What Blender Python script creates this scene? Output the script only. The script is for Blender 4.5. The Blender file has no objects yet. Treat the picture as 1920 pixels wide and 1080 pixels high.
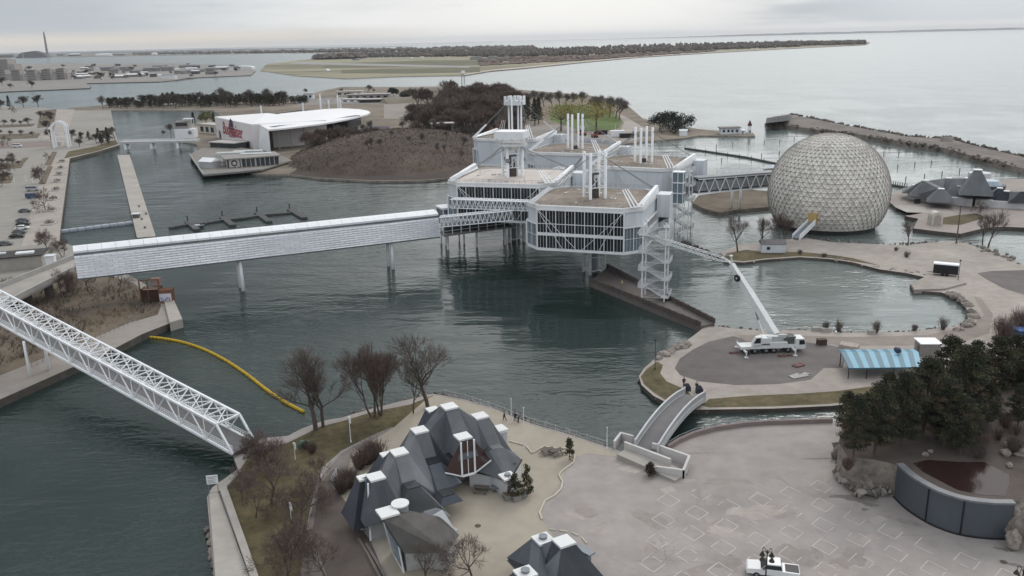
import bpy, bmesh, math, random
from mathutils import Vector, Matrix
from mathutils.geometry import tessellate_polygon
R_ = math.radians
scn = bpy.context.scene
COL = scn.collection
# ------------------------------------------------------------------ camera
CAM_H = 60.0; FPX = 1600.0
PITCH = math.atan((540 - 74.5) / FPX); ROLL = math.atan(45 / 1920.0)
FWD = Vector((0, math.cos(PITCH), -math.sin(PITCH)))
UP0 = Vector((0, math.sin(PITCH), math.cos(PITCH))); RT0 = Vector((1, 0, 0))
RT = RT0 * math.cos(ROLL) - UP0 * math.sin(ROLL); UP = UP0 * math.cos(ROLL) + RT0 * math.sin(ROLL)
EYE = Vector((0, 0, CAM_H))
cd = bpy.data.cameras.new('camera'); cam = bpy.data.objects.new('camera', cd); COL.objects.link(cam)
cd.sensor_width = 36.0; cd.lens = FPX / 1920 * 36.0; cd.clip_start = 1.0; cd.clip_end = 120000.0
m = Matrix((RT, UP, -FWD)).transposed().to_4x4(); m.translation = EYE; cam.matrix_world = m
scn.camera = cam
# ------------------------------------------------------------------ sky and sun (bright overcast)
SUN_EL, SUN_AZ = 40.0, 62.0          # azimuth of the veiled sun, degrees ccw from +x
w = bpy.data.worlds.new('World'); scn.world = w; w.use_nodes = True
nt = w.node_tree; nt.nodes.clear()
def nd(t, **kw):
    n = nt.nodes.new(t)
    for k, v in kw.items(): setattr(n, k, v)
    return n
def lk(a, b): nt.links.new(a, b)
def mth(op, a, b=None, clamp=False):
    n = nd('ShaderNodeMath', operation=op, use_clamp=clamp)
    for i, x in enumerate((a, b)):
        if x is None: continue
        if isinstance(x, (int, float)): n.inputs[i].default_value = x
        else: lk(x, n.inputs[i])
    return n.outputs[0]
def mapr(x, a, b, c=0.0, d=1.0):
    n = nd('ShaderNodeMapRange', interpolation_type='SMOOTHSTEP'); lk(x, n.inputs[0])
    for i, v in enumerate((a, b, c, d)): n.inputs[i + 1].default_value = v
    return n.outputs[0]
def mixc(f, a, b):
    n = nd('ShaderNodeMix', data_type='RGBA')
    lk(f, n.inputs[0])
    for i, x in ((6, a), (7, b)):
        if isinstance(x, tuple): n.inputs[i].default_value = (*x, 1)
        else: lk(x, n.inputs[i])
    return n.outputs[2]
tc = nd('ShaderNodeTexCoord'); sx = nd('ShaderNodeSeparateXYZ'); lk(tc.outputs['Generated'], sx.inputs[0])
X, Y, Z = sx.outputs
def cloud_noise(scale, zs, det, seed):
    mp = nd('ShaderNodeMapping'); lk(tc.outputs['Generated'], mp.inputs[0])
    mp.inputs['Scale'].default_value = (scale, scale, scale * zs); mp.inputs['Location'].default_value = (seed, seed * .7, seed * .3)
    n = nd('ShaderNodeTexNoise'); n.inputs['Scale'].default_value = 1.0; n.inputs['Detail'].default_value = det; n.inputs['Roughness'].default_value = .55
    lk(mp.outputs[0], n.inputs['Vector']); return n.outputs[0]
az = mth('DIVIDE', X, mth('MAXIMUM', Y, .05))
n1 = cloud_noise(3.0, 9.0, 6, 4.3); n2 = cloud_noise(2.0, 2.5, 5, 1.7)
low = mixc(mapr(n1, .38, .60), (.47, .52, .58), (.80, .825, .85))       # layered cloud low over the lake
left = mixc(mapr(n2, .35, .65), (.26, .28, .29), (.40, .42, .43)); right = mixc(mapr(n2, .30, .62), (1.15, 1.19, 1.22), (1.72, 1.73, 1.70))
high = mixc(mapr(az, -.40, .22), left, right)                                # cloud thins towards the veiled sun
high = mixc(mapr(Z, .38, .75), high, (1.18, 1.22, 1.28)); high = mixc(mapr(Y, .15, -.35), high, (1.0, 1.05, 1.12))
low = mixc(mapr(az, -.12, -.5), low, mixc(n1, (.42, .47, .53), (.60, .64, .68)))
low = mixc(mapr(az, .25, .5), low, mixc(n1, (.60, .66, .73), (.76, .80, .845)))
col = mixc(mapr(Z, .055, .15), low, high)
lobe = mth('POWER', 2.718, mth('MULTIPLY', mth('POWER', mth('DIVIDE', mth('SUBTRACT', az, .04), .30), 2.0), -1.0))
gap = mth('MULTIPLY', mth('MULTIPLY', lobe, mapr(Z, .20, .03)), mapr(mth('ADD', n1, mth('MULTIPLY', lobe, .22)), .40, .58))
gap = mth('MULTIPLY', gap, mapr(Y, 0, .3), True)
col = mixc(gap, col, (.99, .985, .97))
warm = mth('MULTIPLY', mapr(Z, .022, .008), mapr(az, .05, -.35))
col = mixc(mth('MULTIPLY', warm, mapr(Y, 0, .3), True), col, (.80, .735, .65))
bright = mth('MULTIPLY', mapr(Z, .012, .003), mapr(az, -.25, .15))
col = mixc(mth('MULTIPLY', bright, mapr(Y, 0, .3), True), col, (.92, .925, .93))
sky = nd('ShaderNodeTexSky', sky_type='NISHITA', sun_disc=False)
sky.sun_elevation = R_(SUN_EL); sky.sun_rotation = R_(90 - SUN_AZ); sky.altitude = 80
b1 = nd('ShaderNodeBackground'); b1.inputs[1].default_value = .08; lk(sky.outputs[0], b1.inputs[0])
b2 = nd('ShaderNodeBackground'); b2.inputs[1].default_value = 1.0; lk(col, b2.inputs[0])
mx = nd('ShaderNodeMixShader'); mx.inputs[0].default_value = .93; lk(b1.outputs[0], mx.inputs[1]); lk(b2.outputs[0], mx.inputs[2])
lk(mx.outputs[0], nd('ShaderNodeOutputWorld').inputs[0])
sd = bpy.data.lights.new('sun', 'SUN'); sd.energy = 1.1; sd.angle = R_(20); sd.color = (1, .96, .90)
so = bpy.data.objects.new('sun', sd); COL.objects.link(so)
so.rotation_euler = Vector((-math.cos(R_(SUN_EL)) * math.cos(R_(SUN_AZ)), -math.cos(R_(SUN_EL)) * math.sin(R_(SUN_AZ)), -math.sin(R_(SUN_EL)))).to_track_quat('-Z', 'Y').to_euler()
scn.view_settings.view_transform = 'Standard'; scn.view_settings.look = 'None'
scn.view_settings.exposure = 0.0; scn.view_settings.gamma = 1.0; scn.view_settings.use_curve_mapping = False
scn.render.engine = 'CYCLES'
scn.cycles.use_denoising = True; scn.cycles.max_bounces = 6; scn.cycles.volume_bounces = 0; scn.cycles.transparent_max_bounces = 8
# ------------------------------------------------------------------ survey helpers: where the photograph's points stand in the world
def ray(px, py): return (FWD * FPX + RT * (px - 960) + UP * (540 - py)).normalized()
def G(px, py, z=0.0):
    d = ray(px, py); assert d.z < 0, (px, py); p = EYE + d * ((z - CAM_H) / d.z); return Vector((p.x, p.y, z))
def proj(p):
    q = Vector(p) - EYE; f = q.dot(FWD); return 960 + FPX * q.dot(RT) / f, 540 - FPX * q.dot(UP) / f
def HT(b, py):
    lo, hi = -60.0, 500.0
    for _ in range(50):
        mid = (lo + hi) / 2
        if proj((b[0], b[1], mid))[1] > py: lo = mid
        else: hi = mid
    return lo
def GP(pts, z): return [G(x, y, z) for x, y in pts]
# ------------------------------------------------------------------ materials
MATS = {}
def mat(name, c, var=.15, scale=1.0, rough=.85, bump=0.0, metal=0.0, world=False, c2=None, scale2=None, stretch=None, spec=.3, emit=None, detail=5):
    if name in MATS: return MATS[name]
    mt = bpy.data.materials.new(name); mt.use_nodes = True; MATS[name] = mt
    t = mt.node_tree; bs = t.nodes['Principled BSDF']
    bs.inputs['Roughness'].default_value = rough; bs.inputs['Metallic'].default_value = metal
    bs.inputs['Specular IOR Level'].default_value = spec
    if world: src = t.nodes.new('ShaderNodeNewGeometry').outputs['Position']
    else: src = t.nodes.new('ShaderNodeTexCoord').outputs['Object']
    if stretch:
        mp = t.nodes.new('ShaderNodeMapping'); mp.inputs['Scale'].default_value = stretch; t.links.new(src, mp.inputs[0]); src = mp.outputs[0]
    n = t.nodes.new('ShaderNodeTexNoise'); n.inputs['Scale'].default_value = scale; n.inputs['Detail'].default_value = detail; n.inputs['Roughness'].default_value = .6
    t.links.new(src, n.inputs['Vector'])
    n2 = t.nodes.new('ShaderNodeTexNoise'); n2.inputs['Scale'].default_value = scale2 or scale * .17; n2.inputs['Detail'].default_value = 4
    t.links.new(src, n2.inputs['Vector'])
    r = t.nodes.new('ShaderNodeValToRGB'); e = r.color_ramp.elements
    c2 = c2 or c
    e[0].position = .32; e[1].position = .68
    e[0].color = (*[v * (1 - var) for v in c], 1); e[1].color = (*[min(1, v * (1 + var)) for v in c2], 1)
    a = t.nodes.new('ShaderNodeMath'); a.operation = 'MULTIPLY_ADD'; a.inputs[1].default_value = .5
    h = t.nodes.new('ShaderNodeMath'); h.operation = 'MULTIPLY'; h.inputs[1].default_value = .5
    t.links.new(n2.outputs[0], h.inputs[0]); t.links.new(n.outputs[0], a.inputs[0]); t.links.new(h.outputs[0], a.inputs[2])
    t.links.new(a.outputs[0], r.inputs[0]); t.links.new(r.outputs[0], bs.inputs['Base Color'])
    if bump:
        b = t.nodes.new('ShaderNodeBump'); b.inputs['Strength'].default_value = bump; b.inputs['Distance'].default_value = .3 / max(scale, .2)
        t.links.new(n.outputs[0], b.inputs['Height']); t.links.new(b.outputs[0], bs.inputs['Normal'])
    if emit: bs.inputs['Emission Color'].default_value = (*emit, 1); bs.inputs['Emission Strength'].default_value = 1
    return mt
# ------------------------------------------------------------------ mesh building
class MB:
    def __init__(s): s.v = []; s.f = []; s.mi = []; s.k = 0
    def quad(s, *p, k=None):
        n = len(s.v); s.v += [tuple(q) for q in p]; s.f.append(tuple(range(n, n + len(p)))); s.mi.append(s.k if k is None else k)
    def mesh(s, vs, fs, k=None):
        n = len(s.v); s.v += [tuple(q) for q in vs]
        for f in fs: s.f.append(tuple(i + n for i in f)); s.mi.append(s.k if k is None else k)
    def prism(s, poly, z0, z1, k=None, kside=None, bottom=False):
        n = len(poly); a = sum(poly[i][0] * poly[(i + 1) % n][1] - poly[(i + 1) % n][0] * poly[i][1] for i in range(n))
        if a < 0: poly = poly[::-1]
        vs = [(p[0], p[1], z0) for p in poly] + [(p[0], p[1], z1) for p in poly]
        tris = tessellate_polygon([[Vector((p[0], p[1], 0)) for p in poly]])
        def ccw(t):
            a, b, c = (poly[i] for i in t)
            return t if (b[0] - a[0]) * (c[1] - a[1]) - (b[1] - a[1]) * (c[0] - a[0]) > 0 else t[::-1]
        s.mesh(vs, [tuple(i + n for i in ccw(tuple(t))) for t in tris], k)
        s.mesh(vs, [(i, (i + 1) % n, n + (i + 1) % n, n + i) for i in range(n)], k if kside is None else kside)
        if bottom: s.mesh(vs, [tuple(range(n - 1, -1, -1))], k)
    def box(s, c, sz, rot=0.0, k=None):
        x, y, z = sz[0] / 2, sz[1] / 2, sz[2] / 2; cr, sr = math.cos(rot), math.sin(rot)
        vs = [(c[0] + a * x * cr - b * y * sr, c[1] + a * x * sr + b * y * cr, c[2] + d * z) for d in (-1, 1) for a, b in ((-1, -1), (1, -1), (1, 1), (-1, 1))]
        s.mesh(vs, [(3, 2, 1, 0), (4, 5, 6, 7), (0, 1, 5, 4), (1, 2, 6, 5), (2, 3, 7, 6), (3, 0, 4, 7)], k)
    def bar(s, p, q, w=.2, h=None, k=None):
        p, q = Vector(p), Vector(q); h = h or w; d = q - p
        if d.length < 1e-6: return
        d.normalize(); u = d.cross(Vector((0, 0, 1)))
        if u.length < .01: u = Vector((1, 0, 0))
        u.normalize(); v = u.cross(d) * (h / 2); u = u * (w / 2)
        vs = [p - u - v, p + u - v, p + u + v, p - u + v, q - u - v, q + u - v, q + u + v, q - u + v]
        s.mesh(vs, [(3, 2, 1, 0), (4, 5, 6, 7), (0, 1, 5, 4), (1, 2, 6, 5), (2, 3, 7, 6), (3, 0, 4, 7)], k)
    def tube(s, p, q, r0, r1=None, n=8, k=None, cap=True):
        p, q = Vector(p), Vector(q); r1 = r0 if r1 is None else r1; d = q - p
        if d.length < 1e-6: return
        d.normalize(); u = d.cross(Vector((0, 0, 1)))
        if u.length < .02: u = Vector((1, 0, 0))
        u.normalize(); v = d.cross(u)
        vs = []
        for c, rr in ((p, r0), (q, r1)):
            for i in range(n):
                a = 2 * math.pi * i / n; vs.append(c + u * (math.cos(a) * rr) + v * (math.sin(a) * rr))
        fs = [(i, (i + 1) % n, n + (i + 1) % n, n + i) for i in range(n)]
        if cap: fs += [tuple(range(n - 1, -1, -1)), tuple(range(n, 2 * n))]
        s.mesh(vs, fs, k)
    def hull(s, pts, k=None):
        bm = bmesh.new()
        for p in pts: bm.verts.new(p)
        bmesh.ops.convex_hull(bm, input=bm.verts)
        bmesh.ops.dissolve_limit(bm, angle_limit=.02, verts=bm.verts, edges=bm.edges)
        bm.verts.index_update(); used = [v for v in bm.verts if v.link_faces]; ix = {v: i for i, v in enumerate(used)}
        s.mesh([v.co[:] for v in used], [tuple(ix[v] for v in f.verts) for f in bm.faces], k); bm.free()
    def build(s, name, mats, parent=None, smooth=False, origin=None):
        me = bpy.data.meshes.new(name)
        o3 = Vector(origin) if origin is not None else Vector((0, 0, 0))
        me.from_pydata([tuple(Vector(q) - o3) for q in s.v], [], s.f)
        if not isinstance(mats, (list, tuple)): mats = [mats]
        for mt in mats: me.materials.append(mt)
        if len(mats) > 1: me.polygons.foreach_set('material_index', s.mi)
        if smooth: me.polygons.foreach_set('use_smooth', [True] * len(me.polygons))
        me.update()
        o = bpy.data.objects.new(name, me); COL.objects.link(o)
        if parent: o.parent = parent
        elif origin is not None: o.location = o3
        return o
def thing(name, label, cat, loc=(0, 0, 0), rz=0.0, group=None):
    o = bpy.data.objects.new(name, None); COL.objects.link(o); o.location = loc; o.rotation_euler = (0, 0, rz); o.empty_display_size = .5
    o['label'] = label; o['category'] = cat
    if group: o['group'] = group
    return o
def tag(o, label, cat, group=None):
    o['label'] = label; o['category'] = cat
    if group: o['group'] = group
    return o
def struct(o, kind='structure', label=None, cat=None):
    o['kind'] = kind
    if label: o['label'] = label; o['category'] = cat
    return o
def dup(root, loc, rz=None, sc=None, label=None, group=None):
    r = root.copy(); COL.objects.link(r); r.location = loc
    if rz is not None: r.rotation_euler = (0, 0, rz)
    if sc is not None: r.scale = (sc, sc, sc) if isinstance(sc, (int, float)) else sc
    if label: r['label'] = label
    if group: r['group'] = group
    for ch in list(root.children):
        c = ch.copy(); COL.objects.link(c); c.parent = r
        for g in list(ch.children):
            e = g.copy(); COL.objects.link(e); e.parent = c
    return r
# ------------------------------------------------------------------ palette
WHITE = mat('white_paint', (.72, .73, .74), .10, .6, .5, spec=.4)
WHITE2 = mat('white_panel', (.58, .605, .63), .15, .9, .5, stretch=(1, 1, .12))
GLASS = mat('dark_glass', (.018, .022, .026), .5, .35, .08, spec=.6)
GLASSB = mat('blue_grey_glass', (.13, .17, .20), .25, .4, .15, spec=.6)
CONC = mat('concrete', (.33, .305, .275), .18, .5, .9, .15, world=True)
CONC2 = mat('dark_concrete', (.13, .115, .105), .25, .5, .9, .2, world=True)
STEEL = mat('grey_steel', (.20, .22, .24), .15, .8, .5, metal=.3)
BLACK = mat('black_paint', (.02, .02, .022), .2, 2, .5)
RUBBER = mat('tyre_rubber', (.022, .022, .022), .2, 2, .9)
BARK = mat('grey_bark', (.095, .078, .068), .25, 2, .95)
TWIG = mat('bare_twigs', (.12, .10, .088), .25, 1.5, .95)
TWIGR = mat('reddish_twigs', (.125, .092, .080), .25, 1.5, .95)
SLATE = mat('slate_blue_roofing', (.098, .104, .112), .34, .6, .75, stretch=(1, 1, .3), world=False)
# ================================================================== SETTING: water, land, paths
def water_mat():
    mt = bpy.data.materials.new('lake_water'); mt.use_nodes = True; t = mt.node_tree; bs = t.nodes['Principled BSDF']
    N = t.nodes.new; L = t.links.new
    g = N('ShaderNodeNewGeometry')
    def noise(sc, det, stretch, rot=0.0):
        mp = N('ShaderNodeMapping'); mp.inputs['Scale'].default_value = stretch; mp.inputs['Rotation'].default_value = (0, 0, rot); L(g.outputs['Position'], mp.inputs[0])
        n = N('ShaderNodeTexNoise'); n.inputs['Scale'].default_value = sc; n.inputs['Detail'].default_value = det; n.inputs['Roughness'].default_value = .55
        L(mp.outputs[0], n.inputs['Vector']); return n.outputs[0]
    rip = noise(.55, 4, (1, 1.8, 1), .5); rip2 = noise(.13, 2, (1, 2.2, 1), .25)
    pat = noise(.016, 3, (1, .6, 1), .6)            # wind patches
    big = noise(.004, 3, (1, 2.5, 1), .2)
    def mr(x, a, b, c, d):
        n = N('ShaderNodeMapRange'); L(x, n.inputs[0])
        for i, v in enumerate((a, b, c, d)): n.inputs[i + 1].default_value = v
        return n.outputs[0]
    def mm(op, a, b):
        n = N('ShaderNodeMath'); n.operation = op
        for i, x in enumerate((a, b)):
            if isinstance(x, (int, float)): n.inputs[i].default_value = x
            else: L(x, n.inputs[i])
        return n.outputs[0]
    amp = mr(pat, .40, .62, .12, 1.25)
    swell = noise(.03, 4, (1, 3.2, 1), .15)
    hgt = mm('ADD', mm('MULTIPLY', mm('ADD', rip, mm('MULTIPLY', rip2, 1.8)), amp), mm('MULTIPLY', swell, 2.2))
    b = N('ShaderNodeBump'); b.inputs['Strength'].default_value = .38; b.inputs['Distance'].default_value = .5
    L(hgt, b.inputs['Height']); L(b.outputs[0], bs.inputs['Normal'])
    r = N('ShaderNodeValToRGB'); r.color_ramp.elements[0].position = .35; r.color_ramp.elements[1].position = .65
    r.color_ramp.elements[0].color = (.008, .018, .0155, 1); r.color_ramp.elements[1].color = (.020, .036, .031, 1)
    L(mm('ADD', mm('MULTIPLY', pat, .6), mm('MULTIPLY', big, .4)), r.inputs[0])
    # the open lake beyond the breakwater carries pale silt; the sheltered basins are dark
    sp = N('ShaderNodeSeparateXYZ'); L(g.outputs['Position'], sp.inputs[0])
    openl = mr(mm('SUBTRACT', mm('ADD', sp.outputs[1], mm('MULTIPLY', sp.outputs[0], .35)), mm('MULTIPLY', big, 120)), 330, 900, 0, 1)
    east = mr(sp.outputs[0], 22, 75, 0, .75); mx2 = N('ShaderNodeMix'); mx2.data_type = 'RGBA'; L(east, mx2.inputs[0]); L(r.outputs[0], mx2.inputs[6]); mx2.inputs[7].default_value = (.17, .195, .185, 1)   # bright sky reflection put into the base colour of the basin round the dome
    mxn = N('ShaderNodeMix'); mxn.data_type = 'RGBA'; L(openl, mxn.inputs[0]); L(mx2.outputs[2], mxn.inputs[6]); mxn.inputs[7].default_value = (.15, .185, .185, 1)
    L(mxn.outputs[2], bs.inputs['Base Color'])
    bs.inputs['IOR'].default_value = 1.33; bs.inputs['Specular IOR Level'].default_value = .7
    L(mr(sp.outputs[1], 100, 1200, .06, .22), bs.inputs['Roughness'])
    return mt
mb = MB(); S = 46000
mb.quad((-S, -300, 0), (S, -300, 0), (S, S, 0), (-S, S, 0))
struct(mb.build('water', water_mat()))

DIRT = mat('brush_soil', (.105, .082, .066), .35, .35, .95, .3, world=True, c2=(.13, .105, .075))
GRASS = mat('spring_grass', (.058, .058, .024), .4, .7, .95, .4, world=True, c2=(.105, .082, .045))
GRASSG = mat('green_lawn', (.085, .125, .035), .25, .4, .95, .2, world=True)
PLAZA = mat('plaza_asphalt', (.285, .258, .242), .22, .35, .9, .08, world=True, scale2=.06)
PATHM = mat('pale_path', (.31, .275, .245), .22, .5, .9, .08, world=True)
SAND = mat('sandy_paving', (.32, .285, .23), .12, .6, .9, .05, world=True)
ASPH = mat('dark_gravel', (.135, .12, .115), .25, .3, .95, .25, world=True)
LOT = mat('parking_asphalt', (.25, .235, .21), .16, .12, .95, .05, world=True)
ROCK = mat('shore_rock', (.17, .15, .135), .4, 1.1, .95, .6, world=True, c2=(.24, .21, .18))
FARLAND = mat('airport_grass', (.15, .14, .09), .5, .008, .95, world=True, c2=(.235, .215, .15), stretch=(.4, 1.6, 1))
WALLM = mat('sea_wall', (.085, .075, .066), .4, .7, .9, .3, world=True)
BEACH = mat('beach_sand', (.42, .37, .31), .12, .05, .95, world=True)
def land(name, pts, z, mt, zb=-1.2, side=None):
    mb = MB(); mb.prism(GP(pts, z), zb, z, 0, 1); return struct(mb.build(name, [mt, side or WALLM]))
def sheet(name, pts, z, mt):
    mb = MB(); mb.prism(GP(pts, z), z - .003, z, 0); return struct(mb.build(name, mt))
# --- foreground island with the plaza
Z1 = 1.2
shoreF = [(403, 1100), (388, 932), (396, 918), (412, 911), (447, 882), (436, 852), (462, 824), (540, 817), (567, 803), (610, 788), (640, 783), (690, 768), (752, 752), (812, 738), (870, 748), (930, 767), (960, 780), (1000, 795), (1060, 812), (1140, 838), (1175, 850), (1240, 848), (1265, 832), (1300, 817), (1340, 807), (1395, 798), (1440, 795), (1560, 790), (1700, 770), (1950, 735), (2250, 700)]
land('ground_plaza', shoreF + [(2600, 1300), (380, 1300)], Z1, PLAZA)
sheet('paving', [(770, 1200), (700, 1010), (640, 930), (660, 850), (740, 800), (800, 748), (815, 741), (872, 752), (930, 771), (1000, 799), (1060, 816), (1142, 842), (1170, 858), (1100, 850), (1080, 858), (1060, 872), (1058, 890), (1053, 905), (1018, 945), (1012, 970), (1040, 1010), (1010, 1050), (980, 1200)], Z1 + .020, SAND)
sheet('grass', [(405, 905), (447, 885), (470, 850), (540, 830), (600, 800), (640, 790), (700, 772), (770, 758), (812, 741), (805, 770), (770, 800), (700, 815), (640, 845), (600, 880), (580, 960), (560, 1100), (470, 1100), (415, 925)], Z1 + .008, GRASS)
sheet('pavement', [(640, 850), (700, 815), (735, 800), (742, 812), (690, 860), (640, 900), (630, 960), (690, 1100), (560, 1100), (580, 970), (605, 890)], Z1 + .012, mat('worn_pavement', (.185, .165, .15), .25, .5, .95, world=True))
sheet('dry_grass', [(600, 905), (625, 880), (660, 880), (655, 930), (690, 1000), (730, 1100), (620, 1100), (585, 1000)], Z1 + .016, mat('trodden_soil', (.115, .095, .083), .25, .5, .95, world=True))
mb = MB()
for pts in ([(392, 925), (408, 921), (474, 1100), (405, 1100)],): mb.prism(GP(pts, Z1 + .25), Z1, Z1 + .25)
mb.prism(GP([(412, 917), (425, 912), (492, 1100), (476, 1100)], Z1 + .7), Z1, Z1 + .7)
struct(mb.build('sea_wall', CONC))
mb = MB(); mb.prism(GP([(392, 924), (398, 914), (445, 880), (452, 882), (422, 915), (408, 922)], Z1 + .3), Z1, Z1 + .3)
struct(mb.build('sea_wall', CONC))
# --- crane island (a hook of land round the pond)
Z2 = 0.8
pond = [(1345, 612), (1380, 616), (1440, 621), (1500, 619), (1580, 624), (1700, 622), (1790, 612), (1815, 598), (1812, 578), (1795, 560), (1765, 548), (1712, 545), (1706, 533), (1735, 520), (1700, 512), (1650, 505), (1600, 492), (1560, 486), (1500, 482), (1430, 487), (1395, 492), (1362, 490)]
land('island_ground', pond + [(1352, 474), (1380, 460), (1440, 452), (1510, 446), (1560, 454), (1650, 458), (1700, 460), (1740, 455), (1790, 452), (1815, 457), (1850, 472), (1880, 478), (1908, 492), (1940, 503), (2250, 540), (2250, 690), (1950, 716), (1700, 744), (1558, 761), (1450, 766), (1320, 768), (1300, 768), (1252, 756), (1225, 742), (1203, 722), (1198, 705), (1208, 690), (1228, 672), (1275, 648), (1302, 628), (1322, 612)], Z2, PATHM)
sheet('gravel_pad', [(1265, 690), (1275, 672), (1300, 655), (1330, 640), (1375, 630), (1420, 642), (1500, 640), (1560, 648), (1590, 655), (1580, 690), (1545, 690), (1520, 712), (1460, 720), (1380, 722), (1310, 715), (1275, 703)], Z2 + .008, ASPH)
sheet('grass_bank', [(1201, 706), (1212, 692), (1232, 678), (1243, 684), (1238, 700), (1250, 715), (1285, 730), (1300, 745), (1270, 755), (1252, 752), (1228, 738), (1207, 720)], Z2 + .008, GRASS)
sheet('grass_bank', [(1315, 760), (1330, 748), (1400, 742), (1500, 738), (1570, 733), (1700, 715), (1700, 738), (1558, 757), (1450, 762), (1330, 764)], Z2 + .008, GRASS)
sheet('dirt_track', [(1380, 628), (1450, 628), (1600, 632), (1740, 628), (1820, 612), (1845, 590), (1825, 555), (1840, 560), (1862, 590), (1855, 625), (1810, 640), (1700, 648), (1590, 648), (1500, 640), (1400, 640)], Z2 + .012, mat('muddy_track', (.235, .20, .175), .2, .4, .95, world=True))
sheet('asphalt_patch', [(1832, 512), (1860, 508), (1930, 506), (1990, 520), (1990, 560), (1930, 556), (1880, 540), (1850, 524)], Z2 + .012, ASPH)
sheet('grass_bank', [(1355, 486), (1362, 475), (1400, 468), (1440, 474), (1500, 472), (1560, 478), (1600, 484), (1650, 498), (1600, 490), (1560, 484), (1500, 480), (1430, 485), (1395, 490)], Z2 + .008, GRASS)
mb = MB(); mb.prism(GP([(1708, 532), (1738, 517), (1800, 520), (1812, 530), (1770, 541), (1714, 543)], Z2 + .45), .2, Z2 + .45)
struct(mb.build('dock_slab', PATHM))
# --- little islands behind the sphere
land('islet_ground', [(1298, 380), (1320, 391), (1350, 399), (1382, 393), (1440, 388), (1480, 380), (1470, 362), (1400, 354), (1310, 366)], 1.3, DIRT, side=ROCK)
land('islet_ground', [(1660, 372), (1680, 389), (1765, 393), (1697, 405), (1722, 410), (1712, 428), (1760, 434), (1802, 438), (1848, 427), (1880, 425), (1930, 427), (2200, 436), (2200, 330), (1920, 335), (1800, 340), (1695, 352)], 1.3, mat('pinkish_paving', (.27, .235, .215), .18, .3, .9, world=True))
sheet('grass', [(1748, 412), (1790, 404), (1830, 400), (1850, 408), (1800, 422), (1755, 420)], 1.31, GRASS)
sheet('path', [(1676, 386), (1690, 384), (1775, 392), (1800, 405), (1770, 400), (1700, 398), (1680, 389)], 1.31, CONC)
# --- breakwater out in the lake
mb = MB(); mb.prism(GP([(1437, 232), (1437, 221), (1482, 214), (1560, 230), (1700, 256), (1790, 261), (1803, 267), (1925, 296), (2200, 350), (2200, 380), (1925, 317), (1840, 297), (1770, 277), (1700, 267), (1600, 250), (1540, 244), (1470, 234)], 2.6), -1, 2.6, 0, 1)
struct(mb.build('breakwater', [mat('breakwater_top', (.155, .135, .12), .4, .25, .95, .4, world=True), ROCK]))
# --- the east island: hill, concert stage, marina spit
land('east_island_ground', [(128, 203), (200, 197), (330, 190), (540, 184), (640, 163), (760, 163), (870, 161), (960, 167), (1100, 178), (1168, 190), (1205, 222), (1230, 228), (1310, 242), (1360, 246), (1412, 249), (1416, 255), (1310, 254), (1280, 259), (1225, 264), (1180, 268), (1120, 282), (1000, 306), (900, 323), (872, 330), (800, 338), (700, 339), (600, 334), (545, 327), (500, 327), (440, 320), (372, 285), (368, 270), (330, 262), (340, 245), (362, 232), (412, 216), (400, 207), (225, 207), (130, 208)], 0.9, mat('island_soil', (.135, .115, .09), .35, .06, .95, .2, world=True, c2=(.19, .16, .125)), side=ROCK)
sheet('gravel_yard', [(720, 195), (840, 192), (830, 225), (720, 222)], 0.91, mat('gravel_yard', (.25, .225, .20), .12, .05, .95, world=True))
sheet('gravel_yard', [(990, 232), (1100, 236), (1180, 246), (1230, 255), (1120, 278), (1010, 290), (960, 280)], 0.91, mat('gravel_yard', (.25, .225, .20)))
sheet('brush_ground', [(542, 326), (600, 333), (700, 338), (800, 337), (872, 329), (892, 300), (960, 262), (985, 200), (940, 172), (820, 180), (790, 240), (700, 255), (620, 285)], 0.915, mat('hill_soil', (.05, .038, .031), .35, .1, .95, .3, world=True))
sheet('green_lawn', [(1090, 246), (1140, 246), (1160, 240), (1166, 228), (1150, 210), (1120, 198), (1040, 196), (1030, 225)], 0.92, GRASSG)
sheet('path', [(1160, 215), (1172, 218), (1200, 235), (1230, 250), (1180, 250), (1164, 244), (1170, 230)], 0.92, PATHM)
sheet('road', [(540, 188), (700, 178), (780, 176), (780, 190), (700, 194), (560, 197)], 0.91, mat('east_road', (.21, .195, .18), .15, .05, .95, world=True))
# --- the mainland on the left: parking, promenade and brush
Z3 = 1.5
land('mainland_ground', [(130, 207), (208, 207), (216, 250), (224, 272), (180, 285), (131, 297), (114, 425), (112, 452), (160, 470), (250, 520), (318, 560), (342, 598), (318, 606), (265, 627), (200, 661), (130, 691), (0, 749), (-140, 805), (-700, 900), (-700, 185), (60, 200)], Z3, LOT)
sheet('promenade', [(100, 297), (130, 297), (113, 428), (110, 452), (40, 462), (78, 330)], Z3 + .008, PATHM)
sheet('grass', [(120, 297), (128, 284), (180, 274), (216, 262), (222, 270), (180, 284)], Z3 + .012, GRASS)
sheet('pavement', [(100, 205), (140, 205), (118, 275), (76, 275)], Z3 + .012, PATHM)
sheet('road', [(-60, 268), (115, 264), (115, 274), (-60, 282)], Z3 + .014, mat('pink_road', (.20, .165, .15), .15, .1, .95, world=True))
sheet('brush_ground', [(-700, 520), (0, 560), (60, 530), (140, 500), (250, 530), (302, 572), (296, 590), (240, 606), (180, 632), (110, 660), (0, 704), (-700, 860)], Z3 + .008, DIRT)
sheet('promenade', [(-700, 870), (0, 704), (110, 662), (180, 634), (240, 608), (300, 590), (312, 575), (340, 597), (318, 604), (265, 625), (200, 659), (130, 689), (0, 747), (-140, 803), (-700, 897)], Z3 + .012, mat('promenade_concrete', (.255, .228, .205), .15, .4, .9, world=True))
mb = MB(); mb.prism(GP([(308, 565), (325, 560), (342, 598), (318, 605)], Z3 + .5), -1, Z3 + .5)
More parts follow.
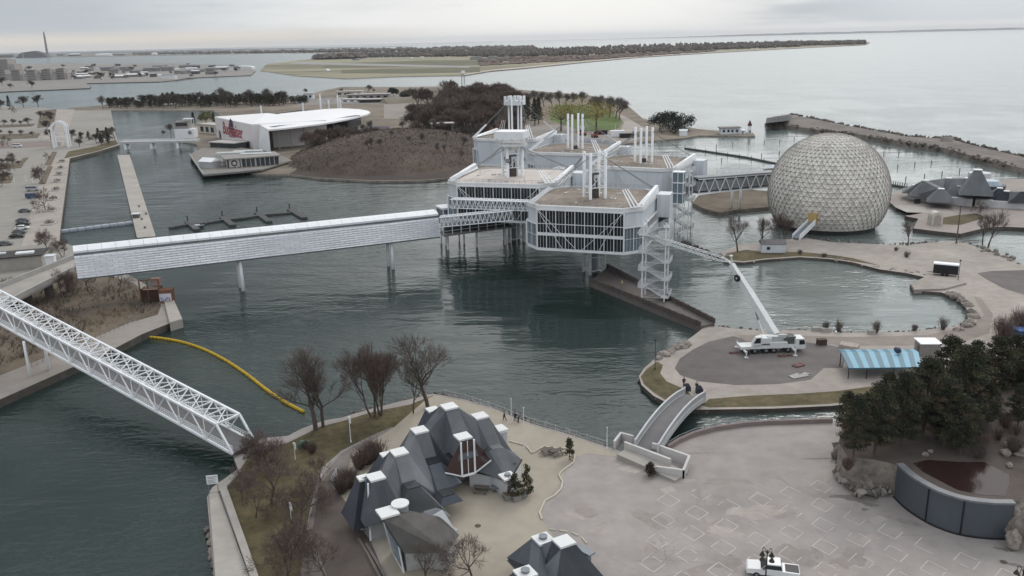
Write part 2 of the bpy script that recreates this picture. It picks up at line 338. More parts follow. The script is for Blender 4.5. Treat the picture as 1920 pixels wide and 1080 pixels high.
struct(mb.build('pier_block', CONC))
# --- concrete strip in the west lagoon
mb = MB(); mb.prism(GP([(220, 291), (243, 290), (292, 443), (257, 446)], 1.3), -1, 1.3, 0, 1); struct(mb.build('lagoon_pier', [CONC, CONC2]))
# --- far shore: airport island, wooded spit, port lands, horizon land
land('airport_ground', [(488, 132), (500, 120), (560, 113), (600, 110), (700, 108), (900, 104), (1200, 92), (1500, 80), (1632, 79), (1626, 83.5), (1560, 87), (1450, 92.5), (1330, 99), (1200, 107), (1100, 116), (1000, 126), (920, 133), (870, 141), (750, 143), (650, 147), (560, 142)], 1.5, FARLAND, side=BEACH)
sheet('beach', [(1626, 83.8), (1560, 86.2), (1450, 91.6), (1330, 97.6), (1200, 105.4), (1100, 114), (1000, 123.5), (920, 131), (870, 139), (870, 141), (920, 133), (1000, 126), (1100, 116), (1200, 107), (1330, 99), (1450, 92.5), (1560, 87), (1625, 83.5)], 1.7, BEACH)
AIRG = mat('runway_grass', (.115, .112, .068), .2, .01, .95, world=True)
sheet('runway_grass', [(620, 119), (800, 113), (930, 113), (900, 122), (700, 127), (600, 128)], 1.7, AIRG)
sheet('runway_grass', [(640, 131), (900, 126), (900, 135), (760, 138), (640, 137)], 1.7, AIRG)
sheet('runway', [(560, 116), (880, 124), (880, 127), (540, 120)], 1.8, mat('runway_grey', (.27, .26, .25), .1, .01, .95, world=True))
land('harbour_ground', [(-300, 180), (0, 172), (170, 165), (162, 156), (300, 153), (330, 150), (350, 146), (470, 141), (480, 133), (440, 122), (300, 118), (190, 120), (120, 118), (-300, 138)], 1.5, mat('harbour_ground', (.22, .205, .19), .2, .02, .95, world=True))
land('port_ground', [(-600, 121), (0, 112), (30, 106), (140, 107), (300, 104), (520, 99.5), (700, 99), (1000, 92), (1000, 87), (700, 92), (400, 96), (100, 101), (-600, 116)], 1.5, mat('port_ground', (.16, .15, .13), .2, .005, .95, world=True))
def ridge(name, x0, x1, dist, h, seed, mt):
    rnd = random.Random(seed); mb = MB(); n = 60; ps = []
    for i in range(n + 1):
        px = x0 + (x1 - x0) * i / n; d = ray(px, 75); s = dist / d.y
        ps.append((d.x * s, dist, h * min(1, 4 * i / n, 4 * (n - i) / n + .05) * rnd.uniform(.7, 1)))
    for a, b in zip(ps, ps[1:]):
        f = lambda p, dy, z: (p[0], p[1] + dy, z)
        mb.quad(f(a, -300, 0), f(b, -300, 0), f(b, 0, b[2]), f(a, 0, a[2])); mb.quad(f(a, 0, a[2]), f(b, 0, b[2]), f(b, 1500, 0), f(a, 1500, 0))
    return struct(mb.build(name, mt))
ridge('hills', 1150, 2400, 30000, 75, 3, mat('far_hills', (.12, .13, .14), .1, .001, .95, world=True))
ridge('hills', -900, 760, 13000, 30, 5, mat('far_hills', (.12, .13, .14)))
# ================================================================== PODS over the lagoon
ROOFB = mat('brown_roof_gravel', (.205, .163, .125), .38, .35, .95, .1, c2=(.25, .215, .18))
ROOFP = mat('bleached_roof', (.52, .47, .43), .14, .25, .9)
FASC = mat('weathered_fascia', (.56, .56, .55), .14, .5, .6)
PZ0, PZ1 = 9.4, 20.0
def pod(label, cx, cy, rot, roof, front, ctop=32.0, extra=None, gear=True):
    t = thing('exhibition_pod', label, 'pavilion', (cx, cy, 0), R_(rot), 'white pods on masts over the lagoon')
    h, c = 15.0, 4.0
    oc = [(-h + c, -h), (h - c, -h), (h, -h + c), (h, h - c), (h - c, h), (-h + c, h), (-h, h - c), (-h, -h + c)]
    def inset(d): return [(x * (h - d) / h, y * (h - d) / h) for x, y in oc]
    # body: white wall panels, tops of the chamfers are blank
    mb = MB(); mb.prism(inset(.35), PZ0 + .3, PZ1 - .25, 0)
    mb.build('wall', [WHITE2], t)
    mb = MB(); mb.prism(oc, PZ0 - .35, PZ0 + .3, 0, bottom=True); mb.build('floor_slab', [WHITE], t)
    mb = MB(); mb.prism(inset(1.1), PZ1 - .24, PZ1 + .12, 0)
    rnd = random.Random(int(cx * 7))
    rf = mb.build('roof', [roof], t)
    mb = MB()
    for a, b in zip(oc, oc[1:] + oc[:1]):
        a2, b2 = [(p[0] * .985, p[1] * .985) for p in (a, b)]
        a3, b3 = [(p[0] * .94, p[1] * .94) for p in (a, b)]
        mb.quad((*a, PZ1 - .6), (*b, PZ1 - .6), (*b2, PZ1 + .35), (*a2, PZ1 + .35)); mb.quad((*a2, PZ1 + .35), (*b2, PZ1 + .35), (*b3, PZ1 + .45), (*a3, PZ1 + .45))
        mb.quad((*b3, PZ1 + .45), (*b3, PZ1 + .1), (*a3, PZ1 + .1), (*a3, PZ1 + .45)); mb.quad((*a, PZ1 - .6), (*a3, PZ1 - .6), (*b3, PZ1 - .6), (*b, PZ1 - .6))
    mb.build('fascia', [FASC], t)
    mb = MB()
    for a, b in zip(oc, oc[1:] + oc[:1]):
        a, b = Vector((a[0] * .955, a[1] * .955, PZ1 + .4)), Vector((b[0] * .955, b[1] * .955, PZ1 + .4)); n_ = max(2, int((b - a).length / 1.6))
        for z in (.5, 1.0): mb.bar(a + Vector((0, 0, z)), b + Vector((0, 0, z)), .045)
        for k in range(n_): q = a.lerp(b, k / n_); mb.bar(q, q + Vector((0, 0, 1.0)), .05)
    mb.build('roof_railing', [STEEL], t)
    # glazing: per face (0 = front ... ) full | low | none
    for i, kind in enumerate(front[:8]):
        if kind == 'none': continue
        a, b = Vector((*oc[i], 0)), Vector((*oc[(i + 1) % 8], 0)); d = (b - a); L = d.length; d.normalize(); n = Vector((d.y, -d.x, 0))
        zt = PZ1 - .7 if kind == 'full' else PZ1 - 4.4
        g = MB(); o_ = a * .985; e_ = b * .985
        g.quad(o_ + Vector((0, 0, PZ0 + .31)), e_ + Vector((0, 0, PZ0 + .31)), e_ + Vector((0, 0, zt)), o_ + Vector((0, 0, zt)))
        gl = g.build('window', [GLASS if L > 12 else GLASSB], t)
        f = MB(); nb = max(1, round(L / 2.45))
        for k in range(nb + 1):
            p = a + d * (L * k / nb) + n * .02; w_ = .32 if k in (0, nb) else .16
            f.bar(p + Vector((0, 0, PZ0 + .3)), p + Vector((0, 0, zt + .05)), w_, .24)
            if k < nb:
                for q in (1, 2):
                    p2 = a + d * (L * (k + q / 3) / nb) - n * .05; f.bar(p2 + Vector((0, 0, PZ0 + .3)), p2 + Vector((0, 0, zt)), .042, .1)
        f.bar(a + Vector((0, 0, zt + .1)), b + Vector((0, 0, zt + .1)), .3, .3)
        if L > 12:
            f.bar(a + n * .06 + Vector((0, 0, PZ0 + 3.9)), b + n * .06 + Vector((0, 0, PZ0 + 3.9)), .3, .75)
            f.bar(a - n * .03 + Vector((0, 0, PZ0 + 6.5)), b - n * .03 + Vector((0, 0, PZ0 + 6.5)), .2, .16)
            for s0, s1, z0, z1 in ((.02, .46, zt, PZ0 + .4), (.01, .30, zt, PZ0 + .4), (.99, .53, zt, PZ0 + .4), (.97, .72, zt, PZ0 + .4)):
                f.bar(a + d * (L * s0) + n * .25 + Vector((0, 0, z0)), a + d * (L * s1) + n * .25 + Vector((0, 0, z1)), .11, .11)
        else: f.bar(a - n * .02 + Vector((0, 0, PZ0 + 3.4)), b - n * .02 + Vector((0, 0, PZ0 + 3.4)), .1, .1)
        f.build('window_frame', [WHITE], gl)
    # four masts and their rings
    s = 2.35; a0 = R_(63 - rot)
    mp = [(s * 1.25 * math.cos(a0 + k * math.pi / 2), s * 1.25 * math.sin(a0 + k * math.pi / 2)) for k in range(4)]
    for x, y in mp:
        mb = MB(); mb.tube((x, y, -2), (x, y, ctop), .40, .40, 14); mb.build('mast', [WHITE], t, True)
    for z in (1.0, 4.6, PZ0 - 1.2) + ((PZ1 + 3.0, PZ1 + 7.2, ctop - .7) if gear else ()):
        mb = MB()
        for k in range(4): mb.bar((*mp[k], z), (*mp[(k + 1) % 4], z), .2)
        mb.build('mast_ring', [WHITE], t)
    if gear:
        mb = MB()
        for k in range(4): mb.bar((*mp[k], PZ1 + 3), (*mp[(k + 1) % 4], PZ1 + 7.2), .12)
        mb.build('mast_brace', [WHITE], t)
    # lift core with dark gear between the masts
    mb = MB(); mb.box((0, 0, PZ1 + .7), (1.7, 1.7, 1.2), .4)
    if gear: mb.box((0, 0, PZ1 + 1.3), (1.9, 1.9, 2.4), .4); mb.tube((-.7, .4, PZ1 + 2.5), (-.7, .4, PZ1 + 6.4), .35); mb.tube((.6, -.3, PZ1 + 2.5), (.6, -.3, PZ1 + 5.2), .28); mb.box((0, 0, PZ1 + 6.3), (2.4, .6, .5), .9)
    mb.build('roof_machinery', [mat('dark_machinery', (.075, .065, .06), .6, .8, .8)], t)
    mb = MB(); mb.tube((0, 0, -2), (0, 0, PZ0), .7); mb.build('lift_shaft', [STEEL], t)
    # stay cables with white sleeves at their feet
    cb = MB()
    for k, (x, y) in enumerate([(-1, -1), (1, -1), (1, 1), (-1, 1)]):
        m_ = min(mp, key=lambda q: -(q[0] * x + q[1] * y))
        sl = MB()
        for off in (-1.1, 0, 1.1):
            fx, fy = x * (h - 1.6) + off * y * -.7 * (1 if x * y > 0 else -1) * x * y, y * (h - 1.6) + off * x * .7
            p = Vector((m_[0], m_[1], ctop - .9)); q = Vector((fx, fy, PZ1 + .5))
            cb.tube(p, q, .055, n=5); sl.tube(p.lerp(q, .66), q, .16, .2, 6)
        if front[8] == 'sleeves' or k in (0, 1): sl.build('cable_sleeve', [WHITE], t)
    cb.build('stay_cable', [mat('steel_cable', (.20, .20, .20), .1, 1, .6)], t)
    # stair head hood along one roof edge and the annex behind it
    for sx in ((1,) if extra != 'both' else (1, -1)):
        vs = [(sx * (h - 1.9), -h + c, PZ1 + .5), (sx * (h - .1), -h + c, PZ1 - .4), (sx * (h - .1), h - c, PZ1 - .4), (sx * (h - 1.9), h - c, PZ1 + .5),
              (sx * (h - 1.2), -h + c + 1, PZ1 + .9), (sx * (h - .4), -h + c + 1, PZ1 + .9), (sx * (h - .4), h - c, PZ1 + 2.1), (sx * (h - 1.2), h - c, PZ1 + 2.1)]
        mb = MB(); mb.hull(vs); mb.build('roof_hood', [WHITE], t)
    mb = MB(); mb.box((h + 1.7, h - 5.5, (PZ0 + PZ1) / 2 + .8), (3.4, 5.0, PZ1 - PZ0 - 1.0)); an = mb.build('annex', [WHITE2], t)
    mb = MB(); mb.box((h + 1.9, h - 8.05, PZ0 + 3.4), (2.6, .12, 3.0)); mb.build('window', [GLASS], an)
    # roof clutter
    PV = mat('pale_vent', (.50, .48, .45), .3, 1, .7)
    for _ in range(9):
        x, y = rnd.uniform(-11, 11), rnd.uniform(-12, 11)
        if abs(x) < 3.5 and abs(y) < 3.5: continue
        mb = MB(); mb.box((x, y, PZ1 + .3), (rnd.uniform(.5, 1.6), rnd.uniform(.4, .9), rnd.uniform(.25, .6)), rnd.uniform(0, 3)); mb.build('roof_vent', [PV], t)
    for _ in range(3):
        x, y = rnd.uniform(-11, 11), rnd.uniform(-13, 11); mb = MB(); mb.tube((x, y, PZ1), (x, y, PZ1 + rnd.uniform(1.2, 2.2)), .07, n=5); mb.build('vent_pipe', [PV], t)
    # railing line and bleached seams on the gravel
    mb = MB()
    for y in (-11.5, -8.2, 7.5): mb.quad((-11, y, PZ1 + .124), (11, y, PZ1 + .124), (11, y + .22, PZ1 + .124), (-11, y + .22, PZ1 + .124))
    for x in (-9.5, 9.0): mb.quad((x, -12, PZ1 + .128), (x + .2, -12, PZ1 + .128), (x + .2, 12, PZ1 + .128), (x, 12, PZ1 + .128))
    mb.build('roof_seam', [mat('roof_seam', (.33, .30, .27), .25, 1.5, .9)], t)
    return t, mp
FULL = ['full', 'low', 'low', 'none', 'none', 'none', 'low', 'low', '']
BL = ['none', 'none', 'low', 'none', 'none', 'none', 'low', 'low', 'sleeves']
podA, mpA = pod('front pod with a full glass facade and brown gravel roof above the concrete pier', 22.0, 219.3, -19.6, ROOFB, FULL)
podB, mpB = pod('left pod with a pale bleached roof and a lookout box on its mast', 1.0, 259.0, -16.5, ROOFP, FULL, 30.0, 'both')
podC, mpC = pod('middle pod far back with blank white walls and four bare masts', 25.0, 322.5, -23.0, ROOFB, BL, 33.0, None, False)
podD, mpD = pod('right rear pod with blank white walls beside the bridge to the dome', 44.5, 283.0, -27.0, ROOFB, BL, 31.5, None, False)
podE, mpE = pod('rearmost pod with a white crown on its masts before the brown hill', 3.0, 371.0, -26.0, ROOFB, BL, 37.0, 'both', False)
podB.scale = (1.13, 1.05, 1)
# lookout box on the left pod's masts, crown on the rearmost
mb = MB(); z = HT((1, 259), 258); mb.box((0, 0, z + 1.0), (8.0, 6.4, 2.1)); b_ = mb.build('lookout_box', [WHITE], podB)
mb = MB(); mb.tube((0, 0, z - 2.3), (0, 0, z - 1.7), 4.2, 4.2, 16); mb.tube((0, 0, z - 3.6), (0, 0, z - 2.3), 1.6, 2.2, 10)
for k in range(10): a = k * .628; mb.tube((4.2 * math.cos(a), 4.2 * math.sin(a), z - 1.7), (4.2 * math.cos(a), 4.2 * math.sin(a), z), .1, n=5)
mb.build('ring_platform', [FASC], podB)
mb = MB()
for k in range(3): mb.tube((3.1 * math.cos(k * 2.2 - 1.7), 3.1 * math.sin(k * 2.2 - 1.7), PZ1 + 5.2), (3.1 * math.cos(k * 2.2 - 1.7) - .2, 3.1 * math.sin(k * 2.2 - 1.7) - .5, PZ1 + 5.3), .75, .55, 12)
mb.build('dish', [STEEL], podB)
mb = MB(); mb.box((0, 0, 34.2), (7.6, 5.6, 1.8))
for x in (-3.2, -1.1, 1.1, 3.2): mb.box((x, -2.6, 35.9), (1.0, .7, 2.2)); mb.box((x, 2.6, 35.9), (1.0, .7, 2.2))
mb.build('mast_crown', [WHITE], podE)

# --- lattice tube bridges
def tri_truss(mb, p, q, w_, h_, n, r):
    p, q = Vector(p), Vector(q); d = (q - p).normalized(); s = d.cross(Vector((0, 0, 1))).normalized() * (w_ / 2); u = Vector((0, 0, h_))
    st = [p.lerp(q, k / n) for k in range(n + 1)]
    for sg in (-1, 1):
        mb.tube(p + s * sg, q + s * sg, r, n=6); mb.tube(p + s * sg + u, q + s * sg + u, r, n=6)
        for k in range(n):
            a, b = st[k] + s * sg, st[k + 1] + s * sg
            mb.tube(a, (a + b) / 2 + u, r * .7, n=5); mb.tube((a + b) / 2 + u, b, r * .7, n=5)
    for k in range(n + 1):
        mb.tube(st[k] - s, st[k] + s, r * .6, n=5); mb.tube(st[k] - s + u, st[k] + s + u, r * .6, n=5)
        if k < n: mb.tube(st[k] - s + u, st[k + 1] + s + u, r * .5, n=5); mb.tube(st[k] + s + u, st[k + 1] - s + u, r * .5, n=5)
def walkway(label, p, q, w_=3.0, h_=2.6, n=16, roof=True):
    t = thing('lattice_walkway', label, 'footbridge', Vector(p)); q = Vector(q) - Vector(p); p = Vector((0, 0, 0))
    mb = MB(); tri_truss(mb, p, q, w_, h_, n, .13); mb.build('truss', [WHITE], t)
    mb = MB(); mb.bar(p + Vector((0, 0, .1)), q + Vector((0, 0, .1)), w_ - .5, .22); mb.build('deck', [STEEL], t)
    if roof: mb = MB(); mb.bar(p + Vector((0, 0, h_ - .25)), q + Vector((0, 0, h_ - .25)), w_ - .9, .12); mb.build('canopy', [mat('cloudy_canopy', (.42, .44, .46), .15, .5, .4)], t)
    return t
walkway('upper white lattice walkway sloping from the left pod to the front pod', G(850, 388, 15.2), G(1003, 394, 16.0), 3.2, 2.4, 18)
walkway('lower white lattice walkway from the covered bridge end to the front pod', G(826, 424, 11.6), G(963, 411, 13.4), 3.0, 2.6, 17)
walkway('white lattice walkway between the front pod and the middle pods', G(1012, 345, 16.0), G(1056, 330, 17), 3.0, 3.0, 5)
walkway('white lattice walkway between the rear pods behind the masts', G(1120, 300, 16.5), G(1168, 292, 16.5), 3.2, 2.8, 8)
# --- spiral of landings: the stair towers
def stair_tower(label, x, y, rz, h, n):
    t = thing('stair_tower', label, 'stair tower', (x, y, 0), R_(rz), 'open white stair towers at the pods')
    W = 2.6
    for sx, sy in ((-1, -1), (1, -1), (1, 1), (-1, 1)):
        mb = MB(); mb.tube((sx * W, sy * W * .8, -1.5), (sx * W, sy * W * .8, h + 1.1), .16, n=8); mb.build('post', [WHITE], t)
    rail, tread = MB(), MB(); dz = h / n
    MESHM = mat('wire_mesh', (.55, .56, .57), .1, 1, .6)
    for k in range(n):
        z = dz * (k + 1); sx = 1 if k % 2 == 0 else -1
        tread.box((sx * W * 1.05, 0, z), (1.7, W * 1.7, .14)); 
        a = Vector((-sx * W * .7, .9 * sx, z - dz)); b = Vector((sx * W * .7, .9 * sx, z))
        tread.bar(a, b, 1.2, .16)
        for o in (-.65, .65):
            for q in range(3): rail.bar(a + Vector((0, o, .4 * (q + 1))), b + Vector((0, o, .4 * (q + 1))), .05)
            for q in range(9): p_ = a.lerp(b, q / 8) + Vector((0, o, 0)); rail.bar(p_, p_ + Vector((0, 0, 1.2)), .05)
        for q in range(3):
            zz = z + .4 * (q + 1)
            e = [(sx * (W * 1.05 + .85), -W * .85, zz), (sx * (W * 1.05 + .85), W * .85, zz), (sx * (W * 1.05 - .85), W * .85, zz), (sx * (W * 1.05 - .85), -W * .85, zz)]
            rail.bar(e[0], e[1], .05); rail.bar(e[1], e[2], .05); rail.bar(e[3], e[0], .05)
        for q in range(13): yy = -W * .85 + q * W * 1.7 / 12; rail.bar((sx * (W * 1.05 + .85), yy, z), (sx * (W * 1.05 + .85), yy, z + 1.2), .05)
        for q in range(6): xx = sx * (W * 1.05 - .85 + q * .34); rail.bar((xx, -W * .85, z), (xx, -W * .85, z + 1.2), .05); rail.bar((xx, W * .85, z), (xx, W * .85, z + 1.2), .05)
        rail.bar((-W, -W * .8, z), (W, -W * .8, z), .1); rail.bar((-W, -W * .8, z - dz), (-W, W * .8, z), .07); rail.bar((W, -W * .8, z), (W, W * .8, z), .1)
    tread.build('stairs', [mat('stair_steel', (.34, .35, .36), .15, 1, .6)], t); rail.build('railing', [MESHM], t)
    return t
stair_tower('tall open white stair tower standing on the pier at the front pod', 33.2, 190.5, -20, 18.6, 9)
stair_tower('tall open white stair tower at the right rear pod beside the dome bridge', 53.6, 262.5, -25, 20.0, 9)
mb_t = thing('glazed_lift_tower', 'narrow glazed lift tower at the end of the right rear pod', 'lift tower', (51.5, 258.0, 0), R_(-25))
mb = MB(); mb.box((0, 0, 15.6), (3.2, 2.4, 9.6)); mb.build('shaft', [GLASSB], mb_t)
mb = MB()
for x in (-1.65, 0, 1.65):
    for y in (-1.25, 1.25): mb.bar((x, y, -1), (x, y, 20.6), .2)
for z in (10.8, 14, 17.2, 20.4): mb.box((0, 0, z), (3.7, 2.9, .3))
mb.build('frame', [WHITE], mb_t)
# --- pier under the front pod
t = thing('concrete_pier', 'long dark concrete pier under the front pod with waist-high parapets', 'pier', G(1112, 528, 0))
o = t.location
def loc(p): return Vector(p) - o
mb = MB(); e0, e1, f0, f1 = G(1106, 528, 1.3), G(1313, 612, 1.3), G(1138, 502, 1.3), G(1340, 606, 1.3)
poly = [loc(p)[:2] for p in (e0, e1, f1, f0)]; mb.prism(poly, -1.5, 1.3); mb.build('deck', [CONC2], t)
for a, b in ((e0, e1), (f0, f1)):
    mb = MB(); mb.bar(loc(a) + Vector((0, 0, .55)), loc(b) + Vector((0, 0, .55)), .35, 1.1)
    d = (b - a); n = int(d.length / 2.2)
    for k in range(n): p = loc(a.lerp(b, (k + .5) / n)); mb.bar(p + Vector((0, 0, .0)), p + Vector((0, 0, 1.18)), .46, .46)
    mb.build('parapet', [mat('stained_parapet', (.085, .070, .064), .3, .6, .9, world=True)], t)
# person in a hard hat on the pier

# low gallery under the left pod, between the covered bridge and the front pod
g0, g1 = G(832, 441, 5.2), G(962, 424, 6.2); t = thing('lower_gallery', 'low grey gallery on posts under the left pod beside the covered bridge end', 'gallery', g0); d = g1 - g0; s_ = Vector((-d.y, d.x, 0)).normalized() * 6.0
mb = MB(); mb.hull([v + Vector((0, 0, z)) for v in (Vector(), d, s_, d + s_) for z in (-.5, 0)]); mb.build('deck', [mat('gallery_deck', (.22, .21, .20), .25, .5, .9)], t)
mb = MB(); mb.hull([v + Vector((0, 0, z)) for v in (Vector(), d, s_, d + s_) for z in (3.2, 3.6)]); mb.build('roof', [mat('gallery_roof', (.34, .34, .34), .2, .5, .8)], t)
mb = MB(); mb.hull([v + Vector((0, 0, z)) for v in (s_ * .35 + d * .04, s_ * .35 + d * .96, s_ * .9 + d * .04, s_ * .9 + d * .96) for z in (0, 3.2)]); mb.build('glazed_wall', [mat('gallery_glass', (.05, .055, .06), .4, .5, .25)], t)
mb = MB()
for k in range(9): q = d * (k / 8); mb.bar(q, q + Vector((0, 0, 3.3)), .22); mb.bar(q + Vector((0, 0, 1.1)), q + d / 8 + Vector((0, 0, 1.1)), .08) if k < 8 else None
mb.build('frame', [WHITE], t)
for f in (.08, .5, .92): q = d * f + s_ * .5; mb = MB(); mb.tube(q + Vector((0, 0, -8)), q, .35, n=10); mb.build('post', [WHITE], t)
# ================================================================== covered white bridge
def corrugated():
    mt = mat('white_corrugated', (.74, .745, .765), .05, .9, .45); t = mt.node_tree; N, L = t.nodes.new, t.links.new; bs = t.nodes['Principled BSDF']
    tc_ = N('ShaderNodeTexCoord'); s_ = N('ShaderNodeSeparateXYZ'); c_ = N('ShaderNodeCombineXYZ'); L(tc_.outputs['Object'], s_.inputs[0]); L(s_.outputs[0], c_.inputs[0]); L(s_.outputs[2], c_.inputs[1])
    br = N('ShaderNodeTexBrick'); L(c_.outputs[0], br.inputs['Vector'])
    for k, v in (('Scale', 1.0), ('Brick Width', 2.6), ('Row Height', .567), ('Mortar Size', .07), ('Mortar Smooth', .35)): br.inputs[k].default_value = v
    br.inputs['Color1'].default_value = (.80, .805, .82, 1); br.inputs['Color2'].default_value = (.68, .69, .715, 1); br.inputs['Mortar'].default_value = (.42, .43, .45, 1)
    L(br.outputs[0], bs.inputs['Base Color']); return mt
CORR = corrugated()
def covered_bridge():
    a, b = G(146, 522, 9.0), G(826, 443, 7.8); d = (b - a); d.z = 0; L = d.length; d.normalize()
    t = thing('covered_bridge', 'long white covered footbridge with ribbed side panels over the lagoon', 'footbridge', (a.x, a.y, 0), math.atan2(d.y, d.x))
    z0, z1 = a.z, b.z
    def P(s, w_, h): return (s * L, w_, z0 + (z1 - z0) * s + h)
    # section: near side is y<0
    for sg in (0, 1):
        mb = MB(); yy = lambda w_: w_ if sg == 0 else 6.4 - w_
        n, rows = 118, 9
        rnd = random.Random(4 + sg)
        for k in range(n):
            for r in range(rows):
                s0, s1 = k / n, (k + 1) / n; h0, h1 = 5.1 * r / rows, 5.1 * (r + 1) / rows; lean = 1.0 / 5.1
                o0 = rnd.uniform(.0, .05); w0, w1 = h0 * lean - .24 - o0, h1 * lean + .06
                q = [P(s0, yy(w0), h0), P(s1, yy(w0), h0), P(s1, yy(w1), h1), P(s0, yy(w1), h1)]
                mb.quad(*(q if sg == 0 else q[::-1]))
                q = [P(s0, yy(h0 * lean + .08), h0), P(s1, yy(h0 * lean + .08), h0), P(s1, yy(w0), h0), P(s0, yy(w0), h0)]
                mb.quad(*q)
        mb.build('side_panel', [CORR], t)
    mb = MB()
    for w0, w1, h0, h1 in ((1.1, 1.25, 5.0, 6.0),):
        mb.quad(P(0, w0, h0), P(1, w0, h0), P(1, w1, h1), P(0, w1, h1)); mb.quad(P(0, 6.4 - w0, h0), P(0, 6.4 - w1, h1), P(1, 6.4 - w1, h1), P(1, 6.4 - w0, h0))
    mb.quad(P(0, 0, 0), P(0, 6.4, 0), P(0, 5.2, 6), P(0, 1.2, 6)); mb.quad(P(1, 0, 0), P(1, 1.2, 6), P(1, 5.2, 6), P(1, 6.4, 0))
    mb.quad(P(0, 0, 0), P(1, 0, 0), P(1, 6.4, 0), P(0, 6.4, 0))
    mb.build('body', [mat('grey_recess', (.22, .23, .24), .3, .3, .7)], t)
    mb = MB(); seg = 30
    for k in range(seg):
        s0, s1 = k / seg, (k + 1) / seg - .0006
        pr = [(.75, 5.75), (.75, 6.25), (2.2, 6.95), (4.2, 6.95), (5.65, 6.25), (5.65, 5.75)]
        for (w0, h0), (w1, h1) in zip(pr, pr[1:] + pr[:1]): mb.quad(P(s0, w0, h0), P(s1, w0, h0), P(s1, w1, h1), P(s0, w1, h1))
        mb.quad(*[P(s0, *q) for q in pr]); mb.quad(*[P(s1, *q) for q in pr[::-1]])
    mb.build('roof', [WHITE], t)
    mb = MB(); mb.bar(P(0, .5, -.25), P(1, .5, -.25), .4, .5); mb.bar(P(0, 5.9, -.25), P(1, 5.9, -.25), .4, .5); mb.build('girder', [STEEL], t)
    inv = Matrix.Rotation(-math.atan2(d.y, d.x), 4, 'Z')
    for c in (G(450, 537, 0), G(724, 496, 0)):
        p = inv @ (c - t.location)
        for w_ in (1.4, 5.0):
            mb = MB(); mb.tube((p.x, w_, -2), (p.x, w_, z0 - .2), .5, .42, 12); mb.build('column', [WHITE], t, True)
    return t
covered_bridge()
# junction box at its pod end
t = thing('landing_house', 'small grey landing house at the pod end of the covered bridge', 'building', G(838, 420, 6.5), R_(25))
mb = MB(); mb.box((2.0, 1.0, 2.4), (7.5, 5.5, 5.0)); mb.build('wall', [GLASSB], t)
mb = MB(); mb.box((2.0, 1.0, 5.1), (8.2, 6.2, .5)); mb.box((2.0, 1.0, -.2), (8.2, 6.2, .5))
for x in (-1.7, .8, 3.3, 5.8): mb.bar((x, -1.85, 0), (x, -1.85, 5), .25)
mb.build('frame', [WHITE], t)
mb = MB()
for x, y in ((-1, -1), (5, -1), (5, 3), (-1, 3)): mb.tube((x, y, -8), (x, y, 0), .3)
mb.build('column', [WHITE], t)
# ================================================================== white truss footbridge in the foreground
def truss_bridge():
    zl, zr = 11.0, 1.6
    # near bottom chord and far top chord read from the picture; deck rises to the left
    a = G(436, 851, 2.0); b = G(-60, 574, 11.2)          # near bottom chord ends
    d = b - a; L = d.length; dn = d.normalized(); s = Vector((0, 0, 1)).cross(dn).normalized()
    if s.y < 0: s = -s
    t = thing('truss_footbridge', 'white steel truss footbridge crossing the dark water in the foreground', 'footbridge', a)
    W, Hh, n = 4.2, 3.6, 26; r = .15
    up = Vector((0, 0, Hh)); st = [dn * (L * k / n) for k in range(n + 1)]
    for nm, off in (('near', Vector()), ('far', s * W)):
        mb = MB(); mb.bar(off, off + d, .34, .34); mb.bar(off + st[1] + up, off + d + up, .34, .34)
        mb.bar(off, off + st[1] + up, .3, .3)
        for k in range(1, n):
            mb.bar(off + st[k] + up, off + (st[k] + st[k + 1]) / 2 + dn * (L / n * .5) if False else off + st[k + 1], .17, .17) if k % 2 else mb.bar(off + st[k], off + st[k + 1] + up, .17, .17)
            mb.bar(off + st[k], off + st[k] + up, .12, .12) if k % 2 == 0 else None
        mb.build('side_truss', [WHITE], t)
        mb = MB()
        for z in (.45, .8, 1.15): mb.bar(off + Vector((0, 0, z)) + s * (.12 if nm == 'near' else -.12), off + d + Vector((0, 0, z)) + s * (.12 if nm == 'near' else -.12), .06)
        m_ = int(L / .55)
        for k in range(m_): p = off + dn * (k * .55) + s * (.12 if nm == 'near' else -.12); mb.bar(p, p + Vector((0, 0, 1.15)), .05)
        mb.build('railing', [WHITE], t)
    mb = MB()
    for k in range(1, n + 1):
        mb.bar(st[k] + up, st[k] + up + s * W, .16)
        if k < n: mb.bar(st[k] + up, st[k + 1] + up + s * W, .12); mb.bar(st[k + 1] + up, st[k] + up + s * W, .12)
    mb.bar(st[1] + up, st[1] + up + s * W, .3)
    mb.build('top_bracing', [WHITE], t)
    mb = MB(); mb.bar(s * (W / 2) + Vector((0, 0, -.05)), s * (W / 2) + d + Vector((0, 0, -.05)), W - .5, .14); mb.build('deck', [mat('deck_grey', (.14, .135, .135), .2, .6, .8)], t)
    for px, py, ptop in ((57, 706, 632), (92, 694, 655)):
        p = G(px, py, Z3); q = p - a; q.z = 0; best = min(range(400), key=lambda k: (Vector((dn.x, dn.y, 0)) * (L * k / 400) + (s * (W / 2)) - q).length)
        z = a.z + dn.z * L * best / 400
        mb = MB(); mb.tube((q.x, q.y, Z3 - a.z - .2), (q.x, q.y, z - a.z - .1), .27, .24, 12); mb.build('column', [WHITE], t, True)
    return t
truss_bridge()
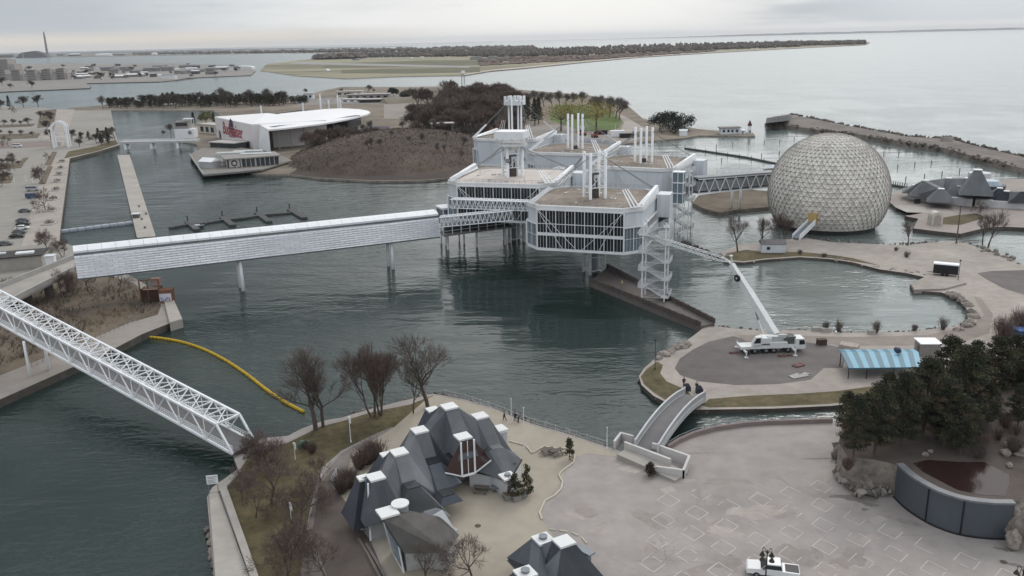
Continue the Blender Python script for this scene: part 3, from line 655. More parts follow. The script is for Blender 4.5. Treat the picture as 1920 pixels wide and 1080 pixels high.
# ================================================================== arched footbridge over the canal
def arch_bridge():
    a, b = G(1212, 842, Z1 + .9), G(1302, 742, Z2 + .9)
    d = b - a; L = math.hypot(d.x, d.y); u = Vector((d.x / L, d.y / L, 0)); s = Vector((u.y, -u.x, 0))
    t = thing('arched_footbridge', 'grey arched footbridge with solid white railings over the canal', 'footbridge', a)
    W, n = 3.5, 20
    def P(k, w_, h): f = k / n; return u * (L * f) + s * w_ + Vector((0, 0, d.z * f + 2.0 * 4 * f * (1 - f) * .62 + h))
    mb = MB()
    for k in range(n): mb.quad(P(k, -W / 2, 0), P(k, W / 2, 0), P(k + 1, W / 2, 0), P(k + 1, -W / 2, 0)); mb.quad(P(k, W / 2, -.5), P(k, -W / 2, -.5), P(k + 1, -W / 2, -.5), P(k + 1, W / 2, -.5))
    mb.build('deck', [mat('deck_grey', (.14, .135, .135))], t)
    RAILP = mat('pale_railing', (.47, .475, .48), .12, 1, .6)
    for sg in (-1, 1):
        mb = MB(); w_ = sg * W / 2
        for k in range(n):
            for h0, h1, o in ((-.75, .05, .14), (.92, 1.12, .12)):
                for oo in (-o, o): mb.quad(P(k, w_ + oo, h0), P(k + 1, w_ + oo, h0), P(k + 1, w_ + oo, h1), P(k, w_ + oo, h1))
                mb.quad(P(k, w_ - o, h1), P(k + 1, w_ - o, h1), P(k + 1, w_ + o, h1), P(k, w_ + o, h1))
            mb.bar(P(k, w_, 0), P(k, w_, 1.0), .12)
            for q in range(1, 8): f = q / 8; p = P(k, w_, 0).lerp(P(k + 1, w_, 0), f); mb.bar(p, p + Vector((0, 0, 1.0)), .085, .05)
        for k in (0, n): mb.bar(P(k, w_, -.6), P(k, w_, 1.25), .3)
        mb.build('railing', [RAILP], t)
    # switchback ramp on the plaza side
    mb = MB(); mr = MB()
    def run(p, q, w_, h):
        p, q = p - a, q - a; e = (q - p); e.z = 0; e.normalize(); n_ = Vector((e.y, -e.x, 0)) * w_
        mb.hull([v + Vector((0, 0, dz)) for v in (p, q, p + n_, q + n_) for dz in (0, -h)])
    P0, P1 = G(1180, 838, Z1 + .8), G(1260, 872, Z1 + .5); run(P0, P1, 3.0, 1.2)
    P2, P3 = G(1228, 877, Z1 + .35), G(1290, 885, Z1 + .35); run(P1, P3, 3.2, .8)
    mb.build('ramp', [CONC], t)
    def wall(p, q, h=1.0): mr.hull([v + Vector((dx, dy, dz)) for v in (p - a, q - a) for dx in (-.14, .14) for dy in (-.14, .14) for dz in (-.7, h)])
    wall(G(1172, 840, Z1 + .6), G(1256, 872, Z1 + .5)); wall(G(1224, 842, Z1 + .8), G(1292, 866, Z1 + .5)); wall(G(1292, 866, Z1 + .5), G(1281, 893, Z1 + .3)); wall(G(1281, 893, Z1 + .3), G(1231, 886, Z1 + .2)); wall(G(1152, 838, Z1 + .2), G(1164, 822, Z1 + .2))
    wall(G(1164, 822, Z1 + .2), G(1186, 828, Z1 + .6))
    mr.build('ramp_wall', [mat('pale_parapet', (.48, .46, .445), .12, 1, .7)], t)
    return t
arch_bridge()
# low wall with rail along the canal side of the plaza
pts = [G(x, y, Z1) for x, y in [(1252, 843), (1272, 830), (1302, 817), (1340, 807), (1395, 799), (1440, 796), (1500, 794), (1560, 792)]]
t = thing('canal_parapet', 'curved low pinkish parapet wall with rail along the canal edge of the plaza', 'wall', pts[0])
mb, mr = MB(), MB()
for p, q in zip(pts, pts[1:]):
    p, q = p - pts[0], q - pts[0]; mb.bar(p + Vector((0, 0, .35)), q + Vector((0, 0, .35)), .5, .7); mr.bar(p + Vector((0, .2, 1.05)), q + Vector((0, .2, 1.05)), .07); mr.bar(p + Vector((0, .2, .7)), p + Vector((0, .2, 1.05)), .07)
    mr.bar((p + q) / 2 + Vector((0, .2, .7)), (p + q) / 2 + Vector((0, .2, 1.05)), .07)
mb.build('wall', [mat('pink_concrete', (.235, .19, .18), .15, .6, .9)], t); mr.build('rail', [STEEL], t)
# bridge from the right rear pod to the dome
def dome_bridge():
    a, b = G(1300, 362, 11.5), G(1452, 348, 9.0)
    d = b - a; L = d.length; u = d.normalized(); s = Vector((0, 0, 1)).cross(u).normalized()
    t = thing('dome_bridge', 'white zigzag truss bridge leading into the big dome', 'footbridge', a)
    W, Hh, n = 4.0, 4.6, 8; mb = MB()
    for sg in (-1, 1):
        o = s * (W / 2 * sg); mb.bar(o, o + d, .34); mb.bar(o + Vector((0, 0, Hh)), o + d + Vector((0, 0, Hh)), .4)
        for k in range(n):
            p, q = d * (k / n) + o, d * ((k + 1) / n) + o; mb.bar(p, (p + q) / 2 + Vector((0, 0, Hh)), .24); mb.bar((p + q) / 2 + Vector((0, 0, Hh)), q, .24)
    mb.build('truss', [WHITE], t)
    mb = MB(); mb.bar(Vector((0, 0, Hh + .45)), d + Vector((0, 0, Hh + .45)), W + .9, .3); mb.build('roof', [mat('grey_bridge_roof', (.20, .215, .225), .15, .4, .6)], t)
    mb = MB(); mb.bar(Vector((0, 0, .15)), d + Vector((0, 0, .15)), W, .3); mb.bar(Vector((0, 0, 2.3)), d + Vector((0, 0, 2.3)), W - .9, 3.2); mb.build('corridor', [mat('mesh_wall', (.24, .25, .255), .3, .8, .6)], t)
    for px, py in ((1371, 397), (1387, 397)):
        p = G(px, py, 0) - a; k = max(0, min(1, p.dot(Vector((u.x, u.y, 0))) / L)); z = (d * k).z
        mb = MB(); mb.tube((p.x, p.y, -a.z - 1), (p.x, p.y, z), .42, .42, 12); mb.build('column', [WHITE], t, True)
    return t
dome_bridge()
# ================================================================== the dome
def dome():
    C = Vector((101.8, 270.0, 11.1)); Rr = 18.5; zc = 1.6 - C.z
    t = thing('geodesic_dome', 'huge white triangulated dome standing in the water beside the pods', 'dome', (C.x, C.y, 0))
    PAN = mat('dome_panel', (.73, .69, .63), .1, .22, .45, scale2=.08)
    FR = mat('dome_frame', (.27, .252, .228), .15, 1, .6)
    rows = 28; lat0 = math.asin(zc / Rr); lats = [lat0 + (math.pi / 2 - lat0) * (k / rows) for k in range(rows + 1)]
    def cnt(la):
        c = math.cos(la); return 60 if c > .62 else (36 if c > .40 else (22 if c > .2 else 12))
    def P(la, lo, r): return Vector((r * math.cos(la) * math.cos(lo), r * math.cos(la) * math.sin(lo), C.z + r * math.sin(la)))
    pm, fm, nm = MB(), MB(), MB(); rnd = random.Random(2)
    for k in range(rows):
        la, lb = lats[k], lats[k + 1]; n = cnt(la); off = (k % 2) * .5
        for i in range(n):
            a0, a1 = 2 * math.pi * (i + off) / n, 2 * math.pi * (i + 1 + off) / n; m_ = (a0 + a1) / 2; b0, b1 = m_, m_ + 2 * math.pi / n
            last = k == rows - 1
            A, B, D, E_ = P(la, a0, Rr), P(la, a1, Rr), P(lb, b0, Rr), P(lb, b1, Rr)
            # each triangle is a shallow pyramid pushed in at its middle
            for tri in ((A, B, D),) + (() if last else ((D, B, E_),)):
                c = sum(tri, Vector()) / 3; c = Vector((0, 0, C.z)) + (c - Vector((0, 0, C.z))) * (1 - .008); kk = rnd.choice((0, 0, 1, 2))
                for x, y in ((0, 1), (1, 2), (2, 0)): pm.quad(tri[x], tri[y], c, k=kk)
            for x, y in ((A, B), (A, D), (B, D)):
                o = Vector((0, 0, C.z)); x, y = o + (x - o) * 1.004, o + (y - o) * 1.004; fm.bar(x, y, .105, .06)
            if n == 60 and k % 1 == 0: o = Vector((0, 0, C.z)); q = o + (A - o) * 1.003; fm.box(q, (.26, .26, .26), a0)
    PAN2 = mat('dome_panel_pale', (.80, .765, .705), .08, .22, .45); PAN3 = mat('dome_panel_grey', (.61, .575, .525), .12, .22, .45)
    pm.build('panels', [PAN, PAN2, PAN3], t); fm.build('lattice', [FR], t)
    mb = MB(); r0 = Rr * math.cos(lat0)
    mb.tube((0, 0, -1.5), (0, 0, 1.7), r0 - 1.6, r0 - .4, 48); mb.build('base', [mat('dark_base', (.05, .05, .05), .3, .5, .9)], t)
    # yellow exit hood with its white stair
    dr = ray(1523, 404); oc_ = EYE - C; bq = dr.dot(oc_); hood = EYE + dr * (-bq - math.sqrt(max(0, bq * bq - oc_.length_squared + Rr * Rr)) - 1.6); d = Vector((C.x - hood.x, C.y - hood.y, 0)).normalized(); q = hood - t.location; s = Vector((d.y, -d.x, 0))
    YEL = mat('yellow_hood', (.42, .31, .12), .12, 1, .6)
    mb = MB(); mb.hull([q + s * a + d * b + Vector((0, 0, z)) for a in (-1.3, 1.3) for b in (0, 4) for z in (-2.3, .5)]); h_ = mb.build('exit_hood', [YEL], t)
    foot = G(1492, 447, 1.2) - t.location
    mb = MB(); top = q + Vector((0, 0, -2.2)); dn = (foot - top); e = dn.normalized(); n_ = Vector((e.y, -e.x, 0)).normalized()
    mb.bar(top, foot, 2.0, .3); st = mb.build('stair', [STEEL], t)
    mb = MB()
    for sg in (-1, 1): mb.hull([v + n_ * (sg * 1.15 + o) + Vector((0, 0, z)) for v in (top, foot) for o in (-.1, .1) for z in (-.5, 1.1)])
    mb.build('balustrade', [WHITE], st)
    return t
dome()
# ================================================================== TREES AND PLANTS
def rvec(rnd): 
    while True:
        v = Vector((rnd.uniform(-1, 1), rnd.uniform(-1, 1), rnd.uniform(-1, 1)))
        if .05 < v.length < 1: return v.normalized()
def bare_tree(seed, h=10.0, spread=.55, stems=1, fine=1.0, lift=.35, twr=.018):
    """trunk mesh with limbs, crown mesh of fine twigs"""
    rnd = random.Random(seed); T, C = MB(), MB()
    def seg(mb, p, q, r0, r1, n): mb.tube(p, q, r0, r1, n, cap=False)
    def grow(p, d, L, r, lev):
        n = 3 if lev < 2 else 2
        pts = [p]; dd = d.copy()
        for i in range(n):
            dd = (dd + rvec(rnd) * .16 + Vector((0, 0, lift * .22))).normalized(); pts.append(pts[-1] + dd * (L / n))
        tgt = T if lev < 3 else C
        for i in range(n):
            ra, rb = r * (1 - .4 * i / n), r * (1 - .4 * (i + 1) / n); seg(tgt, pts[i], pts[i + 1], ra, rb, 6 if lev == 0 else (5 if lev == 1 else (4 if lev == 2 else 3)))
        if lev == 4: return
        kids = [rnd.randint(5, 6), rnd.randint(4, 6), rnd.randint(5, 6), max(2, int(rnd.randint(5, 7) * fine))][lev]
        for k in range(kids):
            f = rnd.uniform(.45, 1.0) if lev else rnd.uniform(.62, 1.0)
            if k == 0: f = 1.0
            x = f * n; i = min(n - 1, int(x)); pp = pts[i].lerp(pts[i + 1], x - i)
            ax = dd.cross(rvec(rnd)); ax = ax.normalized() if ax.length > .05 else Vector((1, 0, 0))
            ang = rnd.uniform(.3, .78) * (spread / .5) if k else rnd.uniform(.05, .3)
            nd_ = Matrix.Rotation(ang, 3, ax) @ dd; nd_ = (nd_ + Vector((0, 0, lift * .3))).normalized()
            grow(pp, nd_, L * rnd.uniform(.60, .80), max(twr, r * (.42 if lev else .5) * rnd.uniform(.8, 1.1)), lev + 1)
    for s_ in range(stems):
        a = s_ * 2.4 + seed; d = Vector((math.cos(a) * .28, math.sin(a) * .28, 1)).normalized() if stems > 1 else Vector((0, 0, 1))
        grow(Vector((math.cos(a) * .2, math.sin(a) * .2, -.3)) if stems > 1 else Vector((0, 0, -.3)), d, h * .34, h * .021 / (stems ** .4), 0)
    zm = max(v[2] for v in C.v)
    f = h / zm
    for m_ in (T, C): m_.v = [(v[0] * f, v[1] * f, v[2] * f) for v in m_.v]
    return T, C
def proto_bare(name, label, seed, tm=None, bm_=None, **kw):
    t = thing(name, label, 'tree'); T, C = bare_tree(seed, **kw)
    T.build('trunk', [bm_ or BARK], t); C.build('crown', [tm or TWIG], t); return t
def leaf_quads(mb, c, r, n, size, rnd, k=0, flat=1.0):
    for _ in range(n):
        p = Vector(c) + rvec(rnd) * (r * rnd.random() ** .4) * 1.0; p.z = c[2] + (p.z - c[2]) * flat
        u = rvec(rnd); v = u.cross(rvec(rnd)); v = v.normalized() if v.length > .05 else Vector((0, 0, 1)); s = size * rnd.uniform(.6, 1.3)
        mb.quad(p - u * s, p + v * s * .5, p + u * s, p - v * s * .5, k=k)
PINE = [mat('pine_needles', (.042, .047, .030), .35, .8, .9, detail=3), mat('pine_needles_light', (.075, .075, .042), .3, .8, .9, detail=3), mat('pine_needles_brown', (.088, .068, .046), .3, .8, .9, detail=3)]
def proto_pine(name, label, seed, h=11.0, wd=3.6, kind='round', mats=PINE, dens=1.0):
    rnd = random.Random(seed); t = thing(name, label, 'tree'); T, C = MB(), MB()
    T.tube((0, 0, -.5), (0, 0, h * .55), h * .022, h * .014, 7, cap=False); T.tube((0, 0, h * .55), (rnd.uniform(-.3, .3), 0, h * .95), h * .014, h * .004, 6, cap=False)
    nb = int(64 * dens)
    for k in range(nb):
        f = (k + rnd.random()) / nb; z = h * (.16 + .82 * f)
        if kind == 'round': rr = wd * math.sin(min(1, (1 - f) * 1.25 + .12) * math.pi / 2) * (.55 + .45 * min(1, f * 4))
        else: rr = wd * (1 - f) ** .85 + .15
        a = k * 2.4 + rnd.uniform(-.4, .4); rad = rr * rnd.uniform(.5, 1.05)
        e = Vector((math.cos(a) * rad, math.sin(a) * rad, z + rad * .12)); T.tube((0, 0, z - rad * .15), e, .06, .025, 4, cap=False)
        mi = 0 if rnd.random() < .5 else (1 if rnd.random() < .6 else 2)
        leaf_quads(C, e, rnd.uniform(.75, 1.25) * wd / 3.4, int(120 * dens), .16, rnd, mi, .42)
        leaf_quads(C, e * .6 + Vector((0, 0, z * .4)), .9 * wd / 3.4, int(26 * dens), .2, rnd, 0, .5)
    T.build('trunk', [BARK], t); C.build('crown', mats, t); return t
def bush_mesh(seed, h, w_, n, r=.02):
    rnd = random.Random(seed); mb = MB()
    for _ in range(n):
        a = rnd.uniform(0, 6.28); e = Vector((math.cos(a) * w_ * rnd.random(), math.sin(a) * w_ * rnd.random(), h * rnd.uniform(.55, 1)))
        b_ = Vector((math.cos(a) * w_ * .15, math.sin(a) * w_ * .15, -.1)); m_ = b_.lerp(e, .5) + rvec(rnd) * .15 * h
        mb.tube(b_, m_, r * 1.6, r, 3, cap=False); mb.tube(m_, e, r, r * .6, 3, cap=False)
        for _ in range(3): mb.tube(m_.lerp(e, rnd.random()), m_.lerp(e, rnd.random()) + rvec(rnd) * h * .25 + Vector((0, 0, h * .12)), r * .7, r * .4, 3, cap=False)
    return mb
def bush(label, p, h, w_, seed, mt=None, n=70, cat='shrub', group=None, r=.02):
    o = bush_mesh(seed, h, w_, n, r).build('bare_shrub', [mt or TWIG]); o.location = p; tag(o, label, cat, group); return o
# --- prototypes of bare trees (each placed first where it stands)
PB = {}
def place(key, px, py, z, ptop, label, rz=0.0, group=None, grow=1.0):
    p = G(px, py, z); h = HT(p, ptop) - z
    name, seed, kw = BKIND[key]
    if key not in PB:
        t = proto_bare(name, label, seed, **kw); PB[key] = [t, kw.get('h', 10.0)]; t.location = p; t.rotation_euler = (0, 0, rz); s = h / kw.get('h', 10.0); t.scale = (s * grow, s * grow, s)
        if group: t['group'] = group
        return t
    pr, h0 = PB[key]; s = h / h0
    d = dup(pr, p, rz, (s * grow, s * grow, s), label, group)
    if not group and 'group' in d: del d['group']
    return d
BKIND = {
 'a': ('bare_tree', 11, dict(h=12.0, spread=.50, fine=1.3, tm=TWIG)),
 'b': ('bare_tree', 12, dict(h=12.0, spread=.42, stems=3, fine=1.1, tm=TWIGR)),
 'c': ('bare_tree', 13, dict(h=12.0, spread=.62, fine=1.4, lift=.5)),
 'd': ('bare_tree', 14, dict(h=8.0, spread=.70, stems=2, fine=1.2, lift=.25, tm=TWIGR)),
 'e': ('bare_tree', 15, dict(h=8.0, spread=.85, fine=1.2, lift=.3, tm=TWIGR)),
}
# foreground trees by the water
place('a', 592, 806, Z1, 650, 'tall bare tree on the grass at the end of the yellow boom, forked trunk', .3, grow=1.35)
place('a', 606, 800, Z1, 668, 'slender bare tree standing close behind the forked tree at the yellow boom', 2.2, grow=1.2)
place('b', 700, 782, Z1, 640, 'reddish bare tree with two stems, left one of the pair on the grass point', 1.2)
place('b', 714, 778, Z1, 636, 'reddish bare tree with fanned stems, right one of the pair on the grass point', 3.1)
place('c', 803, 765, Z1, 612, 'tallest bare tree with spreading grey limbs behind the dark roofed pavilion', .9, grow=1.2)
place('c', 775, 775, Z1, 668, 'thin low bare tree beside the tallest tree behind the pavilion', 2.9, grow=.7)
place('d', 488, 880, Z1, 800, 'low bare tree with purple twigs at the foot of the white truss bridge', .4)
place('d', 515, 888, Z1, 806, 'second low bare tree with purple twigs a step inland from the truss bridge foot', 2.0)
place('e', 508, 945, Z1, 838, 'wide bare tree on the grass beside the sea wall', 1.0, grow=1.1)
place('e', 565, 985, Z1, 872, 'bare tree with curved limbs over the worn pavement left of the pavilion', 2.5)
place('d', 540, 1075, Z1, 955, 'bare reddish tree in the lower part of the grass strip by the sea wall', 3.3)
place('e', 610, 1085, Z1, 1000, 'small bare tree at the lower end of the trodden soil', 4.4)
place('e', 885, 1085, Z1, 985, 'small bare tree with wide limbs between the two dark roofed pavilions', 5.1)
place('c', 800, 1100, Z1, 1000, 'bare tree in front of the white wall of the big pavilion', 1.9)
# crane island trees
place('c', 1383, 472, Z2, 398, 'bare tree with grey limbs on the grass bank left of the white shed', .7)
place('a', 1427, 465, Z2, 400, 'bare tree just behind the white shed below the dome', 2.7)
place('b', 1468, 458, Z2, 395, 'bushy bare tree against the dark foot of the dome', 1.1)
place('a', 1703, 460, Z2, 412, 'small bare tree on the channel bank right of the dome', .2)
place('c', 1842, 460, Z2, 395, 'reddish bare tree, left of two on the rocky point at the channel', 1.2)
place('c', 1853, 462, Z2, 388, 'reddish bare tree, right of two on the rocky point at the channel', 3.0)
place('e', 1838, 405, 1.3, 370, 'small bushy tree before the white pavilion behind the dome', 3.0)
# left shore trees by the covered bridge
place('d', 90, 470, Z3, 425, 'bare thicket tree at the left end of the covered bridge roof', .8)
place('d', 118, 482, Z3, 440, 'bare tree overlapping the left end of the covered bridge', 2.4)
place('e', 165, 545, Z3, 490, 'dark bare tree in the brush below the covered bridge', 3.6)
place('e', 225, 540, Z3, 492, 'thin bare tree in front of the ribbed bridge panels', 1.6)
place('d', 120, 560, Z3, 500, 'bare tree in the brush between the two bridges', 5.0)
for i, (x, y, t_) in enumerate([(85, 395, 345), (80, 345, 305), (86, 300, 284), (20, 305, 283), (16, 275, 250), (12, 330, 300), (22, 212, 196), (2, 350, 315)]):
    place('d' if i % 2 else 'e', x, y, Z3, t_, ['bare tree on the dark planting strip of the car park nearest the cars', 'bushy bare tree in the middle of the car park planting strip', 'round bare tree at the top of the car park planting strip', 'bare tree on the car park island at the picture edge', 'bare tree beside the white truck on the far road', 'bare tree among the lower car park islands', 'bare tree on the far lawn by the left shore', 'dark bare tree at the car park edge near the flags'][i], i * 1.3)
# --- shrubs on the crane island
for i, (x, y, h, w_) in enumerate([(1548, 620, 2.2, .8), (1572, 622, 2.4, 1.0), (1642, 624, 2.6, 1.2), (1768, 618, 2.6, 1.3), (1715, 620, 1.3, .8)]):
    bush(['twiggy shrub between the concrete blocks and the pond', 'bare shrub behind the second concrete block', 'larger bare shrub midway along the pond shore', 'bare shrub near the right end of the pond shore', 'tiny bare shrub on the pond shore before the awning'][i], G(x, y, Z2), h, w_, 40 + i)
for i, (x, y, h, w_) in enumerate([(1700, 482, 1.6, 1.2), (1680, 470, 1.0, .8), (1500, 476, 1.2, 1.2), (1545, 482, 1.1, 1.0)]):
    bush(['low scrub on the pond bank right of the dome', 'small scrub beside the channel bank', 'low scrub beside the white shed', 'low scrub on the bank below the dome stair'][i], G(x, y, Z2), h, w_, 60 + i)
# --- pines on the rocky terrace at the right
pines = [  # px, base py, top py, width factor, kind
 (1600, 858, 742, 1.0, 0), (1640, 850, 720, 1.1, 1), (1585, 815, 735, 1.0, 2), (1690, 838, 698, 1.0, 0), (1660, 790, 700, 1.1, 1), (1730, 812, 672, 1.2, 2), (1772, 770, 632, 1.1, 0), (1800, 800, 650, 1.25, 1),
 (1822, 740, 640, 1.1, 2), (1860, 760, 632, 1.1, 0), (1893, 742, 628, 1.0, 1), (1925, 760, 636, 1.1, 2), (1850, 800, 722, 1.1, 1), (1908, 800, 720, 1.1, 0), (1770, 838, 712, 1.1, 2), (1955, 790, 660, 1.1, 1), (1720, 756, 690, .9, 2), (1800, 852, 745, 1.0, 0)]
plabs = ['pine at the left edge of the terrace above the rocks', 'second pine from the left edge above the rock face', 'low pine beside the end of the canal', 'pine before the striped awning roof', 'pine between the awning and the canal end', 'broad pine below the white kiosk', 'tall pine that hides the right end of the white kiosk', 'broad dark pine behind the pool wall', 'pine behind the tall one at the kiosk', 'tall pine below the blue tarpaulin', 'pine just left of the blue tarpaulin', 'pine at the picture edge below the blue tarpaulin', 'pine above the back edge of the reddish pool', 'pine at the picture edge above the pool', 'thin pine above the left end of the pool wall', 'pine half cut off by the picture edge', 'small pine under the awning edge', 'low pine directly above the pool bank']
PN = []
ZT = HT(G(1676, 932, Z1), 872) - .25
for i, (x, y, ty, wf, kd) in enumerate(pines):
    zb = ZT if y > 760 else 2.2
    p = G(x, y, zb); h = HT(p, ty) - zb
    if len(PN) < 3:
        t = proto_pine('pine_tree', plabs[i], 80 + i, 11.0, 3.3, 'round'); PN.append(t); t.location = p; s = h / 11.0; t.scale = (s * wf * .86, s * wf * .86, s)
    else: t = dup(PN[kd], p, i * 1.7, (h / 11.0 * wf * .86, h / 11.0 * wf * .86, h / 11.0), plabs[i])
# --- the grey brush under the pines
for i, (x, y, h) in enumerate([(1822, 800, 5.0), (1836, 858, 2.0), (1900, 850, 2.4), (1590, 880, 1.6), (1690, 760, 2.2), (1880, 640, 5.0), (1910, 625, 5.0)]):
    bush(['tall grey bare brush between the pines above the pool', 'grey brush on the back bank of the pool', 'brown brush at the right back of the pool', 'grey brush on top of the rock face', 'brown scrub beside the awning posts', 'rusty bare brush above the pines by the path', 'rusty bare brush beside the blue tarpaulin'][i], G(x, y, ZT if i < 4 else Z2), h, h * .55, 90 + i, TWIGR if i > 2 else TWIG, 160, r=.03)
rnd = random.Random(61)
for i in range(30):
    px, py = rnd.uniform(1590, 1925), rnd.uniform(775, 862)
    if 1700 < px < 1900 and py > 852: continue
    bush('low bare brush on the earth bank between the pines and the reddish pool', G(px, py, ZT), rnd.uniform(1.2, 2.8), rnd.uniform(.8, 1.6), 500 + i, rnd.choice((TWIG, TWIGR)), 60, group='brush on the bank above the pool')
# --- cypress and planters at the pavilion
def cypress(label, px, py, ptop, w_, seed, mats=None):
    p = G(px, py, Z1 + .4); h = HT(p, ptop) - p.z; rnd = random.Random(seed); t = thing('juniper', label, 'shrub', p); C = MB(); T = MB(); T.tube((0, 0, -.4), (0, 0, h * .8), .07, .03, 5)
    for k in range(int(26 * w_ + 10)):
        z = h * rnd.random(); r = w_ * (1 - z / h) ** .6 * rnd.random() ** .5; a = rnd.uniform(0, 6.28); leaf_quads(C, (math.cos(a) * r, math.sin(a) * r, z), .38, 40, .13, rnd, rnd.choice((0, 0, 1, 2)))
    T.build('trunk', [BARK], t); C.build('crown', mats or [mat('juniper_green', (.045, .052, .026), .35, 2, .9), mat('juniper_brown', (.085, .066, .04), .3, 2, .9), PINE[0]], t); return t
cypress('tall brown green juniper at the corner of the low round pavilion wall', 988, 925, 872, .8, 5)
cypress('dense green juniper hedge against the white pavilion wall', 966, 930, 890, 1.4, 6)
cypress('small conical juniper in a pot on the sandy paving by the flagpole', 1068, 856, 824, .7, 7)
cypress('round green shrub at the ramp foot of the arched bridge', 1219, 888, 868, .7, 8, [mat('dark_shrub', (.05, .042, .03), .3, 2, .9)] * 3)
# --- evergreen clump on the marina spit
BALL = [mat('oak_dark', (.028, .034, .027), .35, .6, .9, detail=3), mat('oak_dark_light', (.042, .048, .034), .3, .6, .9, detail=3), mat('oak_dark_deep', (.020, .025, .020), .3, .6, .9)]
def ball_tree(name, label, px, py, z, ptop, wd, seed, mats=BALL, group=None, dens=1.0, leaf=.5):
    p = G(px, py, z); h = HT(p, ptop) - z; rnd = random.Random(seed); t = thing(name, label, 'tree', p, 0, group); T, C = MB(), MB()
    T.tube((0, 0, -.5), (0, 0, h * .5), h * .03, h * .02, 6)
    for k in range(int(26 * dens)):
        d = rvec(rnd); d.z = abs(d.z) * .9 - .25; e = Vector((d.x * wd, d.y * wd, h * .55 + d.z * h * .42)) * rnd.uniform(.8, 1.02); e.z = max(e.z, h * .2); T.tube((0, 0, h * .35), e, .12, .05, 4, cap=False)
        leaf_quads(C, e, wd * .42, int(60 * dens), leaf, rnd, rnd.choice((0, 0, 1, 2)))
    T.build('trunk', [BARK], t); C.build('crown', mats, t); return t
ball_tree('evergreen_tree', 'left round dark evergreen on the marina spit', 1237, 246, .9, 206, 6.5, 1)
ball_tree('evergreen_tree', 'middle and tallest round dark evergreen on the marina spit', 1254, 242, .9, 203, 5.5, 2)
ball_tree('evergreen_tree', 'right round dark evergreen on the marina spit', 1284, 245, .9, 211, 6.5, 3)
ball_tree('evergreen_tree', 'low dark evergreen filling the gap on the marina spit', 1266, 250, .9, 226, 8.0, 4)
WIL = [mat('willow_yellow', (.30, .24, .07), .3, .3, .9), mat('willow_gold', (.24, .20, .065), .3, .3, .9), mat('willow_dull', (.17, .15, .06), .3, .3, .9)]
ball_tree('willow', 'large yellow willow behind the middle pod roofs', 1085, 246, .9, 180, 14, 5, WIL, leaf=.45)
ball_tree('willow', 'smaller yellow willow at the left of the green lawn', 1052, 246, .9, 186, 12, 6, WIL, leaf=.45)
ball_tree('willow', 'yellow willow at the right over the green lawn', 1118, 243, .9, 182, 12, 7, WIL, leaf=.45)
ball_tree('willow', 'pale green willow behind the stage between two spruces', 387, 232, .9, 206, 5, 8, [mat('willow_green', (.14, .14, .06), .3, .3, .9)] * 3, leaf=.5)
# --- the hill of brown brush, bare trees behind it, the long dark belt
hillc = G(752, 285, 0)
def hill_z(x, y):
    d = Vector((x - hillc.x, y - hillc.y)); r = math.hypot(d.x / 58, (d.y + 10) / 84); return 0.9 + 11.5 * max(0, 1 - r * r) ** .8 if r < 1 else .9
mb = MB(); n = 40; ctr = hillc
gx = [ctr.x - 64 + 128 * i / n for i in range(n + 1)]; gy = [ctr.y - 105 + 205 * i / n for i in range(n + 1)]
for i in range(n):
    for j in range(n):
        q = [(gx[i], gy[j]), (gx[i + 1], gy[j]), (gx[i + 1], gy[j + 1]), (gx[i], gy[j + 1])]
        if all(hill_z(*v) <= .9 for v in q): continue
        mb.quad(*[(v[0], v[1], hill_z(*v) - (.3 if hill_z(*v) <= .9 else 0)) for v in q])
struct(mb.build('hill', [mat('brown_brush_ground', (.058, .042, .033), .3, .1, .95, .4, world=True, c2=(.078, .058, .045))], smooth=True))
rnd = random.Random(77); mb = MB()
shore = [(545, 327), (600, 334), (700, 339), (800, 338), (868, 331)]
for _ in range(9000):
    x, y = ctr.x + rnd.uniform(-64, 64), ctr.y + rnd.uniform(-104, 98); z = hill_z(x, y)
    if z <= 1.0: continue
    h = rnd.uniform(.25, .95)
    for k in range(5):
        a = rnd.uniform(0, 6.28); q = Vector((x + math.cos(a) * h * .5, y + math.sin(a) * h * .5, z + h * rnd.uniform(.6, 1))); mb.tube((x, y, z - .2), q, .035, .018, 3, cap=False, k=rnd.choice((0, 0, 1)))
struct(mb.build('brush', [mat('brown_brush', (.070, .051, .040), .3, .2, .95, world=True), mat('dark_brush', (.048, .038, .032), .3, .2, .95, world=True)]), 'stuff', 'dense brown leafless brush covering the hill', 'brush')
KB = {}
def far_bare(px, py, z, ptop, rz, label, group, mt='g', wf=1.0, hz=False):
    p = G(px, py, z)
    if hz: p.z = hill_z(p.x, p.y) ; p = Vector((p.x, p.y, p.z))
    h = HT(p, ptop) - p.z
    if h < 1.5: h = 1.5
    if mt not in KB:
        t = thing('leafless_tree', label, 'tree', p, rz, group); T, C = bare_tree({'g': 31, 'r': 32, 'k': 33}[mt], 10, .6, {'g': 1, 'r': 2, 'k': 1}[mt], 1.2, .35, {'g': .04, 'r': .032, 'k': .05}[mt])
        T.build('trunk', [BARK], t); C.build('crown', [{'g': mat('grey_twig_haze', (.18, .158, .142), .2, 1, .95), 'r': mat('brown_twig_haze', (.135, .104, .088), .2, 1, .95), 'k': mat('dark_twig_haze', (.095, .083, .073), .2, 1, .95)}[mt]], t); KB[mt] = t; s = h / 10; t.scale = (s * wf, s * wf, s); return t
    return dup(KB[mt], p, rz, (h / 10 * wf, h / 10 * wf, h / 10), label, group)
rnd = random.Random(5)
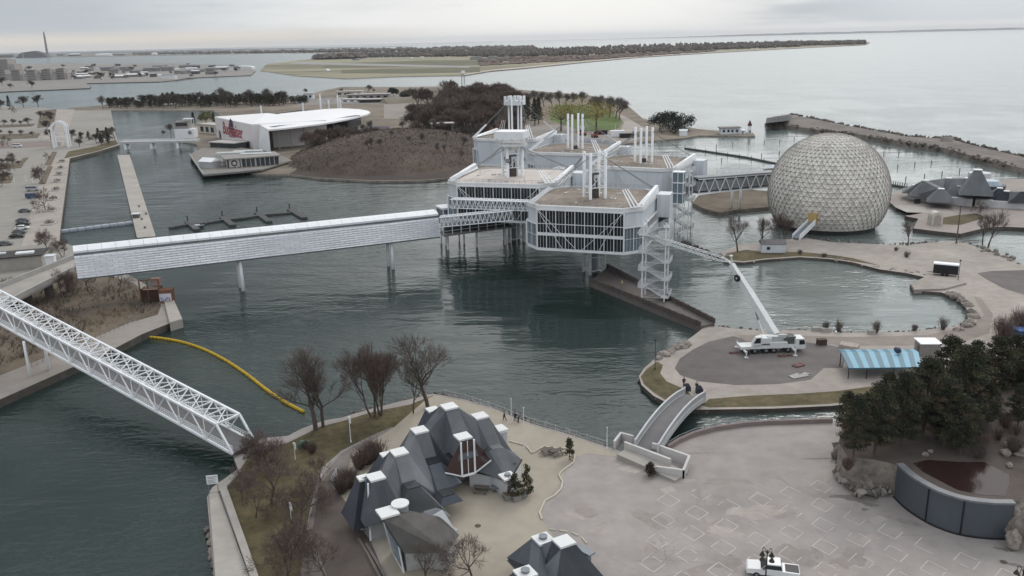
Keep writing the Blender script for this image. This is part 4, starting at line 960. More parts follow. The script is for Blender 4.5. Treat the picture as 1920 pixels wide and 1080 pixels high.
for i in range(22):
    px = rnd.uniform(650, 880); py = rnd.uniform(258, 292)
    p = G(px, py, 1); zz = hill_z(p.x, p.y)
    p = G(px, py, 6.0); zz = hill_z(p.x, p.y) - .1; px, py = proj((p.x, p.y, zz))
    h = rnd.uniform(4, 7); pt = proj((p.x, p.y, zz + h))[1]
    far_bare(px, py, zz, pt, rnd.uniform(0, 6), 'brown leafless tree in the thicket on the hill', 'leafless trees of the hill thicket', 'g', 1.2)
for i, (px, py, t_) in enumerate([(805, 240, 190), (830, 245, 186), (850, 240, 182), (870, 235, 180), (895, 235, 178), (920, 232, 180), (790, 245, 195), (862, 225, 176), (905, 222, 174), (930, 225, 176)]):
    far_bare(px, py, .9, t_, i * .9, 'dense brown leafless tree at the crest behind the hill', 'leafless trees at the hill crest', 'r', 1.5)
for i in range(70):
    px = rnd.uniform(775, 965); py = rnd.uniform(188, 262)
    if px < 800 and py < 205: continue
    far_bare(px, py, .9, py - rnd.uniform(30, 52), i * 1.7, 'brown leafless tree in the wood behind the hill', 'leafless trees of the wood behind the hill', 'r', rnd.uniform(1.1, 1.6))
for i, (px, py, t_) in enumerate([(945, 195, 166), (985, 200, 172), (1000, 198, 168), (1020, 200, 170), (1035, 202, 172), (1048, 200, 168), (1060, 198, 174), (1072, 200, 172), (1092, 200, 170), (1120, 215, 178), (1130, 218, 176), (1142, 220, 178), (1155, 222, 180), (1162, 224, 184)]):
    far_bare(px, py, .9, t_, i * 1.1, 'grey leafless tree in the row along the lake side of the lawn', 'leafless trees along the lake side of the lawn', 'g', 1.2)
def conifers(pts, label, group, first=None, mats=PINE, wd=2.0, kind='cone', ref=None):
    for i, (px, py, t_) in enumerate(pts):
        p = G(px, py, .9); h = HT(p, t_) - .9
        if ref is None: ref = proto_pine('spruce', label, 200, 10.0, wd, kind, mats, .7); ref.location = p; ref['group'] = group; s = h / 10; ref.scale = (s, s, s)
        else: dup(ref, p, i * 1.3, h / 10, label, group)
    return ref
SPR = conifers([(985, 232, 178), (1003, 235, 184), (1010, 232, 182), (990, 228, 182)], 'dark narrow spruce behind the rear pods', 'spruces behind the rear pods')
conifers([(364, 236, 210), (402, 234, 210)], 'dark spruce beside the pale green willow behind the stage', 'spruces beside the pale willow', ref=SPR)
for i, (px, py, t_, lb) in enumerate([(905, 182, 158, 'broad black evergreen on the lake side of the hill'), (560, 193, 180, 'low dark evergreen at the right end of the tree belt'), (738, 180, 164, 'dark evergreen left of the low earth bank'), (772, 184, 166, 'dark evergreen midway along the low earth bank'), (800, 186, 170, 'dark low evergreen at the end of the earth bank'), (760, 186, 170, 'small dark evergreen in the bank row'), (870, 180, 162, 'small dark evergreen left of the black one')]):
    ball_tree('evergreen_tree', lb, px, py, .9, t_, 9 if i in (0, 1) else 6, 20 + i, leaf=.7)
rnd = random.Random(9)
for i in range(96):
    px = 205 + i * 3.5 + rnd.uniform(-3, 3); py = 201 - i * .06 + rnd.uniform(-3, 4); t_ = py - rnd.uniform(11, 20) - (5 if px > 300 else 0)
    if i % 3: dup(SPR, G(px, py, .9), i, (1.9, 1.9, (HT(G(px, py, .9), t_) - .9) / 10), 'dark evergreen in the long tree belt beyond the lagoon', 'evergreens of the long tree belt')
    else: far_bare(px, py, .9, t_ - rnd.uniform(0, 6), i, 'leafless tree standing in the long evergreen belt', 'leafless trees of the long belt', 'k', 1.5)
for i, (px, py, t_) in enumerate([(415, 195, 162), (422, 195, 168), (430, 196, 170), (470, 195, 166), (505, 194, 164), (465, 196, 172), (193, 204, 178), (572, 178, 165)]):
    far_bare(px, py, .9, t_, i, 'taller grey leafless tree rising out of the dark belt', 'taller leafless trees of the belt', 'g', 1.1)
for i, (px, py, t_) in enumerate([(640, 178, 165), (690, 175, 158), (700, 175, 166), (655, 186, 172), (555, 232, 222), (215, 262, 236), (320, 252, 230), (338, 255, 236), (305, 255, 244)]):
    far_bare(px, py, .9, t_, i, ['leafless tree behind the stage masts', 'tall leafless tree at the lake edge behind the stage', 'leafless tree by the low white house', 'leafless tree on the road verge behind the stage', 'small brown tree behind the stage roof', 'leafless tree at the end of the low white bridge', 'leafless tree left of the white boat house', 'leafless tree close to the white boat house', 'low leafless tree before the white boat house'][i], None, 'g', 1.3)
# dark shrubs in front of the stage and west gardens
rnd = random.Random(21)
for i in range(26):
    px = rnd.uniform(575, 700); py = 290 - (px - 575) * .12 + rnd.uniform(-8, 6)
    far_bare(px, py, .9, py - rnd.uniform(24, 45), i, 'tall thin leafless tree in front of the open stage side', 'leafless trees in front of the stage', 'r', .9)
for i in range(14):
    px = rnd.uniform(130, 205); py = rnd.uniform(255, 276)
    if i % 2: dup(SPR, G(px, py, Z3), i, (.9, .9, rnd.uniform(.5, .9)), 'dark evergreen in the garden at the white arch', 'evergreens in the garden at the arch')
    else: far_bare(px, py, Z3, py - rnd.uniform(10, 22), i, 'leafless shrub tree in the garden at the white arch', 'leafless trees in the garden at the arch', 'k', 1.6)
for i, (px, py, t_) in enumerate([(2, 205, 184), (18, 204, 182), (45, 202, 178), (72, 200, 176), (95, 262, 240), (88, 245, 224), (95, 228, 215)]):
    (far_bare(px, py, Z3, t_, i, 'leafless tree on the far left shore', 'leafless trees on the far left shore', 'k', 1.4) if i != 1 else dup(SPR, G(px, py, Z3), 0, (1.3, 1.3, 1.4), 'dark spruce on the far left shore', 'x'))
# brush on the left bank
from mathutils import noise as _nz
rnd = random.Random(33); mb = MB()
for _ in range(2600):
    px, py = rnd.uniform(-40, 300), rnd.uniform(505, 690)
    lo_, hi_ = (600 - px * .25 if px < 150 else 545), 700 - px * .37
    if not (525 + max(0, (px - 200) * .3) < py < hi_ - 12): continue
    p = G(px, py, Z3); h = rnd.uniform(.3, 1.9)
    if _nz.noise(p * .13) < -.08 and rnd.random() < .8: continue
    kk = 2 if (160 < px < 260 and py > 585) else rnd.choice((0, 1))
    for k in range(6):
        a = rnd.uniform(0, 6.28); q = p + Vector((math.cos(a) * h * .45, math.sin(a) * h * .45, h * rnd.uniform(.5, 1))); mb.tube(p, q, .028, .014, 3, cap=False, k=kk)
struct(mb.build('brush', [mat('bank_brush', (.10, .074, .058), .3, .4, .95, world=True), mat('bank_brush_dark', (.065, .05, .042), .3, .4, .95, world=True), mat('dry_reed', (.19, .135, .08), .25, .4, .95, world=True)]), 'stuff', 'brown brush and dry reeds on the bank between the two white bridges', 'brush')
# --- far woods on the island spit
def wood(name, label, quads, hmin, hmax, wd, seed, mats, n):
    rnd = random.Random(seed); mb = MB()
    for _ in range(n):
        (x0, ya0, yb0), (x1, ya1, yb1) = rnd.choice(quads); f = rnd.random(); px = x0 + (x1 - x0) * f; g = rnd.random(); py = (ya0 + (ya1 - ya0) * f) * (1 - g) + (yb0 + (yb1 - yb0) * f) * g
        p = G(px, py, 1.4); h = rnd.uniform(hmin, hmax); r = wd * rnd.uniform(.7, 1.3)
        vs, fs = [], []
        for a, (zz, rr) in enumerate(((0, .55), (.45, 1.0), (.8, .7), (1.0, .12))):
            for k in range(6): an = k * 1.047 + a * .5; q = r * rr * rnd.uniform(.7, 1.25); vs.append((p.x + math.cos(an) * q, p.y + math.sin(an) * q, p.z + h * zz * rnd.uniform(.9, 1.1)))
        for a in range(3):
            for k in range(6): fs.append((a * 6 + k, a * 6 + (k + 1) % 6, a * 6 + 6 + (k + 1) % 6, a * 6 + 6 + k))
        fs.append(tuple(range(18, 24))); mb.mesh(vs, fs, rnd.randrange(len(mats)))
    return struct(mb.build(name, mats), 'stuff', label, 'wood')
WM = [mat('far_wood_brown', (.115, .095, .082), .3, .02, .95, world=True), mat('far_wood_grey', (.135, .115, .10), .3, .02, .95, world=True), mat('far_wood_dark', (.085, .078, .07), .3, .02, .95, world=True)]
wood('wood', 'far leafless wood along the island spit behind the beach', [((640, 108, 105), (900, 106, 98)), ((900, 108, 97), (1100, 104, 90)), ((1100, 105, 90), (1340, 95, 82)), ((1340, 94, 83), (1500, 88, 80)), ((1500, 86, 80.5), (1622, 83, 80))], 9, 18, 8, 4, WM, 2600)
wood('wood', 'low red brown scrub between the beach and the far wood', [((900, 124, 110), (1100, 113, 104)), ((1100, 113, 104), (1340, 97, 93))], 2, 5, 9, 8, [mat('scrub_red', (.15, .105, .09), .25, .01, .95, world=True), mat('scrub_brown', (.14, .11, .095), .25, .01, .95, world=True)], 700)
wood('wood', 'far strip of wood behind the port basin', [((250, 103, 101), (520, 99.5, 97)), ((520, 99.5, 97), (760, 97, 92)), ((760, 99, 92), (1000, 94, 88)), ((595, 112, 110), (680, 110, 107))], 12, 22, 18, 6, WM, 900)
# ================================================================== PAVILIONS with faceted slate roofs
CAPW = mat('white_roof_cap', (.66, .66, .65), .08, 1, .6)
CAPD = mat('dark_skylight', (.030, .034, .036), .3, 1, .3)
SLATE2 = mat('slate_grey_roofing', (.135, .140, .146), .3, .45, .75, stretch=(1, 1, .3))
SLATE3 = mat('slate_dark_roofing', (.066, .072, .086), .2, .5, .75, stretch=(1, 1, .3))
PWALL = mat('pavilion_white_wall', (.50, .505, .51), .14, .5, .7)
REDW = mat('red_interior', (.085, .030, .028), .4, .8, .7)
def KC(x, y, z): return G(610 + x / 4.8, 740 + y / 4.8, z)
def sq(c, r, th, z=None):
    z = c.z if z is None else z
    return [Vector((c.x + r * math.cos(th + k * math.pi / 2), c.y + r * math.sin(th + k * math.pi / 2), z)) for k in range(4)]
def roof_unit(t, a, b, ra, rb, sa, sb, eave, th, mt, o):
    """one slate roof running from cap a to cap b: hull of both caps and both skirts"""
    sa, sb = sa * 1.2, sb * 1.2
    mb = MB()
    for c, r, s, e in ((a, ra, sa, eave[0]), (b, rb, sb, eave[1])):
        if s: mb.hull([v - o for v in sq(c, r, th)] + [v - o for v in sq(c, s, th, e)])
    lnk = []
    for c, d_, r, s, e in ((a, b, ra, sa, eave[0]), (b, a, rb, sb, eave[1])):
        near = lambda q: sorted(q, key=lambda v: math.hypot(v.x - d_.x, v.y - d_.y))[:2]
        lnk += [v - o for v in near(sq(c, r, th))] + ([v - o for v in near(sq(c, s, th, e))] if s else [])
    mb.hull(lnk)
    return mb.build('roof', [mt], t)
def cap(t, c, r, th, mt, o, h=.22):
    mb = MB(); q = sq(c, r * 1.04, th); mb.prism([(v.x - o.x, v.y - o.y) for v in q], c.z - o.z - .02, c.z - o.z + h); return mb.build('roof_cap', [mt], t)
def big_pavilion():
    o = KC(900, 800, Z1); o.z = Z1
    t = thing('pavilion', 'large clustered pavilion with dark slate roofs and white square caps', 'building', o)
    th = R_(28 + 45)
    c1, c2, c4, c5 = KC(1115, 112, 11.2), KC(1392, 197, 9.0), KC(1238, 382, 9.2), KC(848, 325, 9.2)
    c6, c7, c8, c9 = KC(665, 522, 9.0), KC(455, 745, 8.6), KC(965, 140, 10.0), KC(545, 545, 8.0)
    d1, d2, d3 = KC(965, 595, 6.2), KC(775, 815, 6.6), KC(1090, 880, 4.4)
    c10 = KC(1640, 740, 4.0); c7b = KC(340, 755, 8.2); m1 = KC(1500, 560, 6.0); d2e = KC(930, 1020, 4.2); sh = KC(1500, 470, 5.2)
    r = 1.35; E = Z1 + 2.3
    roof_unit(t, c1, c2, r, r, 5.2, 4.2, (E, E), th, SLATE2, o)
    roof_unit(t, c1, c4, r, r, 3.2, 1.75, (E + 2, E + 3.2), th, SLATE, o)
    roof_unit(t, c1, c8, r, 1.1, 4.5, 3.6, (E, E), th, SLATE3, o)
    roof_unit(t, c1, c5, r, r, 4.2, 4.2, (E, E), th, SLATE, o)
    roof_unit(t, c5, c6, r, r, 4.2, 4.4, (E, E), th, SLATE, o)
    roof_unit(t, c5, d1, r, 1.2, 3.0, 3.4, (E, E), th, SLATE2, o)
    roof_unit(t, d1, d3, 1.2, 1.2, 3.2, 1.9, (E, E), th, SLATE3, o)
    roof_unit(t, c6, d2, r, 1.2, 4.4, 3.8, (E, E), th, SLATE2, o)
    roof_unit(t, d2, d2e, 1.2, 1.2, 3.8, 2.4, (E, E), th, SLATE2, o)
    roof_unit(t, c6, c7, r, r, 4.0, 3.1, (E, E + .4), th, SLATE, o)
    roof_unit(t, c6, c9, r, .9, 3.5, 3.2, (E, E), th, SLATE3, o)
    roof_unit(t, c7, c7b, r, .9, 2.4, 2.9, (E, E - .6), th, SLATE3, o)
    roof_unit(t, c2, KC(1540, 470, 6.0), r, 1.1, 3.0, 2.6, (E + .6, E + .6), th, SLATE2, o)
    mb = MB(); mb.hull([KC(x, y, z) - o for x, y, z in ((1475, 510, 6.0), (1600, 478, 6.0), (1530, 480, 6.2), (1335, 690, 3.7), (1560, 748, 3.4), (1650, 790, 3.2), (1768, 585, 3.5), (1700, 520, 3.9), (1400, 600, 4.2))]); mb.build('roof', [SLATE], t)
    mb = MB(); ev = [KC(x, y, z) - o for x, y, z in ((1335, 690, 3.7), (1560, 748, 3.4), (1650, 790, 3.2), (1768, 585, 3.5))]
    for p, q in zip(ev, ev[1:]): mb.bar(p, q, .22, .2)
    mb.build('gutter', [BLACK], t)
    for c, rr in ((c1, r), (c2, r), (c4, r), (c5, r), (c6, r), (c7, r), (c8, 1.1), (c9, .9), (c7b, .9)): cap(t, c, rr, th, CAPW, o)
    for c, rr in ((d1, 1.2), (d2, 1.2), (d3, 1.2), (sh, 1.0)): cap(t, c, rr, th, CAPD, o, .1)
    cp = cap(t, c10, 1.3, th, CAPW, o); mb = MB(); q = c10 - o; mb.tube(q + Vector((0, 0, .2)), q + Vector((0, 0, .5)), .45, .4, 12); mb.build('vent', [STEEL], cp)
    # worn white patches where paint peels beside the ridge
    mb = MB()
    # glazed gable below the near cap: posts, red room inside
    f = sq(c4, r, th); f = sorted(f, key=lambda v: (v - EYE).length)[:2]; f.sort(key=lambda v: v.x)
    L_, Rr_ = f[0] - o, f[1] - o; out = Vector((Rr_.y - L_.y, -(Rr_.x - L_.x), 0)).normalized() * .35; if_ = out.dot(EYE - c4)
    if if_ < 0: out = -out
    zb = 3.1; wl = (L_ - Rr_).normalized() * 2.7
    mb = MB(); top = [L_ + out, Rr_ + out]; mb.quad(L_ + out + wl * .9 + Vector((0, 0, 4.3 - L_.z)), L_ + out + Vector((0, 0, zb - L_.z)), Rr_ + out + Vector((0, 0, zb - Rr_.z)), Rr_ + out - wl * .9 + Vector((0, 0, 4.3 - Rr_.z)), Rr_ + out, L_ + out)
    g = mb.build('gable_window', [mat('dark_red_glass', (.045, .022, .022), .6, .5, .1, spec=.6)], t)
    mb = MB()
    for p in (L_, Rr_): mb.bar(p + out * 1.3, Vector((p.x, p.y, zb)) + out * 1.3, .24)
    mb.bar(Vector((L_.x, L_.y, zb)) + out * 1.3, Vector((Rr_.x, Rr_.y, zb)) + out * 1.3, .24); mb.bar(L_ + out * 1.3 + wl * .9 + Vector((0, 0, 4.3 - L_.z)), L_ + out * 1.3 + Vector((0, 0, zb - L_.z)), .14); mb.bar(Rr_ + out * 1.3 - wl * .9 + Vector((0, 0, 4.3 - Rr_.z)), Rr_ + out * 1.3 + Vector((0, 0, zb - Rr_.z)), .14)
    mb.bar((L_ + Rr_) / 2 + out * 1.2, (L_ + Rr_) / 2 + out * 1.2 + Vector((0, 0, zb - L_.z)), .1)
    mb.build('gable_frame', [WHITE], g)
    # glazed slit at the left cap
    f = sorted(sq(c7, r, th), key=lambda v: v.x)[:2]; f.sort(key=lambda v: v.y)
    mb = MB(); p, q = f[0] - o, f[1] - o; dx = Vector((-.25, -.1, 0))
    mb.quad(p + dx, q + dx, Vector((q.x - .9, q.y - .3, .3)), Vector((p.x - .3, p.y - 1.2, .3))); g = mb.build('gable_window', [GLASSB], t)
    mb = MB(); mb.bar(p + dx * 1.4, Vector((p.x - .35, p.y - 1.3, .2)), .2); mb.bar(q + dx * 1.4, Vector((q.x - 1.0, q.y - .4, .2)), .2); mb.build('gable_frame', [WHITE], g)
    # white walls under the eaves
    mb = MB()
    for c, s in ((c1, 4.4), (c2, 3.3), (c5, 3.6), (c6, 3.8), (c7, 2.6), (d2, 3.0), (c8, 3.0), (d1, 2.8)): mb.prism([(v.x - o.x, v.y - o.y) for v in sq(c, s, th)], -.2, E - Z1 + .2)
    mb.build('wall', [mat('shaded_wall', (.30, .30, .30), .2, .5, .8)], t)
    mb = MB(); fan = [KC(x, y, Z1) - o for x, y in ((1300, 832), (1490, 842), (1585, 900), (1640, 940), (1700, 880), (1762, 705), (1600, 630), (1350, 720))]
    mb.prism([(v.x, v.y) for v in fan], -.1, 2.05); mb.build('curved_wall', [PWALL], t)
    # shaft with louvred door at the right
    s3 = KC(1560, 300, 6.0); mb = MB(); mb.prism([(v.x - o.x, v.y - o.y) for v in sq(s3, 1.25, th)], -.1, 5.0 - .6); shf = mb.build('shaft', [PWALL], t)
    mb = MB(); mb.prism([(v.x - o.x, v.y - o.y) for v in sq(s3, 1.5, th)], 4.4, 4.8); mb.build('shaft_cap', [CAPW], shf)
    mb = MB()
    for k in range(4): p = s3 - o; mb.bar((p.x - .9 + k * .5, p.y - 1.18 + k * .03, .2), (p.x - .9 + k * .5, p.y - 1.18 + k * .03, 4.2), .05)
    mb.build('louvre', [STEEL], shf)
    # lower kitchen block nearest the camera with round flue
    def K2(x, y, z): return G(640 + x / 6, 900 + y / 6, z)
    k1, k2, k3 = K2(520, 370, 8.0), K2(1010, 640, 5.4), K2(1090, 430, 5.0)
    mb = MB(); base = [K2(730, 1040, Z1), K2(1200, 1040, Z1), K2(1330, 800, Z1), K2(1120, 560, Z1), K2(560, 690, Z1)]
    eav = [K2(715, 830, 4.6), K2(1200, 815, 4.6), K2(1325, 620, 4.6)]
    mb.hull([p - o for p in eav] + [v - o for v in sq(k1, 1.3, th)] + [K2(1060, 430, 6.4) - o, K2(1140, 420, 6.2) - o, K2(600, 700, 4.2) - o]); mb.build('roof', [mat('weathered_roofing', (.085, .08, .074), .4, .6, .85)], t)
    cap(t, k1, 1.5, th, CAPW, o)
    mb = MB(); mb.prism([((p.x - o.x) * 1.0, (p.y - o.y) * 1.0) for p in (K2(740, 1030, Z1), K2(960, 985, Z1), K2(1200, 1030, Z1), K2(1320, 790, Z1), K2(1060, 640, Z1), K2(640, 800, Z1))], -.1, 2.9); mb.build('wall', [mat('stained_white_wall', (.36, .36, .35), .35, .6, .8)], t)
    fl = K2(665, 330, 7.6) - o; mb = MB(); mb.tube(fl + Vector((0, 0, -2)), fl + Vector((0, 0, .7)), .95, .95, 20); fu = mb.build('flue', [mat('galvanised', (.30, .31, .31), .2, 1, .5, metal=.4)], t, False)
    mb = MB(); mb.tube(fl + Vector((0, 0, .7)), fl + Vector((0, 0, .85)), 1.05, 1.05, 20); mb.build('flue_cap', [CAPW], fu)
    g = MB(); a, b, c_, d_ = K2(500, 470, 6.8) - o, K2(610, 470, 6.8) - o, K2(720, 1030, Z1) - o, K2(590, 800, Z1) - o; dz = Vector((-.15, -.25, 0))
    g.quad(a + dz, b + dz, c_ + dz, d_ + dz); gw = g.build('gable_window', [GLASSB], t)
    mb = MB(); tip = K2(545, 370, 8.1) - o; mb.bar(a + dz, d_ + dz, .16); mb.bar(b + dz, c_ + dz, .16); mb.bar((a + b) / 2 + dz, (c_ + d_) / 2 + dz, .12); mb.bar(d_ + dz, c_ + dz, .14); mb.bar(tip + dz, b + dz, .2); mb.bar(tip + dz, a + dz, .12); mb.build('gable_frame', [WHITE], gw)
    mb = MB(); mb.quad(tip + dz, a + dz * 1.05, b + dz * 1.05); mb.build('red_gable', [mat('red_gable', (.16, .035, .04), .2, 1, .6)], t)
    fin = K2(1140, 400, 6.4) - o; e2 = K2(1300, 600, 4.7) - o; mb = MB(); mb.hull([fin + Vector((-.3, 0, 0)), fin + Vector((.2, 0, 0)), fin + Vector((0, 0, .8)), fin + Vector((-1.6, .1, -.2)), e2, e2 + Vector((0, 0, .15))]); mb.build('ridge_flashing', [CAPW], t)
    return t
big_pavilion()
def small_pavilion():
    def K3(x, y, z): return G(930 + x / 8.727, 960 + y / 8.727, z)
    e1, e2, e3 = K3(770, 455, 6.4), K3(1110, 495, 7.2), K3(480, 1010, 6.0)
    o = K3(850, 900, Z1); th = R_(28 + 45)
    t = thing('pavilion', 'smaller dark roofed pavilion with three white caps at the lower edge of the plaza', 'building', o)
    roof_unit(t, e1, e3, 1.3, 1.3, 3.6, 3.0, (3.4, 3.4), th, SLATE3, o); roof_unit(t, e2, e1, 1.3, 1.1, 4.2, 3.6, (3.0, 3.0), th, SLATE, o)
    roof_unit(t, e2, K3(1000, 1150, 4.6), 1.3, 1.3, 4.2, 3.4, (3.0, 2.8), th, SLATE, o)
    for c in (e1, e2, e3):
        cp = cap(t, c, 1.35, th, CAPW, o)
        if c is not e2: mb = MB(); q = c - o; mb.tube(q + Vector((0, 0, .15)), q + Vector((0, 0, .55)), .42, .5, 14); mb.build('vent', [STEEL], cp)
    mb = MB(); mb.prism([(v.x - o.x, v.y - o.y) for c, s in ((e2, 3.5),) for v in sq(c, s, th)], -.1, 2.2); mb.prism([(v.x - o.x, v.y - o.y) for v in sq(e3, 2.6, th)], -.1, 2.3); mb.build('wall', [PWALL], t)
    p = K3(1440, 620, 3.4) - o; mb = MB(); mb.box(p, (2.6, 1.0, .18), R_(-48)); mb.box(p + Vector((0, 0, -1.2)), (1.6, .7, 2.0), R_(-48)); mb.build('serving_hatch', [STEEL], t)
    return t
small_pavilion()
# --- pavilions behind the dome
def far_pavilions():
    def K4(x, y, z): return G(1680 + x / 8, 310 + y / 8, z)
    o = K4(700, 500, 1.3); th = R_(20)
    t = thing('pavilion', 'grey roofed pavilion group with white walls on the islet behind the dome', 'building', o)
    c = [K4(450, 230, 8.5), K4(790, 195, 9.0), K4(680, 355, 7.5), K4(1080, 195, 9.5), K4(960, 310, 7.0), K4(290, 300, 6.0)]
    for a, b, s1, s2, m_ in ((0, 1, 6, 7, SLATE2), (0, 2, 4, 5, SLATE2), (1, 3, 6, 6, SLATE2), (1, 4, 5, 6, SLATE), (0, 5, 5, 5, SLATE2), (3, 4, 4, 5, SLATE)): roof_unit(t, c[a], c[b], 1.3, 1.3, s1, s2, (3.6, 3.6), th, m_, o)
    for q in c: cap(t, q, 1.3, th, CAPW, o)
    mb = MB(); mb.prism([(p.x - o.x, p.y - o.y) for p in (K4(170, 500, 1.3), K4(480, 560, 1.3), K4(1140, 620, 1.3), K4(1150, 470, 1.3), K4(200, 400, 1.3))], -.1, 2.6); mb.build('wall', [PWALL], t)
    mb = MB(); mb.box(K4(320, 545, 2.0) - o, (2, .5, 2)); mb.build('door', [BLACK], t)
    mb = MB(); a = K4(520, 235, 8.2) - o; b = K4(500, 440, 3.5) - o; mb.bar(a, b, .35); mb.build('gable_post', [WHITE], t)
    o = K4(1230, 300, 1.3); t = thing('pavilion', 'tall grey tower pavilion with dark curved balcony behind the dome', 'building', o)
    q = K4(1230, 70, 14); roof_unit(t, q, K4(1240, 100, 13), 1.4, 1.6, 6, 6, (6, 6), th, SLATE2, o); cap(t, q, 1.8, th, CAPW, o)
    mb = MB(); p = K4(1230, 300, 1.3) - o; mb.tube(p + Vector((0, 0, -1)), p + Vector((0, 0, 5)), 4, 4, 16); mb.build('wall', [PWALL], t)
    mb = MB(); p = K4(1400, 290, 6.0) - o; mb.tube(p + Vector((0, 0, -2.2)), p, 5.0, 5.4, 24); bc = mb.build('balcony', [mat('navy_balcony', (.03, .035, .055), .2, 1, .6)], t)
    mb = MB(); mb.tube(p, p + Vector((0, 0, 1.6)), 4.0, 3.0, 16); mb.build('balcony_roof', [mat('pale_blue_roof', (.34, .40, .46), .1, 1, .5)], bc)
    o = K4(1500, 500, 1.3); t = thing('pavilion', 'low grey roofed pavilion at the picture edge right of the dome', 'building', o)
    c = [K4(1230, 290, 7), K4(1370, 400, 5.5), K4(1560, 345, 7), K4(1660, 390, 6.4), K4(1900, 400, 6.6), K4(2100, 400, 6.6)]
    for a, b, s1, s2 in ((0, 1, 5, 5), (1, 2, 5, 5), (2, 3, 5, 5), (3, 4, 5, 5), (4, 5, 5, 5)): roof_unit(t, c[a], c[b], 1.2, 1.2, s1, s2, (3.4, 3.4), th, SLATE if a % 2 else SLATE3, o)
    for q in (c[0], c[2], c[3]): cap(t, q, 1.2, th, CAPW, o)
    mb = MB(); mb.prism([(p.x - o.x, p.y - o.y) for p in (K4(1180, 620, 1.3), K4(1500, 640, 1.3), K4(1820, 655, 1.3), K4(2200, 680, 1.3), K4(2200, 500, 1.3), K4(1250, 480, 1.3))], -.1, 2.4); mb.build('wall', [PWALL], t)
    # small arched kiosk
    o = K4(580, 880, 1.3); t = thing('arched_kiosk', 'small pale arched kiosk on the islet behind the dome', 'kiosk', o)
    mb = MB(); n = 10
    prof = [(-1.7, 0), (-1.7, 2.4)] + [(-1.7 * math.cos(math.pi * k / n), 2.4 + 1.7 * math.sin(math.pi * k / n)) for k in range(1, n)] + [(1.7, 2.4), (1.7, 0)]
    mb.hull([(x, y, z) for x, z in prof for y in (-1.5, 1.5)]); mb.build('shell', [mat('cream_shell', (.52, .49, .43), .1, 1, .7)], t)
    mb = MB(); mb.hull([(x * .7, y, z * .78) for x, z in prof for y in (-1.55, -1.4)]); mb.build('door', [mat('beige_door', (.36, .31, .26), .1, 1, .7)], t)
far_pavilions()
